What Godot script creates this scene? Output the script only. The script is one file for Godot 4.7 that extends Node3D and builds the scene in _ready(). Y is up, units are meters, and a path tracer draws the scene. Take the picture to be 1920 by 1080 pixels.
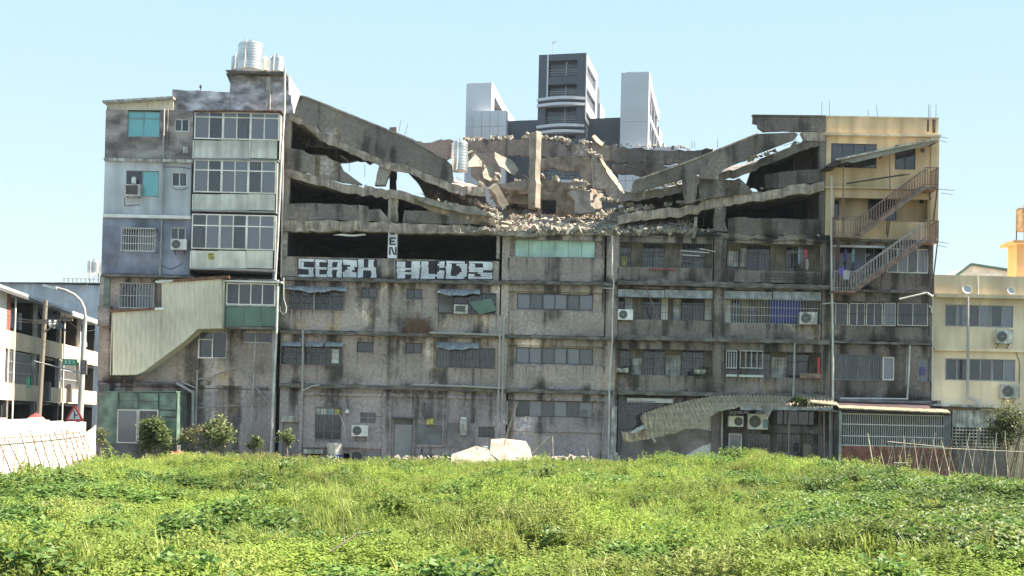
extends Node3D

const F := 2200.0          # focal length of the survey camera in pixels of a 1920 wide picture
const EYE := Vector3(0, 2.76, 68.2)
const SHIFT := 213.0 / 2200.0
var cam_basis := Basis.from_euler(Vector3(deg_to_rad(1.0), 0, deg_to_rad(1.3)))
var rng := RandomNumberGenerator.new()
var M := {}
var TX := {}
var used := {}

# ---------------------------------------------------------------- shapes
class G:
	var v := PackedVector3Array()
	var n := PackedVector3Array()
	var c := PackedColorArray()
	var col := Color.WHITE
	var tint := false

	func tri(a, b, d, nn = null):
		var k: Vector3 = (b - a).cross(d - a)
		if k.length_squared() < 1e-14: return
		k = k.normalized()
		v.append(a); v.append(d); v.append(b)
		if nn == null:
			n.append(k); n.append(k); n.append(k)
		else:
			n.append(nn[0]); n.append(nn[2]); n.append(nn[1])
		if tint:
			c.append(col); c.append(col); c.append(col)

	func quad(a, b, d, e):
		tri(a, b, d); tri(a, d, e)

	func hexa(p):   # eight corners: bottom ring 0..3 (anticlockwise from above), top ring 4..7
		quad(p[3], p[2], p[1], p[0]); quad(p[4], p[5], p[6], p[7])
		for i in 4:
			var j = (i + 1) % 4
			quad(p[i], p[j], p[j + 4], p[i + 4])

	func box(m: Vector3, s: Vector3, b := Basis()):
		var h = s * 0.5
		var p = []
		for y in [-1, 1]:
			for q in [[-1, 1], [1, 1], [1, -1], [-1, -1]]:
				p.append(m + b * Vector3(h.x * q[0], h.y * y, h.z * q[1]))
		hexa(p)

	func bx(x0, x1, y0, y1, z0, z1):
		box(Vector3((x0 + x1) / 2.0, (y0 + y1) / 2.0, (z0 + z1) / 2.0), Vector3(absf(x1 - x0), absf(y1 - y0), absf(z1 - z0)))

	func rc(r: Rect2, z0, z1):
		bx(r.position.x, r.end.x, r.position.y, r.end.y, z0, z1)

	func bar(a: Vector3, b: Vector3, w: float, t := -1.0):   # square bar from a to b
		if t < 0: t = w
		var d = b - a
		var y = d.normalized()
		var x = y.cross(Vector3(0, 0, 1))
		if x.length() < 0.05: x = Vector3(1, 0, 0)
		x = x.normalized()
		box((a + b) / 2, Vector3(w, d.length(), t), Basis(x, y, x.cross(y)))

	func tube(a: Vector3, b: Vector3, r0: float, r1 := -1.0, k := 7, caps := true):
		if r1 < 0: r1 = r0
		var y = (b - a).normalized()
		var x = y.cross(Vector3(0, 0, 1) if absf(y.z) < 0.9 else Vector3(1, 0, 0)).normalized()
		var z = x.cross(y)
		for i in k:
			var t0 = TAU * i / k
			var t1 = TAU * (i + 1) / k
			var d0 = x * cos(t0) - z * sin(t0)
			var d1 = x * cos(t1) - z * sin(t1)
			tri(a + d0 * r0, a + d1 * r0, b + d1 * r1, [d0, d1, d1])
			tri(a + d0 * r0, b + d1 * r1, b + d0 * r1, [d0, d1, d0])
			if caps:
				tri(a, a + d1 * r0, a + d0 * r0); tri(b, b + d0 * r1, b + d1 * r1)

	func path(pts, r, k := 6):
		for i in pts.size() - 1:
			tube(pts[i], pts[i + 1], r, r, k)

	func lathe(o: Vector3, prof, k := 20):   # prof: [radius, height] from the bottom up
		for j in prof.size() - 1:
			var a = prof[j]
			var b = prof[j + 1]
			var s = Vector2(b[1] - a[1], a[0] - b[0]).normalized()
			for i in k:
				var t0 = TAU * i / k
				var t1 = TAU * (i + 1) / k
				var e0 = Vector3(cos(t0), 0, -sin(t0))
				var e1 = Vector3(cos(t1), 0, -sin(t1))
				var n0 = (e0 * s.x + Vector3(0, s.y, 0)).normalized()
				var n1 = (e1 * s.x + Vector3(0, s.y, 0)).normalized()
				var p = [o + e0 * a[0] + Vector3(0, a[1], 0), o + e1 * a[0] + Vector3(0, a[1], 0), o + e1 * b[0] + Vector3(0, b[1], 0), o + e0 * b[0] + Vector3(0, b[1], 0)]
				tri(p[0], p[1], p[2], [n0, n1, n1])
				tri(p[0], p[2], p[3], [n0, n1, n0])

	func prism(poly, z0, z1):
		var pl = PackedVector2Array(poly)
		if Geometry2D.is_polygon_clockwise(pl) == false:
			pass
		var area = 0.0
		for i in pl.size():
			area += pl[i].cross(pl[(i + 1) % pl.size()])
		if area < 0: pl.reverse()
		var ix = Geometry2D.triangulate_polygon(pl)
		for i in range(0, ix.size(), 3):
			var a = pl[ix[i]]; var b = pl[ix[i + 1]]; var d = pl[ix[i + 2]]
			if (b - a).cross(d - a) < 0:
				var q = b; b = d; d = q
			tri(Vector3(a.x, a.y, z1), Vector3(b.x, b.y, z1), Vector3(d.x, d.y, z1))
			tri(Vector3(a.x, a.y, z0), Vector3(d.x, d.y, z0), Vector3(b.x, b.y, z0))
		for i in pl.size():
			var a = pl[i]; var b = pl[(i + 1) % pl.size()]
			quad(Vector3(a.x, a.y, z0), Vector3(b.x, b.y, z0), Vector3(b.x, b.y, z1), Vector3(a.x, a.y, z1))

	func wall(r: Rect2, holes, z0, z1):
		var xs = [r.position.x, r.end.x]
		var ys = [r.position.y, r.end.y]
		for h in holes:
			for q in [h.position.x, h.end.x]:
				if q > r.position.x + 0.005 and q < r.end.x - 0.005: xs.append(q)
			for q in [h.position.y, h.end.y]:
				if q > r.position.y + 0.005 and q < r.end.y - 0.005: ys.append(q)
		xs.sort(); ys.sort()
		var nx = xs.size() - 1
		var ny = ys.size() - 1
		var s = []
		for i in nx:
			var l = []
			for j in ny:
				var m = Vector2((xs[i] + xs[i + 1]) / 2, (ys[j] + ys[j + 1]) / 2)
				var ok = xs[i + 1] - xs[i] > 1e-4 and ys[j + 1] - ys[j] > 1e-4
				for h in holes:
					if h.has_point(m): ok = false
				l.append(ok)
			s.append(l)
		for i in nx:
			for j in ny:
				if not s[i][j]: continue
				var a = xs[i]; var b = xs[i + 1]; var e = ys[j]; var f = ys[j + 1]
				quad(Vector3(a, e, z1), Vector3(b, e, z1), Vector3(b, f, z1), Vector3(a, f, z1))
				quad(Vector3(b, e, z0), Vector3(a, e, z0), Vector3(a, f, z0), Vector3(b, f, z0))
				if i == 0 or not s[i - 1][j]: quad(Vector3(a, e, z0), Vector3(a, e, z1), Vector3(a, f, z1), Vector3(a, f, z0))
				if i == nx - 1 or not s[i + 1][j]: quad(Vector3(b, e, z1), Vector3(b, e, z0), Vector3(b, f, z0), Vector3(b, f, z1))
				if j == 0 or not s[i][j - 1]: quad(Vector3(a, e, z0), Vector3(b, e, z0), Vector3(b, e, z1), Vector3(a, e, z1))
				if j == ny - 1 or not s[i][j + 1]: quad(Vector3(a, f, z1), Vector3(b, f, z1), Vector3(b, f, z0), Vector3(a, f, z0))

	func ruled(fa, ba, th, r: RandomNumberGenerator):   # a slab between a front line and a back line of points (its top), about th thick, its front face and lower edge ragged
		var dn = Vector3(0, -th, 0)
		var m = fa.size() - 1
		var fl = []; var md = []
		for i in m + 1:
			var u = r.randf_range(-1, 1)
			fl.append(fa[i] + dn + Vector3(0, u * absf(u) * 0.045, r.randf_range(-0.06, 0.04)))
			md.append(fa[i] + dn * r.randf_range(0.3, 0.7) + Vector3(0, 0, r.randf_range(-0.03, 0.05)))
		for i in m:
			var a = fa[i]; var b = fa[i + 1]; var d = ba[i + 1]; var e = ba[i]
			quad(a, b, d, e); quad(e + dn, d + dn, fl[i + 1], fl[i])
			quad(md[i], md[i + 1], b, a); quad(fl[i], fl[i + 1], md[i + 1], md[i]); quad(d + dn, e + dn, e, d)
		quad(ba[0] + dn, fl[0], fa[0], ba[0]); quad(fl[m], ba[m] + dn, ba[m], fa[m])

	func chunk(m: Vector3, s: Vector3, b: Basis, r: RandomNumberGenerator):
		var h = s * 0.5
		var p = []
		for y in [-1, 1]:
			for q in [[-1, 1], [1, 1], [1, -1], [-1, -1]]:
				var k = Vector3(r.randf_range(0.5, 1.0), r.randf_range(0.6, 1.0), r.randf_range(0.5, 1.0))
				p.append(m + b * Vector3(h.x * q[0] * k.x, h.y * y * k.y, h.z * q[1] * k.z))
		hexa(p)

	func mesh() -> ArrayMesh:
		var a = []
		a.resize(Mesh.ARRAY_MAX)
		a[Mesh.ARRAY_VERTEX] = v
		a[Mesh.ARRAY_NORMAL] = n
		if tint: a[Mesh.ARRAY_COLOR] = c
		var m = ArrayMesh.new()
		m.add_surface_from_arrays(Mesh.PRIMITIVE_TRIANGLES, a)
		return m

# ---------------------------------------------------------------- survey: façade measurements to metres
func P(px, py, z = 0.0) -> Vector3:
	var d = cam_basis * Vector3((px - 960.0) / F, (540.0 - py) / F + SHIFT, -1.0)
	return EYE + d * ((z - EYE.z) / d.z)

func P2(px, py, z = 0.0) -> Vector2:
	var q = P(px, py, z)
	return Vector2(q.x, q.y)

func S(z = 0.0) -> float:
	return (EYE.z - z) / F

func R(x0, y0, x1, y1, z = 0.0) -> Rect2:
	var m = P2((x0 + x1) * 0.5, (y0 + y1) * 0.5, z)
	var s = Vector2(x1 - x0, y1 - y0) * S(z)
	return Rect2(m - s * 0.5, s)

func RR(q, z = 0.0) -> Rect2:
	return R(q[0], q[1], q[2], q[3], z)

func poly(pts, z = 0.0):
	var o = PackedVector2Array()
	for p in pts: o.append(P2(p[0], p[1], z))
	return o

func rough(pl, step, amp):   # broken outline
	var o = PackedVector2Array()
	for i in pl.size():
		var a: Vector2 = pl[i]
		var b: Vector2 = pl[(i + 1) % pl.size()]
		var k = maxi(1, int((b - a).length() / step))
		var nn = (b - a).normalized().orthogonal()
		for j in k:
			var q = a.lerp(b, (j + (rng.randf_range(-0.35, 0.35) if j else 0.0)) / float(k))
			var u = rng.randf_range(-1, 1)
			o.append(q + nn * amp * u * (0.35 + absf(u)))
	return o

# ---------------------------------------------------------------- the scene tree
func numbered(nm: String, parent: Node) -> String:
	var key = str(parent.get_instance_id()) + nm
	var k = used.get(key, 0)
	used[key] = k + 1
	return nm if k == 0 else "%s_%03d" % [nm, k]

func thing(nm, label, cat, at := Vector3.ZERO, group := "") -> Node3D:
	var o = Node3D.new()
	o.name = numbered(nm, self)
	add_child(o, true)
	o.position = at
	o.set_meta("label", label); o.set_meta("category", cat); o.set_meta("kind", "thing")
	if group: o.set_meta("group", group)
	return o

func part(par, nm, g: G, m, local := false) -> MeshInstance3D:
	var o = MeshInstance3D.new()
	o.mesh = g.mesh()
	o.material_override = m
	o.name = numbered(nm, par)
	par.add_child(o, true)
	if not local and par != self and not par is MeshInstance3D: o.position = -par.position
	return o

func solo(nm, g, m, label, cat, group := "") -> MeshInstance3D:
	var o = part(self, nm, g, m)
	o.set_meta("label", label); o.set_meta("category", cat); o.set_meta("kind", "thing")
	if group: o.set_meta("group", group)
	return o

func struct(nm, g, m) -> MeshInstance3D:
	var o = part(self, nm, g, m)
	o.set_meta("kind", "structure")
	return o

func stuff(o, label := "", cat := ""):
	o.set_meta("kind", "stuff")
	if label: o.set_meta("label", label)
	if cat: o.set_meta("category", cat)
	return o

# ---------------------------------------------------------------- materials
func grey_tex(seed_, freq, lo, hi, w := 512, h := 512, oct := 4, power := 1.0, warp := 0.0) -> ImageTexture:
	var f = FastNoiseLite.new()
	f.seed = seed_; f.noise_type = FastNoiseLite.TYPE_SIMPLEX_SMOOTH
	f.frequency = freq; f.fractal_octaves = oct
	if warp > 0:
		f.domain_warp_enabled = true; f.domain_warp_amplitude = warp; f.domain_warp_frequency = freq * 1.5; f.domain_warp_fractal_octaves = 4
	var im = f.get_seamless_image(w, h)
	im.convert(Image.FORMAT_L8)
	var d = im.get_data()
	var lut = PackedByteArray()
	for i in 256:
		lut.append(int(255.0 * clampf(lo + (hi - lo) * pow(i / 255.0, power), 0, 1)))
	for i in d.size(): d[i] = lut[d[i]]
	var o = Image.create_from_data(w, h, false, Image.FORMAT_L8, d)
	o.convert(Image.FORMAT_RGB8)
	return ImageTexture.create_from_image(o)

func lin(r, g, b) -> Color:
	return Color(r, g, b).linear_to_srgb()

func mat(nm, c: Color, rough_ = 0.85, tex = "", sc = Vector3.ONE, tex2 = "", sc2 = Vector3.ONE, bump = 0.0, metal = 0.0) -> StandardMaterial3D:
	var m = StandardMaterial3D.new()
	m.resource_name = nm
	m.albedo_color = lin(c.r, c.g, c.b)
	m.roughness = rough_
	m.metallic = metal
	if tex:
		m.albedo_texture = TX[tex]; m.uv1_triplanar = true; m.uv1_world_triplanar = true; m.uv1_scale = sc
	if tex2:
		m.detail_enabled = true; m.detail_albedo = TX[tex2]; m.detail_blend_mode = BaseMaterial3D.BLEND_MODE_MUL
		m.detail_uv_layer = BaseMaterial3D.DETAIL_UV_2; m.uv2_triplanar = true; m.uv2_world_triplanar = true; m.uv2_scale = sc2
	if bump > 0:
		m.heightmap_enabled = true; m.heightmap_texture = TX["fine"]; m.heightmap_scale = bump
		if not tex:
			m.uv1_triplanar = true; m.uv1_world_triplanar = true; m.uv1_scale = sc
	M[nm] = m
	return m

func glass(nm, c: Color, a) -> StandardMaterial3D:
	var m = StandardMaterial3D.new()
	m.resource_name = nm
	var k = lin(c.r, c.g, c.b); k.a = a
	m.albedo_color = k
	m.transparency = BaseMaterial3D.TRANSPARENCY_ALPHA
	m.roughness = 0.04
	m.metallic_specular = 0.6
	M[nm] = m
	return m

func facade_tex() -> ImageTexture:
	var w = 1664
	var h = 832
	var nb = FastNoiseLite.new(); nb.seed = 5; nb.frequency = 0.006; nb.fractal_octaves = 5
	var nf = FastNoiseLite.new(); nf.seed = 9; nf.frequency = 0.09; nf.fractal_octaves = 3
	var ns = FastNoiseLite.new(); ns.seed = 12; ns.frequency = 0.03; ns.fractal_octaves = 5
	var nm = FastNoiseLite.new(); nm.seed = 31; nm.frequency = 0.011; nm.fractal_octaves = 4
	var B = nb.get_image(w, h).get_data()
	var Fi = nf.get_image(w, h).get_data()
	var Md = nm.get_image(w, h).get_data()
	var Si = ns.get_image(w, 40).get_data()    # columns of streak strength, changing slowly downwards
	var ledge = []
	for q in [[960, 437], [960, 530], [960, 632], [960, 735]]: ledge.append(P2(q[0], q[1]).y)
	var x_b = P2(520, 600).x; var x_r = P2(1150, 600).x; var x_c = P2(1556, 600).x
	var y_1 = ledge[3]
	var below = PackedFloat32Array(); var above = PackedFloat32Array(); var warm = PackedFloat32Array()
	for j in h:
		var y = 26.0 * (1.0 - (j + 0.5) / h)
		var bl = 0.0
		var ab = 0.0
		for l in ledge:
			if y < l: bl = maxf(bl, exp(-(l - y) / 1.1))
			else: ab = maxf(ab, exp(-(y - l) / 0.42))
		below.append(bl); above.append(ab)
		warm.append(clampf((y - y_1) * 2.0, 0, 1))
	var d = PackedByteArray()
	d.resize(w * h * 3)
	var k = 0
	for j in h:
		var bl = below[j]
		var ab = above[j]
		var wm = warm[j]
		var srow = (j / 24) * w
		for i in w:
			var x = 52.0 * ((i + 0.5) / w) - 26.0
			var b = B[k] / 255.0
			var f = Fi[k] / 255.0 - 0.5
			var t = 0.80 + 0.30 * b + 0.10 * f
			var s = Si[srow + i] / 255.0
			var md = Md[k] / 255.0
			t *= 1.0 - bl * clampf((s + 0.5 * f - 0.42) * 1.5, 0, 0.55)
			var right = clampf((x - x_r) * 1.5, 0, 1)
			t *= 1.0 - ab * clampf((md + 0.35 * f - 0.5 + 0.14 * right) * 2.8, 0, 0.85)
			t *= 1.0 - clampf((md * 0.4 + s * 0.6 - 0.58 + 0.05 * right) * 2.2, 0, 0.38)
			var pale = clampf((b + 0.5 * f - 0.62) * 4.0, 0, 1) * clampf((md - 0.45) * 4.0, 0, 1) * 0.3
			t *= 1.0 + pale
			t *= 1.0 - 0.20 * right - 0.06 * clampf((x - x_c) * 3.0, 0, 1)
			var r = 0.705 + 0.018 * wm
			var g = 0.687 + 0.006 * wm
			var bb = 0.70 - 0.03 * wm
			var rust = clampf((b - 0.60) * 4.0, 0, 1) * clampf((s - 0.45) * 3.0, 0, 1) * 0.14
			r *= 1.0 + rust * 0.4; bb *= 1.0 - rust
			d[k * 3] = int(clampf(r * t, 0, 1) * 255); d[k * 3 + 1] = int(clampf(g * t, 0, 1) * 255); d[k * 3 + 2] = int(clampf(bb * t, 0, 1) * 255)
			k += 1
	# drip marks under sills and pipe joints, mortar patches, hairline cracks: marks with a place and a shape of their own
	var rr = RandomNumberGenerator.new(); rr.seed = 8
	var dot = func(i, j, q):
		if i < 0 or j < 0 or i >= w or j >= h: return
		var n = (j * w + i) * 3
		for c in 3: d[n + c] = int(clampf(d[n + c] * q, 0, 255))
	var ix = func(x): return int((x + 26.0) / 52.0 * w)
	var jy = func(y): return int((1.0 - y / 26.0) * h)
	for q in [[541, 645, 582], [677, 707, 560], [762, 792, 562], [822, 930, 590], [527, 641, 685], [669, 700, 662], [761, 791, 664], [818, 928, 691], [953, 1132, 484], [953, 1132, 585], [951, 1132, 687], [1158, 1337, 503], [1358, 1540, 509], [1158, 1337, 601], [1358, 1540, 608], [1158, 1337, 705], [1358, 1540, 709], [1567, 1741, 513], [1565, 1741, 613], [1564, 1744, 716], [224, 288, 580], [373, 425, 673], [591, 640, 826], [658, 690, 820], [738, 773, 742]]:
		for kk in int((q[1] - q[0]) / 7.0):
			var px = rr.randf_range(q[0], q[1])
			if rr.randf() < 0.3: px = q[0] if rr.randf() < 0.5 else q[1]
			var p = P2(px, q[2])
			var ln = int(rr.randf_range(0.2, 1.4) / 26.0 * h)
			var wd = 1 + rr.randi() % 3
			var st = rr.randf_range(0.72, 0.93) if rr.randf() < 0.8 else rr.randf_range(1.06, 1.18)
			var i0 = ix.call(p.x); var j0 = jy.call(p.y)
			for j in ln:
				var fade = lerpf(st, 1.0, float(j) / ln)
				for i in wd: dot.call(i0 + i, j0 + j, fade)
	for kk in 46:
		var i0 = rr.randi() % w; var j0 = int(h * rr.randf_range(0.4, 0.98))
		var pw = rr.randi_range(8, 46); var ph = rr.randi_range(6, 26)
		var q = rr.randf_range(0.86, 1.13)
		for j in ph:
			var cut = rr.randi() % 3
			for i in range(cut, pw - cut): dot.call(i0 + i, j0 + j, q)
	for kk in 70:
		var x = rr.randf() * w; var y = rr.randf_range(0.3, 0.95) * h
		var a = rr.randf_range(0, TAU)
		for i in rr.randi_range(20, 70):
			dot.call(int(x), int(y), 0.72); x += cos(a); y += sin(a); a += rr.randf_range(-0.5, 0.5)
	return ImageTexture.create_from_image(Image.create_from_data(w, h, false, Image.FORMAT_RGB8, d))

func make_materials():
	TX["blotch"] = grey_tex(3, 0.008, 0.62, 1.12, 512, 512, 6)
	TX["mottle"] = grey_tex(21, 0.006, 0.55, 1.12, 512, 512, 7, 1.0, 60.0)
	TX["soft"] = grey_tex(4, 0.006, 0.8, 1.05, 256, 256, 4)
	TX["fine"] = grey_tex(8, 0.05, 0.74, 1.1, 512, 512, 4)
	TX["grain"] = grey_tex(8, 0.035, 0.86, 1.06, 512, 512, 5)
	TX["streak"] = grey_tex(14, 0.02, 0.68, 1.08, 512, 512, 5)
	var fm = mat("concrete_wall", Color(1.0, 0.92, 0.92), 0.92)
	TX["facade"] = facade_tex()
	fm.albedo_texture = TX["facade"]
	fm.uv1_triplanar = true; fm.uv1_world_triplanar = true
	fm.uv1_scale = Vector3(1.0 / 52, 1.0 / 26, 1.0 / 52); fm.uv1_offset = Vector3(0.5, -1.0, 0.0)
	fm.detail_enabled = true; fm.detail_albedo = TX["grain"]; fm.detail_blend_mode = BaseMaterial3D.BLEND_MODE_MUL
	fm.detail_uv_layer = BaseMaterial3D.DETAIL_UV_2; fm.uv2_triplanar = true; fm.uv2_world_triplanar = true; fm.uv2_scale = Vector3.ONE * 0.22
	var v1 = Vector3(0.13, 0.13, 0.13)
	var st = Vector3(0.35, 0.05, 0.35)
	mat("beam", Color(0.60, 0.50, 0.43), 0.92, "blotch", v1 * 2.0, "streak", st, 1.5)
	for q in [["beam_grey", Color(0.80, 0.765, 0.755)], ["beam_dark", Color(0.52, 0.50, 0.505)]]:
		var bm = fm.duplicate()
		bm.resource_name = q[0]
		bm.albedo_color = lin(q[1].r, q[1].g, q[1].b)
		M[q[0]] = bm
	mat("rubble", Color(0.42, 0.375, 0.32), 0.95, "fine", Vector3.ONE * 0.9, "blotch", v1 * 2, 1.5)
	mat("rubble_pale", Color(0.47, 0.425, 0.36), 0.95, "fine", Vector3.ONE * 0.7, "blotch", v1 * 2, 1.0)
	mat("rubble_brown", Color(0.36, 0.30, 0.25), 0.95, "fine", Vector3.ONE * 0.9, "blotch", v1 * 2, 1.5)
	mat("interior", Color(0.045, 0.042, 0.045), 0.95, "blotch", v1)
	mat("inner_wall", Color(0.40, 0.35, 0.28), 0.9, "blotch", v1, "streak", st)
	mat("ledge", Color(0.24, 0.225, 0.21), 0.95, "mottle", Vector3(0.3, 0.6, 0.3), "fine", Vector3.ONE * 0.5, 1.0)
	mat("plaster_brown", Color(0.46, 0.40, 0.385), 0.9, "mottle", Vector3(0.15, 0.28, 0.15), "grain", v1 * 3)
	mat("plaster_mauve", Color(0.792, 0.840, 0.903), 0.85, "soft", v1, "soft", st)
	mat("plaster_slate", Color(0.335, 0.365, 0.475), 0.85, "blotch", v1 * 0.7, "soft", st)
	mat("plaster_worn", Color(0.74, 0.72, 0.79), 0.9, "mottle", Vector3(0.26, 0.5, 0.26), "blotch", v1)
	mat("plaster_yellow", Color(0.92, 0.70, 0.44), 0.85, "soft", v1, "soft", st)
	mat("plaster_cream", Color(0.92, 0.76, 0.54), 0.85, "soft", v1 * 0.6, "soft", st)
	mat("plaster_orange", Color(0.80, 0.53, 0.28), 0.85, "soft", v1)
	mat("white_paint", Color(0.84, 0.83, 0.83), 0.6, "soft", v1 * 3)
	mat("white_worn", Color(0.74, 0.72, 0.68), 0.8, "blotch", v1 * 2, "streak", st)
	mat("alum", Color(0.92, 0.90, 0.83), 0.5, "soft", v1 * 3)
	mat("alum_panel", Color(0.92, 0.90, 0.82), 0.5, "soft", v1 * 2, "soft", st * 2)
	mat("frame_dark", Color(0.06, 0.06, 0.065), 0.5)
	mat("frame_grey", Color(0.34, 0.34, 0.34), 0.6, "soft", v1 * 3)
	mat("sheet_cream", Color(0.92, 0.85, 0.69), 0.55, "soft", v1 * 0.8, "grain", st)
	mat("sheet_grey", Color(0.609, 0.651, 0.714), 0.5, "soft", v1, "soft", st)
	mat("awning_grey", Color(0.36, 0.38, 0.42), 0.6, "blotch", v1 * 3)
	mat("old_awning", Color(0.66, 0.53, 0.38), 0.8, "blotch", v1 * 5, "streak", st * 2)
	mat("post_red", Color(0.36, 0.12, 0.10), 0.7, "soft", v1)
	mat("rust", Color(0.30, 0.15, 0.09), 0.85, "blotch", v1 * 4, "fine", Vector3.ONE)
	mat("rust_twig", Color(0.26, 0.16, 0.11), 0.9)
	mat("stair_red", Color(0.28, 0.185, 0.155), 0.7, "blotch", v1 * 4)
	mat("stair_pale", Color(0.40, 0.36, 0.36), 0.6, "blotch", v1 * 4)
	mat("bars", Color(0.13, 0.13, 0.135), 0.6)
	mat("bars_rust", Color(0.09, 0.07, 0.065), 0.8)
	mat("bars_white", Color(0.55, 0.55, 0.56), 0.6)
	mat("pipe_white", Color(0.66, 0.66, 0.64), 0.5, "soft", v1 * 4)
	mat("pipe_grey", Color(0.42, 0.41, 0.41), 0.6, "soft", v1 * 4)
	mat("cable", Color(0.05, 0.05, 0.05), 0.7)
	mat("fallen_pale", Color(0.60, 0.54, 0.45), 0.95, "fine", Vector3.ONE * 0.6, "mottle", v1 * 3, 1.5)
	mat("steel_tank", Color(0.62, 0.64, 0.66), 0.32, "soft", v1 * 6, "", Vector3.ONE, 0.0, 0.85)
	mat("steel_old", Color(0.55, 0.42, 0.30), 0.45, "blotch", v1 * 4, "", Vector3.ONE, 0.0, 0.6)
	mat("green_sheet", Color(0.24, 0.34, 0.29), 0.35, "blotch", v1 * 2, "soft", st)
	mat("green_dark", Color(0.11, 0.2, 0.16), 0.35, "soft", v1 * 2)
	mat("teal_panel", Color(0.46, 0.66, 0.58), 0.45, "soft", v1 * 2, "soft", st * 2)
	mat("cyan_panel", Color(0.36, 0.62, 0.64), 0.25, "soft", v1 * 2)
	mat("curtain", Color(0.46, 0.48, 0.54), 0.9, "streak", Vector3(1.6, 0.05, 1.6))
	mat("curtain_blue", Color(0.38, 0.52, 0.6), 0.9, "streak", Vector3(1.6, 0.05, 1.6))
	mat("cloth_dark", Color(0.16, 0.15, 0.16), 0.9, "soft", v1)
	mat("brick", Color(0.36, 0.15, 0.12), 0.9, "fine", Vector3(0.5, 2.2, 0.5), "blotch", v1 * 2, 0.6)
	mat("maroon", Color(0.068, 0.035, 0.044), 0.7, "blotch", v1)
	mat("tile_pale", Color(0.72, 0.62, 0.45), 0.8, "fine", Vector3.ONE, "blotch", v1 * 3)
	mat("wood_pole", Color(0.22, 0.19, 0.16), 0.9, "fine", Vector3(2, 0.2, 2))
	mat("bamboo", Color(0.26, 0.18, 0.12), 0.8, "blotch", v1 * 5)
	mat("bamboo_pale", Color(0.55, 0.50, 0.42), 0.8, "blotch", v1 * 5)
	mat("dark_metal", Color(0.10, 0.10, 0.11), 0.6)
	mat("tower_dark", Color(0.095, 0.105, 0.13), 0.6, "soft", v1 * 0.2)
	mat("tower_white", Color(0.66, 0.67, 0.73), 0.55, "soft", v1 * 0.2)
	mat("tower_grey", Color(0.40, 0.42, 0.46), 0.55, "soft", v1 * 0.2)
	mat("paint_white", Color(0.80, 0.82, 0.88), 0.75, "soft", v1 * 4)
	mat("paint_black", Color(0.03, 0.03, 0.04), 0.8)
	mat("yellow", Color(0.65, 0.58, 0.16), 0.7, "blotch", v1 * 5)
	mat("red", Color(0.50, 0.05, 0.05), 0.6)
	mat("sign_green", Color(0.02, 0.26, 0.14), 0.5)
	mat("blue", Color(0.06, 0.08, 0.36), 0.7)
	mat("tarp_blue", Color(0.045, 0.06, 0.26), 0.7, "streak", Vector3(0.8, 0.05, 0.8))
	mat("purple", Color(0.16, 0.11, 0.38), 0.8)
	mat("pink", Color(0.7, 0.1, 0.16), 0.8)
	mat("door_grey", Color(0.33, 0.32, 0.34), 0.7, "soft", v1)
	mat("board", Color(0.192, 0.192, 0.208), 0.8, "blotch", v1)
	mat("board_mauve", Color(0.32, 0.29, 0.30), 0.8, "blotch", v1)
	mat("soil", Color(0.16, 0.13, 0.08), 0.95, "fine", Vector3.ONE * 0.3, "blotch", v1)
	mat("asphalt", Color(0.06, 0.06, 0.06), 0.9, "fine", Vector3.ONE * 0.5)
	var mix = mat("rubble_mix", Color(1, 1, 1), 0.95, "fine", Vector3.ONE * 0.9)
	mix.vertex_color_use_as_albedo = true
	glass("glass", Color(0.09, 0.095, 0.12), 0.4)
	glass("glass_pale", Color(0.24, 0.25, 0.30), 0.6)
	glass("glass_dark", Color(0.05, 0.055, 0.075), 0.6)
	glass("glass_cyan", Color(0.22, 0.62, 0.68), 0.6)

func make_leaf_material(nm, bl):
	var m = StandardMaterial3D.new()
	m.resource_name = nm
	m.vertex_color_use_as_albedo = true
	m.roughness = 0.55
	m.backlight_enabled = true
	m.backlight = Color(bl, bl, bl).linear_to_srgb()
	M[nm] = m

# ---------------------------------------------------------------- building blocks
func wall(b, nm, m, q, holes = [], z = 0.0, th = 0.2):
	var hs = []
	for h in holes: hs.append(RR(h, z))
	var g = G.new()
	g.wall(RR(q, z), hs, z - th, z)
	return part(b, nm, g, M[m])

func block(b, nm, m, q, z0, z1):
	var g = G.new()
	g.rc(RR(q, z1), z0, z1)
	return part(b, nm, g, M[m])

func slab_poly(b, nm, m, pts, z0, z1, amp = 0.0, step = 0.35):
	var g = G.new()
	var pl = poly(pts, z1)
	if amp > 0: pl = rough(pl, step, amp)
	g.prism(pl, z0, z1)
	return part(b, nm, g, M[m])

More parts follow.
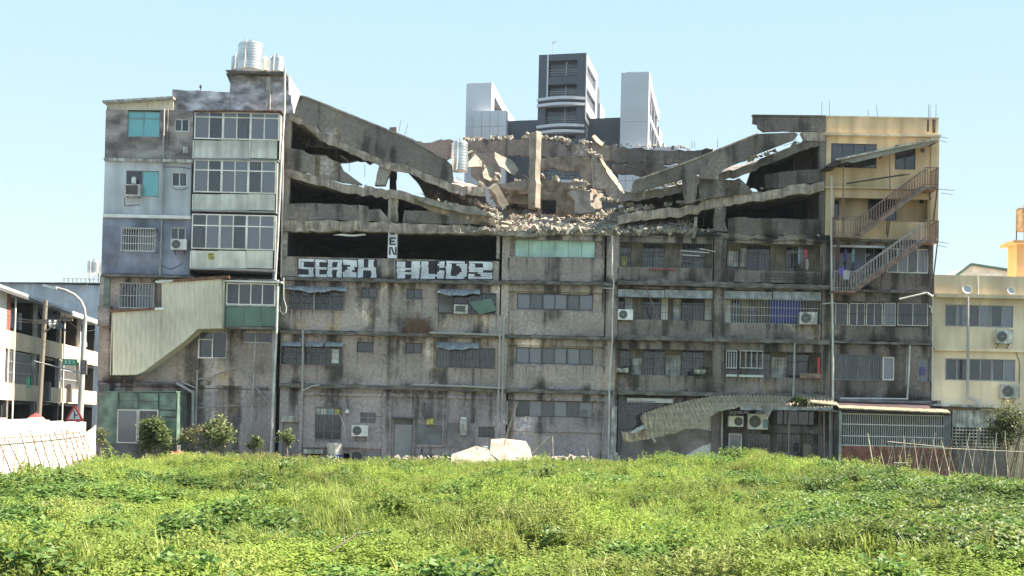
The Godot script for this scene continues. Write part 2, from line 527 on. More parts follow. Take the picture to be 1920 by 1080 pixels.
# a window: frame with mullions and an optional transom, each pane a mesh of its own; behind it curtains where given
func win(b, q, z, cols, opts := {}):
	var r = RR(q, z)
	var fw = opts.get("fw", 1.6) * S(z)
	var g = G.new()
	var x0 = r.position.x; var x1 = r.end.x; var y0 = r.position.y; var y1 = r.end.y
	var za = z - 0.06
	g.bx(x0, x1, y0, y0 + fw, za, z); g.bx(x0, x1, y1 - fw, y1, za, z)
	g.bx(x0, x0 + fw, y0 + fw, y1 - fw, za, z); g.bx(x1 - fw, x1, y0 + fw, y1 - fw, za, z)
	var rows = [[y0 + fw, y1 - fw]]
	var tr = opts.get("tr", 0.0)
	if tr > 0:
		var yt = y1 - (y1 - y0) * tr
		g.bx(x0 + fw, x1 - fw, yt - fw * 0.5, yt + fw * 0.5, za, z)
		rows = [[y0 + fw, yt - fw * 0.5], [yt + fw * 0.5, y1 - fw]]
	var cw = (x1 - x0 - 2 * fw) / cols
	var thick = opts.get("thick", 0)
	for i in range(1, cols):
		var w2 = fw * (0.9 if thick and i % thick == 0 else 0.45)
		for rw in rows:
			g.bx(x0 + fw + cw * i - w2, x0 + fw + cw * i + w2, rw[0], rw[1], za, z)
	var f = part(b, opts.get("name", "window"), g, M[opts.get("fm", "alum")])
	var pm = opts.get("pm", ["glass"])
	var k = 0
	for rw in rows:
		for i in cols:
			var p = G.new()
			var o = 0.022 if i % 2 else 0.040
			var e = 0.45 * fw
			p.bx(x0 + fw + cw * i + (e if i else 0.0) + 0.002, x0 + fw + cw * (i + 1) - (e if i < cols - 1 else 0.0) - 0.002, rw[0] + 0.002, rw[1] - 0.002, z - o - 0.008, z - o)
			part(f, "pane", p, M[pm[k % pm.size()]])
			k += 1
	for cu in opts.get("curtains", []):     # [from, to, material] as shares of the width
		var c = G.new()
		var a = x0 + fw + (x1 - x0 - 2 * fw) * cu[0]
		var e = x0 + fw + (x1 - x0 - 2 * fw) * cu[1]
		var n = maxi(3, int((e - a) / 0.12))
		var yl = y0 + fw + (y1 - y0) * (cu[3] if cu.size() > 3 else 0.0)
		for i in n:      # folds
			var xa = lerpf(a, e, float(i) / n)
			var xb = lerpf(a, e, float(i + 1) / n)
			var d = 0.05 * (i % 2)
			c.quad(Vector3(xa, yl, z - 0.18 - d), Vector3(xb, yl, z - 0.23 + d), Vector3(xb, y1 - fw, z - 0.23 + d), Vector3(xa, y1 - fw, z - 0.18 - d))
		part(f, "curtain", c, M[cu[2]])
	return f

func grille(b, q, z, nv, nh, m = "bars", w = 0.018, depth = 0.0, nm = "window_grille"):
	var r = RR(q, z)
	var g = G.new()
	for i in nv + 1:
		var x = lerpf(r.position.x, r.end.x, float(i) / nv)
		g.bx(x - w / 2, x + w / 2, r.position.y, r.end.y, z - w, z)
	for j in nh + 1:
		var y = lerpf(r.position.y, r.end.y, float(j) / maxi(nh, 1))
		g.bx(r.position.x - 0.01, r.end.x + 0.01, y - w * 0.7, y + w * 0.7, z, z + w)
	if depth > 0:       # cage: sides, top and bottom back to the wall
		for x in [r.position.x, r.end.x]:
			for j in 5:
				var y = lerpf(r.position.y, r.end.y, j / 4.0)
				g.bx(x - w / 2, x + w / 2, y - w / 2, y + w / 2, z - depth, z - w)
		for i in range(0, nv + 1, 2):
			var x = lerpf(r.position.x, r.end.x, float(i) / nv)
			for y in [r.position.y, r.end.y]:
				g.bx(x - w / 2, x + w / 2, y - w / 2, y + w / 2, z - depth, z - w)
	var o = part(b, nm, g, M[m])
	o.set_meta("kind", "stuff")
	return o

func pipe(b, pts, z, r_px, m = "pipe_grey", nm = "drain_pipe"):
	var g = G.new()
	var v = []
	for p in pts: v.append(P(p[0], p[1], z + (p[2] if p.size() > 2 else 0.0)))
	var r = r_px * S(z)
	g.path(v, r, 7)
	for i in range(1, v.size() - 1): g.box(v[i], Vector3.ONE * r * 1.5)
	# collars and brackets along long runs
	for i in v.size() - 1:
		var l = (v[i + 1] - v[i]).length()
		var k = int(l / 2.4)
		for j in k:
			var q = v[i].lerp(v[i + 1], (j + 0.5) / k)
			var d = (v[i + 1] - v[i]).normalized() * 0.05
			g.tube(q - d, q + d, r * 1.25, r * 1.25, 7)
	return part(b, nm, g, M[m])

func ac(q, z, label, mm = "white_paint", fan_side = -1, back = 0.35):
	var r = RR(q, z)
	var o = thing("air_conditioner", label, "air conditioner", Vector3(r.get_center().x, r.position.y, z - back), "air conditioners on the walls")
	var g = G.new()
	var e = 0.02
	var x0 = r.position.x; var x1 = r.end.x; var y0 = r.position.y; var y1 = r.end.y
	g.prism(PackedVector2Array([Vector2(x0 + e, y0), Vector2(x1 - e, y0), Vector2(x1, y0 + e), Vector2(x1, y1 - e), Vector2(x1 - e, y1), Vector2(x0 + e, y1), Vector2(x0, y1 - e), Vector2(x0, y0 + e)]), z - back, z)
	part(o, "body", g, M[mm])
	var rad = minf(r.size.y * 0.40, r.size.x * 0.3)
	var c = Vector3(r.get_center().x + fan_side * r.size.x * 0.16, r.get_center().y, z)
	var f = G.new()
	f.tube(c, c + Vector3(0, 0, 0.006), rad, rad, 20)
	var fo = part(o, "fan_opening", f, M["dark_metal"])
	var gr = G.new()
	for k in 4:
		var rr = rad * (0.3 + 0.23 * k)
		for i in 20:
			var a = TAU * i / 20.0
			var d = TAU * (i + 1) / 20.0
			gr.tube(c + Vector3(cos(a) * rr, sin(a) * rr, 0.016), c + Vector3(cos(d) * rr, sin(d) * rr, 0.016), 0.005, 0.005, 3, false)
	for i in 6:
		var a = TAU * i / 6.0
		gr.tube(c + Vector3(0, 0, 0.016), c + Vector3(cos(a) * rad, sin(a) * rad, 0.016), 0.006, 0.006, 3, false)
	gr.tube(c + Vector3(0, 0, 0.008), c + Vector3(0, 0, 0.022), rad * 0.16, rad * 0.16, 10)
	part(fo, "fan_guard", gr, M["frame_grey"])
	var br = G.new()
	for s in [0.2, 0.8]:
		var x = lerpf(x0, x1, s)
		br.bar(Vector3(x, y0 - 0.02, z - back - 0.25), Vector3(x, y0 - 0.02, z), 0.03)
		br.bar(Vector3(x, y0 - 0.3, z - back - 0.2), Vector3(x, y0 - 0.03, z - 0.1), 0.03)
	part(o, "bracket", br, M["bars_rust"])
	return o

func ac_box(q, z, label, m = "white_worn"):      # a window unit
	var r = RR(q, z)
	var o = thing("window_air_conditioner", label, "air conditioner", Vector3(r.get_center().x, r.position.y, z - 0.5))
	var g = G.new()
	var t = 0.05
	var hole = Rect2(r.position + Vector2(t * 1.6, t * 2.2), r.size - Vector2(t * 4.6, t * 3.6))
	g.wall(r, [hole], z - 0.5, z)
	part(o, "body", g, M[m])
	var s = G.new()
	s.rc(hole, z - 0.48, z - 0.12)
	part(o, "coil", s, M["dark_metal"])
	var l = G.new()
	for i in 9:
		var y = lerpf(hole.position.y, hole.end.y, (i + 0.5) / 9.0)
		l.bx(hole.position.x, hole.end.x, y - 0.008, y + 0.008, z - 0.1, z - 0.03)
	stuff(part(o, "louvres", l, M["frame_grey"]))
	var br = G.new()
	for k in [0.15, 0.85]:
		var x = lerpf(r.position.x, r.end.x, k)
		br.bar(Vector3(x, r.position.y - 0.02, z - 0.6), Vector3(x, r.position.y - 0.02, z - 0.05), 0.03)
	part(o, "bracket", br, M["bars_rust"])
	return o

# awning of wavy sheet: px line of its front edge, falling from the wall
func awning(b, q, z, out, m = "awning_grey", amp = 0.04, nm = "awning"):
	var r = RR(q, z + out)
	var g = G.new()
	var n = int(r.size.x / 0.12)
	for i in n:
		var xa = lerpf(r.position.x, r.end.x, float(i) / n)
		var xb = lerpf(r.position.x, r.end.x, float(i + 1) / n)
		var sa = sin(xa * 2.3) * amp + sin(xa * 7.0) * amp * 0.4
		var sb = sin(xb * 2.3) * amp + sin(xb * 7.0) * amp * 0.4
		var h = 0.025 * (i % 2)
		var a = Vector3(xa, r.end.y + h, z + 0.01); var d = Vector3(xb, r.end.y + 0.025 - h, z + 0.01)
		var e = Vector3(xb, r.position.y + sb + 0.025 - h, z + out); var f = Vector3(xa, r.position.y + sa + h, z + out)
		g.quad(f, e, d, a)
		g.quad(a - Vector3(0, 0.012, 0), d - Vector3(0, 0.012, 0), e - Vector3(0, 0.012, 0), f - Vector3(0, 0.012, 0))
		g.quad(f - Vector3(0, 0.05, 0), e - Vector3(0, 0.05, 0), e, f)
	return part(b, nm, g, M[m])

func ledge(b, q, z0, z1, m = "ledge", amp = 0.035):     # a crumbling floor edge: uneven along its length
	var r = RR(q, z1)
	var g = G.new()
	var n = int(r.size.x / 0.3)
	var t0 = r.end.y; var b0 = r.position.y
	var pt = []
	for i in n + 1:
		pt.append([lerpf(r.position.x, r.end.x, float(i) / n), t0 + rng.randf_range(-amp, amp), b0 + rng.randf_range(-amp, amp) * 0.6, z1 + rng.randf_range(-amp, amp * 0.3)])
	for i in n:
		var p = pt[i]; var q2 = pt[i + 1]
		g.quad(Vector3(p[0], p[2], p[3]), Vector3(q2[0], q2[2], q2[3]), Vector3(q2[0], q2[1], q2[3]), Vector3(p[0], p[1], p[3]))
		g.quad(Vector3(p[0], p[1], p[3]), Vector3(q2[0], q2[1], q2[3]), Vector3(q2[0], q2[1] + 0.03, z0), Vector3(p[0], p[1] + 0.03, z0))
		g.quad(Vector3(p[0], p[2], z0), Vector3(q2[0], q2[2], z0), Vector3(q2[0], q2[2], q2[3]), Vector3(p[0], p[2], p[3]))
	for p in [pt[0], pt[n]]:
		g.quad(Vector3(p[0], p[2], z0), Vector3(p[0], p[2], p[3]), Vector3(p[0], p[1], p[3]), Vector3(p[0], p[1] + 0.03, z0))
	return part(b, "floor_edge", g, M[m])

func clothes(q, z, m, label, group := "laundry on the balconies"):
	var r = RR(q, z)
	var g = G.new()
	var x0 = r.position.x; var w = r.size.x; var y0 = r.position.y; var h = r.size.y
	var n = 5
	for i in n:
		var a = float(i) / n; var b = float(i + 1) / n
		var za = z + 0.03 * sin(a * 9.0); var zb = z + 0.03 * sin(b * 9.0)
		var ha = h * (0.06 * absf(a - 0.5)); var hb = h * (0.06 * absf(b - 0.5))
		g.quad(Vector3(x0 + w * (0.12 + 0.76 * a), y0 + ha, za), Vector3(x0 + w * (0.12 + 0.76 * b), y0 + hb, zb), Vector3(x0 + w * b, y0 + h * 0.9 - hb * 2, zb), Vector3(x0 + w * a, y0 + h * 0.9 - ha * 2, za))
		g.quad(Vector3(x0 + w * a, y0 + h * 0.9 - ha * 2, za), Vector3(x0 + w * b, y0 + h * 0.9 - hb * 2, zb), Vector3(x0 + w * (0.3 + 0.4 * b), y0 + h, z), Vector3(x0 + w * (0.3 + 0.4 * a), y0 + h, z))
	return solo("hanging_garment", g, M[m], label, "laundry", group)

func tank(c: Vector3, r, h, label, m = "steel_tank", legs = 0.0):
	var o = thing("water_tank", label, "water tank", c)
	var g = G.new()
	var prof = [[0.02, legs], [r * 0.98, legs + 0.02]]
	var k = 9
	for i in k:
		var y = legs + 0.05 + (h - 0.25) * i / k
		prof.append([r, y]); prof.append([r * 0.985, y + (h - 0.25) / k * 0.5])
	prof.append([r, legs + h - 0.2]); prof.append([r * 0.9, legs + h - 0.1]); prof.append([r * 0.4, legs + h]); prof.append([0.01, legs + h + 0.03])
	g.lathe(Vector3.ZERO, prof, 28)
	part(o, "shell", g, M[m], true)
	var l = G.new()
	l.tube(Vector3(0, legs + h, 0), Vector3(0, legs + h + 0.12, 0), r * 0.25, r * 0.22, 14)
	part(o, "lid", l, M[m], true)
	if legs > 0:
		for i in 4:
			var a = TAU * i / 4 + 0.5
			var e = Vector3(cos(a), 0, sin(a)) * r * 0.9
			var lg = G.new()
			lg.tube(e, e + Vector3(0, legs + 0.05, 0), 0.04, 0.04, 6)
			part(o, "leg", lg, M["dark_metal"], true)
	var pp = G.new()
	pp.path([Vector3(-r * 0.3, 0, r + 0.03), Vector3(-r * 0.22, legs + 0.5, r + 0.04), Vector3(-r * 0.2, legs + h, r * 0.9 + 0.03)], 0.035)
	part(o, "feed_pipe", pp, M["pipe_white"], true)
	return o

func _ready():
	rng.seed = 71
	# camera, sky, sun, exposure
	var cam = Camera3D.new()
	cam.name = "camera"
	add_child(cam)
	cam.transform = Transform3D(cam_basis, EYE)
	cam.set_frustum(1080.0 / F * 0.1, Vector2(0, SHIFT * 0.1), 0.1, 3000.0)
	cam.current = true
	var env = Environment.new()
	env.background_mode = Environment.BG_SKY
	env.tonemap_mode = Environment.TONE_MAPPER_LINEAR
	env.tonemap_exposure = 3.75
	env.sdfgi_enabled = true; env.ssao_enabled = true; env.ssil_enabled = true
	env.fog_enabled = true; env.fog_density = 0.00012; env.fog_light_color = Color(0.88, 0.94, 1.0)
	var sm = ProceduralSkyMaterial.new()
	sm.sky_top_color = Color(0.395, 0.5, 0.56)
	sm.sky_horizon_color = Color(0.56, 0.588, 0.592)
	sm.sky_curve = 0.16
	sm.ground_horizon_color = Color(0.6, 0.62, 0.58)
	sm.ground_bottom_color = Color(0.3, 0.3, 0.26)
	sm.sun_angle_max = 40.0
	sm.sky_energy_multiplier = 1.0
	var sky = Sky.new()
	sky.sky_material = sm
	env.sky = sky
	var we = WorldEnvironment.new()
	we.name = "world_environment"
	we.environment = env
	add_child(we)
	var sun = DirectionalLight3D.new()
	sun.name = "sun"
	sun.light_energy = 1.6
	sun.light_color = Color(1.0, 0.95, 0.86)
	sun.light_angular_distance = 0.5
	sun.shadow_enabled = true
	add_child(sun)
	sun.look_at_from_position(Vector3(0.68, 0.76, -0.05) * 100.0, Vector3.ZERO)
	make_materials()
	make_leaf_material("leaf", 0.9)
	ground()
	left_building()
	collapsed_building()
	ruin()
	yellow_building()
	cream_building()
	tower()
	street()
	annexes()
	yard()
	vegetation()

# the field: low by the walls, a mound on the right, a little rolling
func ground_y(x: float, z: float) -> float:
	var crest = 0.25
	var pts = [[-30, 0.05], [-20, 0.15], [-14, 0.3], [-9, 0.35], [-5, 0.2], [0, 0.35], [5, 0.62], [9, 0.82], [12, 1.2], [14, 1.0], [16.5, 0.45], [19, 0.08], [24, -0.1], [40, 0.0]]
	for i in pts.size() - 1:
		if x >= pts[i][0] and x < pts[i + 1][0]:
			var t = (x - pts[i][0]) / (pts[i + 1][0] - pts[i][0])
			crest = lerpf(pts[i][1], pts[i + 1][1], t * t * (3 - 2 * t))
	crest *= smoothstep(-20.5, -12.0, x) if x < 0 else 1.0
	var rise = smoothstep(4.0, 11.5, z)
	var near = smoothstep(14.0, 40.0, z)
	var y = lerpf(crest, 0.45 * smoothstep(-19.0, -11.0, x + 0.18 * maxf(0.0, 20.0 - z)), near) * rise
	y += (sin(x * 0.83 + 1.3 * sin(z * 0.31)) * sin(z * 0.71 + sin(x * 0.4)) * 0.14 + sin(x * 0.55 + z * 0.21) * 0.10 + sin(z * 0.6 - x * 0.3) * 0.08 + sin(x * 1.7 + z * 1.1) * 0.035) * rise
	return y

func ground():
	var g = G.new()
	g.quad(Vector3(-900, -0.05, 150), Vector3(900, -0.05, 150), Vector3(900, -0.05, -1500), Vector3(-900, -0.05, -1500))
	struct("ground", g, M["asphalt"])
	var t = G.new()
	var nx = 90
	var nz = 90
	for i in nx:
		for j in nz:
			var x0 = lerpf(-21.5, 40, float(i) / nx); var x1 = lerpf(-21.5, 40, float(i + 1) / nx)
			var z0 = lerpf(0, 72, float(j) / nz); var z1 = lerpf(0, 72, float(j + 1) / nz)
			t.quad(Vector3(x0, ground_y(x0, z1), z1), Vector3(x1, ground_y(x1, z1), z1), Vector3(x1, ground_y(x1, z0), z0), Vector3(x0, ground_y(x0, z0), z0))
	struct("field_terrain", t, M["soil"])

func shell(b, xl, xr, y0, y1, zf, zb, floors, m = "interior", roof = true, back_holes = []):
	for x in [xl + 0.1, xr - 0.1]:
		var g = G.new()
		g.bx(x - 0.1, x + 0.1, y0, y1, zb, zf)
		part(b, "side_wall", g, M[m])
	var g2 = G.new()
	g2.wall(Rect2(xl + 0.2, y0, xr - xl - 0.4, y1 - y0), back_holes, zb, zb + 0.2)
	part(b, "back_wall", g2, M[m])
	for y in floors:
		var f = G.new()
		f.bx(xl + 0.203, xr - 0.203, y - 0.15, y, zb + 0.203, zf)
		part(b, "floor_slab", f, M["interior"])
	if roof:
		var f = G.new()
		f.bx(xl, xr, y1, y1 + 0.2, zb, zf)
		part(b, "roof_slab", f, M[m])

# ---------------------------------------------------------------- left corner building
func left_building():
	var xl = P2(193, 450).x
	var xr = P2(519, 450).x
	var b = thing("corner_building", "six storey corner building with lilac and slate painted back wall, glazed balconies and rooftop tanks", "building", Vector3((xl + xr) / 2, 0, -4))
	var yr = P2(350, 208).y
	shell(b, xl, xr, -0.05, yr - 0.05, -0.003, -8.5, [P2(350, 303).y, P2(350, 407).y, P2(350, 517).y, P2(350, 612).y, P2(350, 730).y], "plaster_slate")
	# upper back wall, three painted storeys
	wall(b, "wall", "plaster_brown", [197, 207, 362, 297], [[239, 207, 300, 257], [327, 223, 355, 247]], 0.4, 0.39)
	wall(b, "wall", "plaster_mauve", [195, 303, 358, 402], [[236, 320, 298, 369], [322, 323, 351, 350]], 0.4, 0.39)
	wall(b, "wall", "plaster_slate", [191, 409, 357, 514], [[230, 430, 290, 470], [320, 427, 348, 452]], 0.4, 0.39)
	block(b, "ledge", "white_worn", [194, 297.3, 362, 302.7], 0.0, 0.62)
	block(b, "ledge", "white_paint", [192, 402.3, 358, 408.7], 0.0, 0.62)
	block(b, "ledge", "ledge", [189, 514.3, 362, 519.4], 0.0, 0.7)
	win(b, [239, 209, 300, 257], 0.34, 2, {"tr": 0.27, "fm": "frame_grey", "pm": ["glass_cyan"], "fw": 1.2, "curtains": [[0.0, 1.0, "cyan_panel"]]})
	win(b, [327, 223, 355, 247], 0.36, 2, {"pm": ["glass", "glass_dark"], "fw": 1.8})
	win(b, [236, 320, 298, 369], 0.34, 2, {"fm": "frame_grey", "pm": ["glass_dark", "glass_cyan"], "curtains": [[0.5, 1.0, "cyan_panel"]]})
	win(b, [322, 323, 351, 350], 0.36, 2, {"pm": ["glass_dark", "glass"], "fw": 1.6, "curtains": [[0.5, 0.75, "curtain"]]})
	win(b, [230, 430, 290, 470], 0.3, 2, {"pm": ["glass_dark", "glass_pale"], "fw": 1.0, "curtains": [[0.5, 1.0, "curtain_blue"]]})
	grille(b, [227, 428, 291, 471], 0.85, 14, 3, "bars_white", 0.026, 0.45)
	block(b, "window_hood", "frame_grey", [230, 426.3, 291, 429], 0.41, 0.8)
	win(b, [320, 427, 348, 452], 0.36, 2, {"pm": ["glass", "glass_dark"], "fw": 1.4})
	pipe(b, [[308, 204], [304, 402], [300, 515]], 0.5, 1.7, "pipe_grey")
	pipe(b, [[315, 204], [313, 297]], 0.46, 1.0, "plaster_brown")
	block(b, "patch", "white_worn", [343, 275, 352, 287], 0.402, 0.41)
	# cables looping across the upper walls
	for q in [[[322, 350], [330, 356], [345, 355], [353, 350]], [[233, 372], [234, 386], [262, 384]], [[306, 313], [335, 313], [358, 316]], [[303, 498], [320, 505], [338, 497], [342, 492]]]:
		pipe(b, q, 0.43, 0.45, "cable", "cable")
	# top: sloping sheet roof, grey parapet, stair hut
	slab_poly(b, "gable_panel", "sheet_cream", [[202, 192], [325, 183], [325, 206.6], [209, 206], [202, 204]], 0.1, 0.3)
	slab_poly(b, "sheet_roof", "white_worn", [[192, 188], [324, 180], [324, 183.5], [192, 192]], -6, 0.75)
	slab_poly(b, "parapet", "plaster_worn", [[323, 168], [430, 173], [430, 210], [323, 207.5]], -0.1, 0.2, 0.03)
	slab_poly(b, "parapet", "plaster_worn", [[430.5, 173], [546, 178], [549, 213], [430.5, 210]], -8, 0.15, 0.02)
	slab_poly(b, "stair_hut", "plaster_worn", [[432, 139], [541, 141], [542, 178], [431, 173]], -5.5, 0.05, 0.02)
	slab_poly(b, "hut_roof", "ledge", [[422, 131.5], [536, 134], [536, 138.5], [429, 136]], -6.2, 0.7, 0.02)
	block(b, "pillar", "white_worn", [499, 143, 507, 206], 0.2, 0.33)
	slab_poly(b, "hut_roof_bracket", "ledge", [[423, 136.5], [431.5, 139], [431.5, 156]], -0.4, 0.0)
	# glazed balconies
	var rows = [[[364, 210, 524, 262], [362, 263, 521, 297], 0.20], [[363, 300, 518, 362], [361, 364, 517, 394], 0.32], [[359, 402, 515, 468], [357, 470, 513, 503], 0.33]]
	var k = 0
	var pms = [["glass_pale", "glass", "glass_pale", "glass", "glass_pale", "glass_pale"], ["glass_pale", "glass", "glass_pale", "glass_pale", "glass", "glass_pale"], ["glass", "glass_pale", "glass_pale", "glass", "glass_pale", "glass_pale"]]
	var cur = [[[0.32, 0.42, "curtain"], [0.5, 0.62, "curtain"], [0.84, 1.0, "curtain"]], [[0.0, 0.16, "cloth_dark"], [0.52, 0.64, "curtain_blue"], [0.87, 1.0, "curtain_blue"], [0.67, 0.82, "cloth_dark"]], [[0.4, 0.45, "curtain"], [0.72, 0.8, "curtain"], [0.86, 0.9, "curtain"]]]
	for rw in rows:
		var q = rw[0]
		win(b, q, 0.9, 6, {"tr": rw[2], "thick": 2, "fw": 2.2, "pm": pms[k], "curtains": cur[k], "name": "balcony_glazing"})
		for i in 3:
			var a = lerpf(rw[1][0], rw[1][2], i / 3.0)
			var e = lerpf(rw[1][0], rw[1][2], (i + 1) / 3.0)
			block(b, "balcony_panel", "alum_panel", [a + 1.4, rw[1][1], e - 1.4, rw[1][3]], 0.72, 0.86)
			block(b, "balcony_post", "alum", [a - 0.9, rw[1][1], a + 0.9, rw[1][3]], 0.72, 0.9)
		block(b, "balcony_floor", "frame_grey", [rw[1][0] - 1, rw[1][3] + 0.4, rw[1][2] + 1, rw[1][3] + 3.4], -1.2, 0.95)
		var sd = G.new()
		var ra = RR([q[0], q[1], q[2], rw[1][3]], 0.9)
		sd.bx(ra.position.x - 0.03, ra.position.x - 0.002, ra.position.y, ra.end.y, 0.01, 0.88)
		sd.bx(ra.end.x + 0.002, ra.end.x + 0.03, ra.position.y, ra.end.y, 0.01, 0.88)
		part(b, "balcony_side", sd, M["frame_grey"])
		wall(b, "balcony_rear_wall", "interior", [q[0] + 1, q[1] - 1, q[2] - 1, rw[1][3]], [], -0.9, 0.1)
		k += 1
	slab_poly(b, "balcony_roof", "rust", [[362, 206], [528, 207], [528, 209], [362, 208.4]], -1.2, 1.1, 0.015)
	var no = G.new()
	no.rc(R(390, 474, 402, 487, 0.866), 0.862, 0.868)
	var notice = part(b, "yellow_notice", no, M["yellow"])
	for r in [[392.5, 476.5, 399, 478.6], [392.5, 481, 400, 482.4], [392.5, 483.6, 398.5, 484.6]]:
		var ln = G.new(); ln.rc(RR(r, 0.872), 0.869, 0.872); part(notice, "printed_line", ln, M["paint_black"])
	# white stack pipes at the joint with the ruin
	pipe(b, [[534, 128], [533.5, 205], [527.5, 300], [521, 445], [516, 525]], 1.05, 2.0, "pipe_white")
	pipe(b, [[531, 265], [529.5, 400], [527, 520]], 0.5, 1.6, "pipe_grey")
	pipe(b, [[521, 525], [518, 640], [512, 760], [507, 868]], 1.0, 2.2, "pipe_white")
	pipe(b, [[514, 606], [513, 700], [510, 790], [509, 868]], 0.5, 3.0, "pipe_grey")
	pipe(b, [[532, 520], [532, 560], [537, 576], [536, 586], [530, 589], [526, 583], [525, 573]], 1.1, 0.8, "pipe_white", "hose")
	# lower storeys
	wall(b, "wall", "concrete_wall", [186, 520, 519, 611], [[224, 530, 288, 578], [424, 530, 516, 572]], 0.0, 0.2)
	wall(b, "wall", "concrete_wall", [184, 612, 518, 727], [[373, 622, 425, 671], [458, 622, 510, 643]], 0.0, 0.2)
	wall(b, "wall", "concrete_wall", [182, 728, 515, 895], [], 0.0, 0.2)
	win(b, [224, 530, 288, 578], -0.05, 2, {"pm": ["glass_dark", "glass_pale"], "fm": "alum", "curtains": [[0.5, 1.0, "curtain"]]})
	grille(b, [223, 531, 289, 578], 0.06, 12, 2, "bars_white", 0.022)
	var ar = G.new()
	for i in 2:
		var c = P(240 + 33 * i, 545, 0.075)
		for s in 8:
			var t0 = PI * s / 8; var t1 = PI * (s + 1) / 8
			ar.tube(c + Vector3(cos(t0), sin(t0), 0) * 0.42, c + Vector3(cos(t1), sin(t1), 0) * 0.42, 0.012, 0.012, 4, false)
	part(b, "grille_arches", ar, M["bars_white"])
	win(b, [373, 622, 425, 671], -0.05, 2, {"pm": ["glass", "glass_dark"], "fw": 1.0, "fm": "alum"})
	block(b, "blind_board", "cloth_dark", [398, 622, 425, 671], -0.16, -0.14)
	block(b, "window_frame", "alum", [371, 635.5, 374, 672], 0.002, 0.03); block(b, "window_frame", "alum", [397, 635.5, 399.4, 672], 0.002, 0.03)
	block(b, "window_frame", "alum", [374.1, 635.5, 396.9, 637.5], 0.002, 0.03); block(b, "window_frame", "alum", [374.1, 670, 396.9, 672], 0.002, 0.03)
	win(b, [458, 622, 510, 643], -0.05, 2, {"pm": ["glass", "glass_dark"], "fw": 1.3})
	block(b, "ledge", "ledge", [186, 611.2, 519, 613.8], -0.1, 0.14)
	pipe(b, [[480, 620], [476, 700], [471, 790], [469, 862]], 0.25, 1.7)
	pipe(b, [[452, 690], [478, 725], [501, 752]], 0.16, 1.3)
	pipe(b, [[370, 694], [368, 760], [366, 810]], 0.3, 1.9)
	pipe(b, [[331, 718], [362, 736], [361, 800]], 0.45, 2.9, "pipe_grey", "duct")
	pipe(b, [[340, 716], [366, 727]], 0.3, 1.6)
	pipe(b, [[368, 711], [396, 708], [412, 699], [441, 690]], 0.2, 1.3)
	pipe(b, [[371, 765], [430, 761], [497, 760]], 0.1, 0.9)
	pipe(b, [[437, 545], [437, 620]], 0.05, 0.6, "cable", "cable")
	slab_poly(b, "broken_ledge", "ledge", [[250, 716], [330, 716], [332, 721], [250, 721]], 0.0, 0.35, 0.02)
	# dark strip box hanging on the left edge
	block(b, "wall_box", "plaster_brown", [183, 573, 205, 612], 0.05, 0.5)
	block(b, "wall_box", "dark_metal", [184, 720, 205, 735], 0.05, 0.7)
	block(b, "green_strip", "green_sheet", [194, 521, 205, 572], 0.02, 0.06)
	# stair enclosure of corrugated sheets, sheet by sheet
	var en = thing("stair_enclosure", "pale cream corrugated sheet enclosure stepping down diagonally on the lower left wall", "stair enclosure", Vector3(P2(300, 600).x, P2(300, 700).y, 0.6))
	var top = [[212, 584], [303, 578], [304, 530], [417, 522]]
	var low = [[210, 703], [255, 702], [268, 697], [345, 640], [371, 616], [417, 615]]
	var edge = func(l, x):
		for i in l.size() - 1:
			if x >= l[i][0] and x <= l[i + 1][0] and l[i + 1][0] > l[i][0] + 2:
				return lerpf(l[i][1], l[i + 1][1], (x - l[i][0]) / float(l[i + 1][0] - l[i][0]))
		return l[0][1] if x < l[0][0] else l[l.size() - 1][1]
	var px = 211.0
	while px < 416:
		var pe = minf(px + 18.4, 417)
		if px < 303 and pe > 303: pe = 303
		var g = G.new()
		var n = 2
		for i in n:
			var a = lerpf(px, pe, float(i) / n) + (0.01 if i == 0 and px > 300 else 0.0); var e = lerpf(px, pe, float(i + 1) / n) - 0.01
			var m2 = (a + e) / 2
			var z1 = 1.25
			var z2 = 1.225
			# trapezoid rib
			var v0 = P(a, edge.call(low, a), z2); var v1 = P(m2, edge.call(low, m2), z1); var v2 = P(e, edge.call(low, e), z2)
			var w0 = P(a, edge.call(top, a), z2); var w1 = P(m2, edge.call(top, m2), z1); var w2 = P(e, edge.call(top, e), z2)
			g.quad(v0, v1, w1, w0); g.quad(v1, v2, w2, w1)
		part(en, "corrugated_sheet", g, M["sheet_cream"])
		px = pe + (0.02 if pe == 303 else 0.0)
	slab_poly(en, "soffit", "sheet_cream", [[210, 703], [255, 702.5], [268, 697.5], [345, 640.5], [371, 616.5], [417, 615.5], [417, 613.5], [370, 614], [343, 638], [266, 695], [254, 700], [210, 701]], 0.02, 1.24)
	slab_poly(en, "rusty_flashing", "rust", [[200, 582], [300, 575.5], [300, 580], [207, 586]], 0.02, 1.35, 0.01)
	slab_poly(en, "rusty_flashing", "rust", [[322, 524], [428, 516.5], [429, 521.5], [322, 529]], 0.02, 1.35, 0.01)
	slab_poly(en, "white_flashing", "white_paint", [[291, 526.5], [324, 524.3], [324, 527.6], [303, 530], [291, 530]], 0.02, 1.36)
	slab_poly(en, "white_flashing", "white_paint", [[290, 577], [307, 576], [307, 581], [290, 581]], 0.02, 1.36)
	var se = G.new()
	var sp = P(211, 584, 1.2); var sq = P(211, 703, 1.2)
	se.bx(sp.x - 0.04, sp.x, sq.y, sp.y, 0.02, 1.2)
	part(en, "end_sheet", se, M["sheet_cream"])
	var se2 = G.new()
	se2.rc(R(417.2, 524, 419, 615, 1.2), 0.02, 1.2)
	part(en, "end_sheet", se2, M["sheet_cream"])
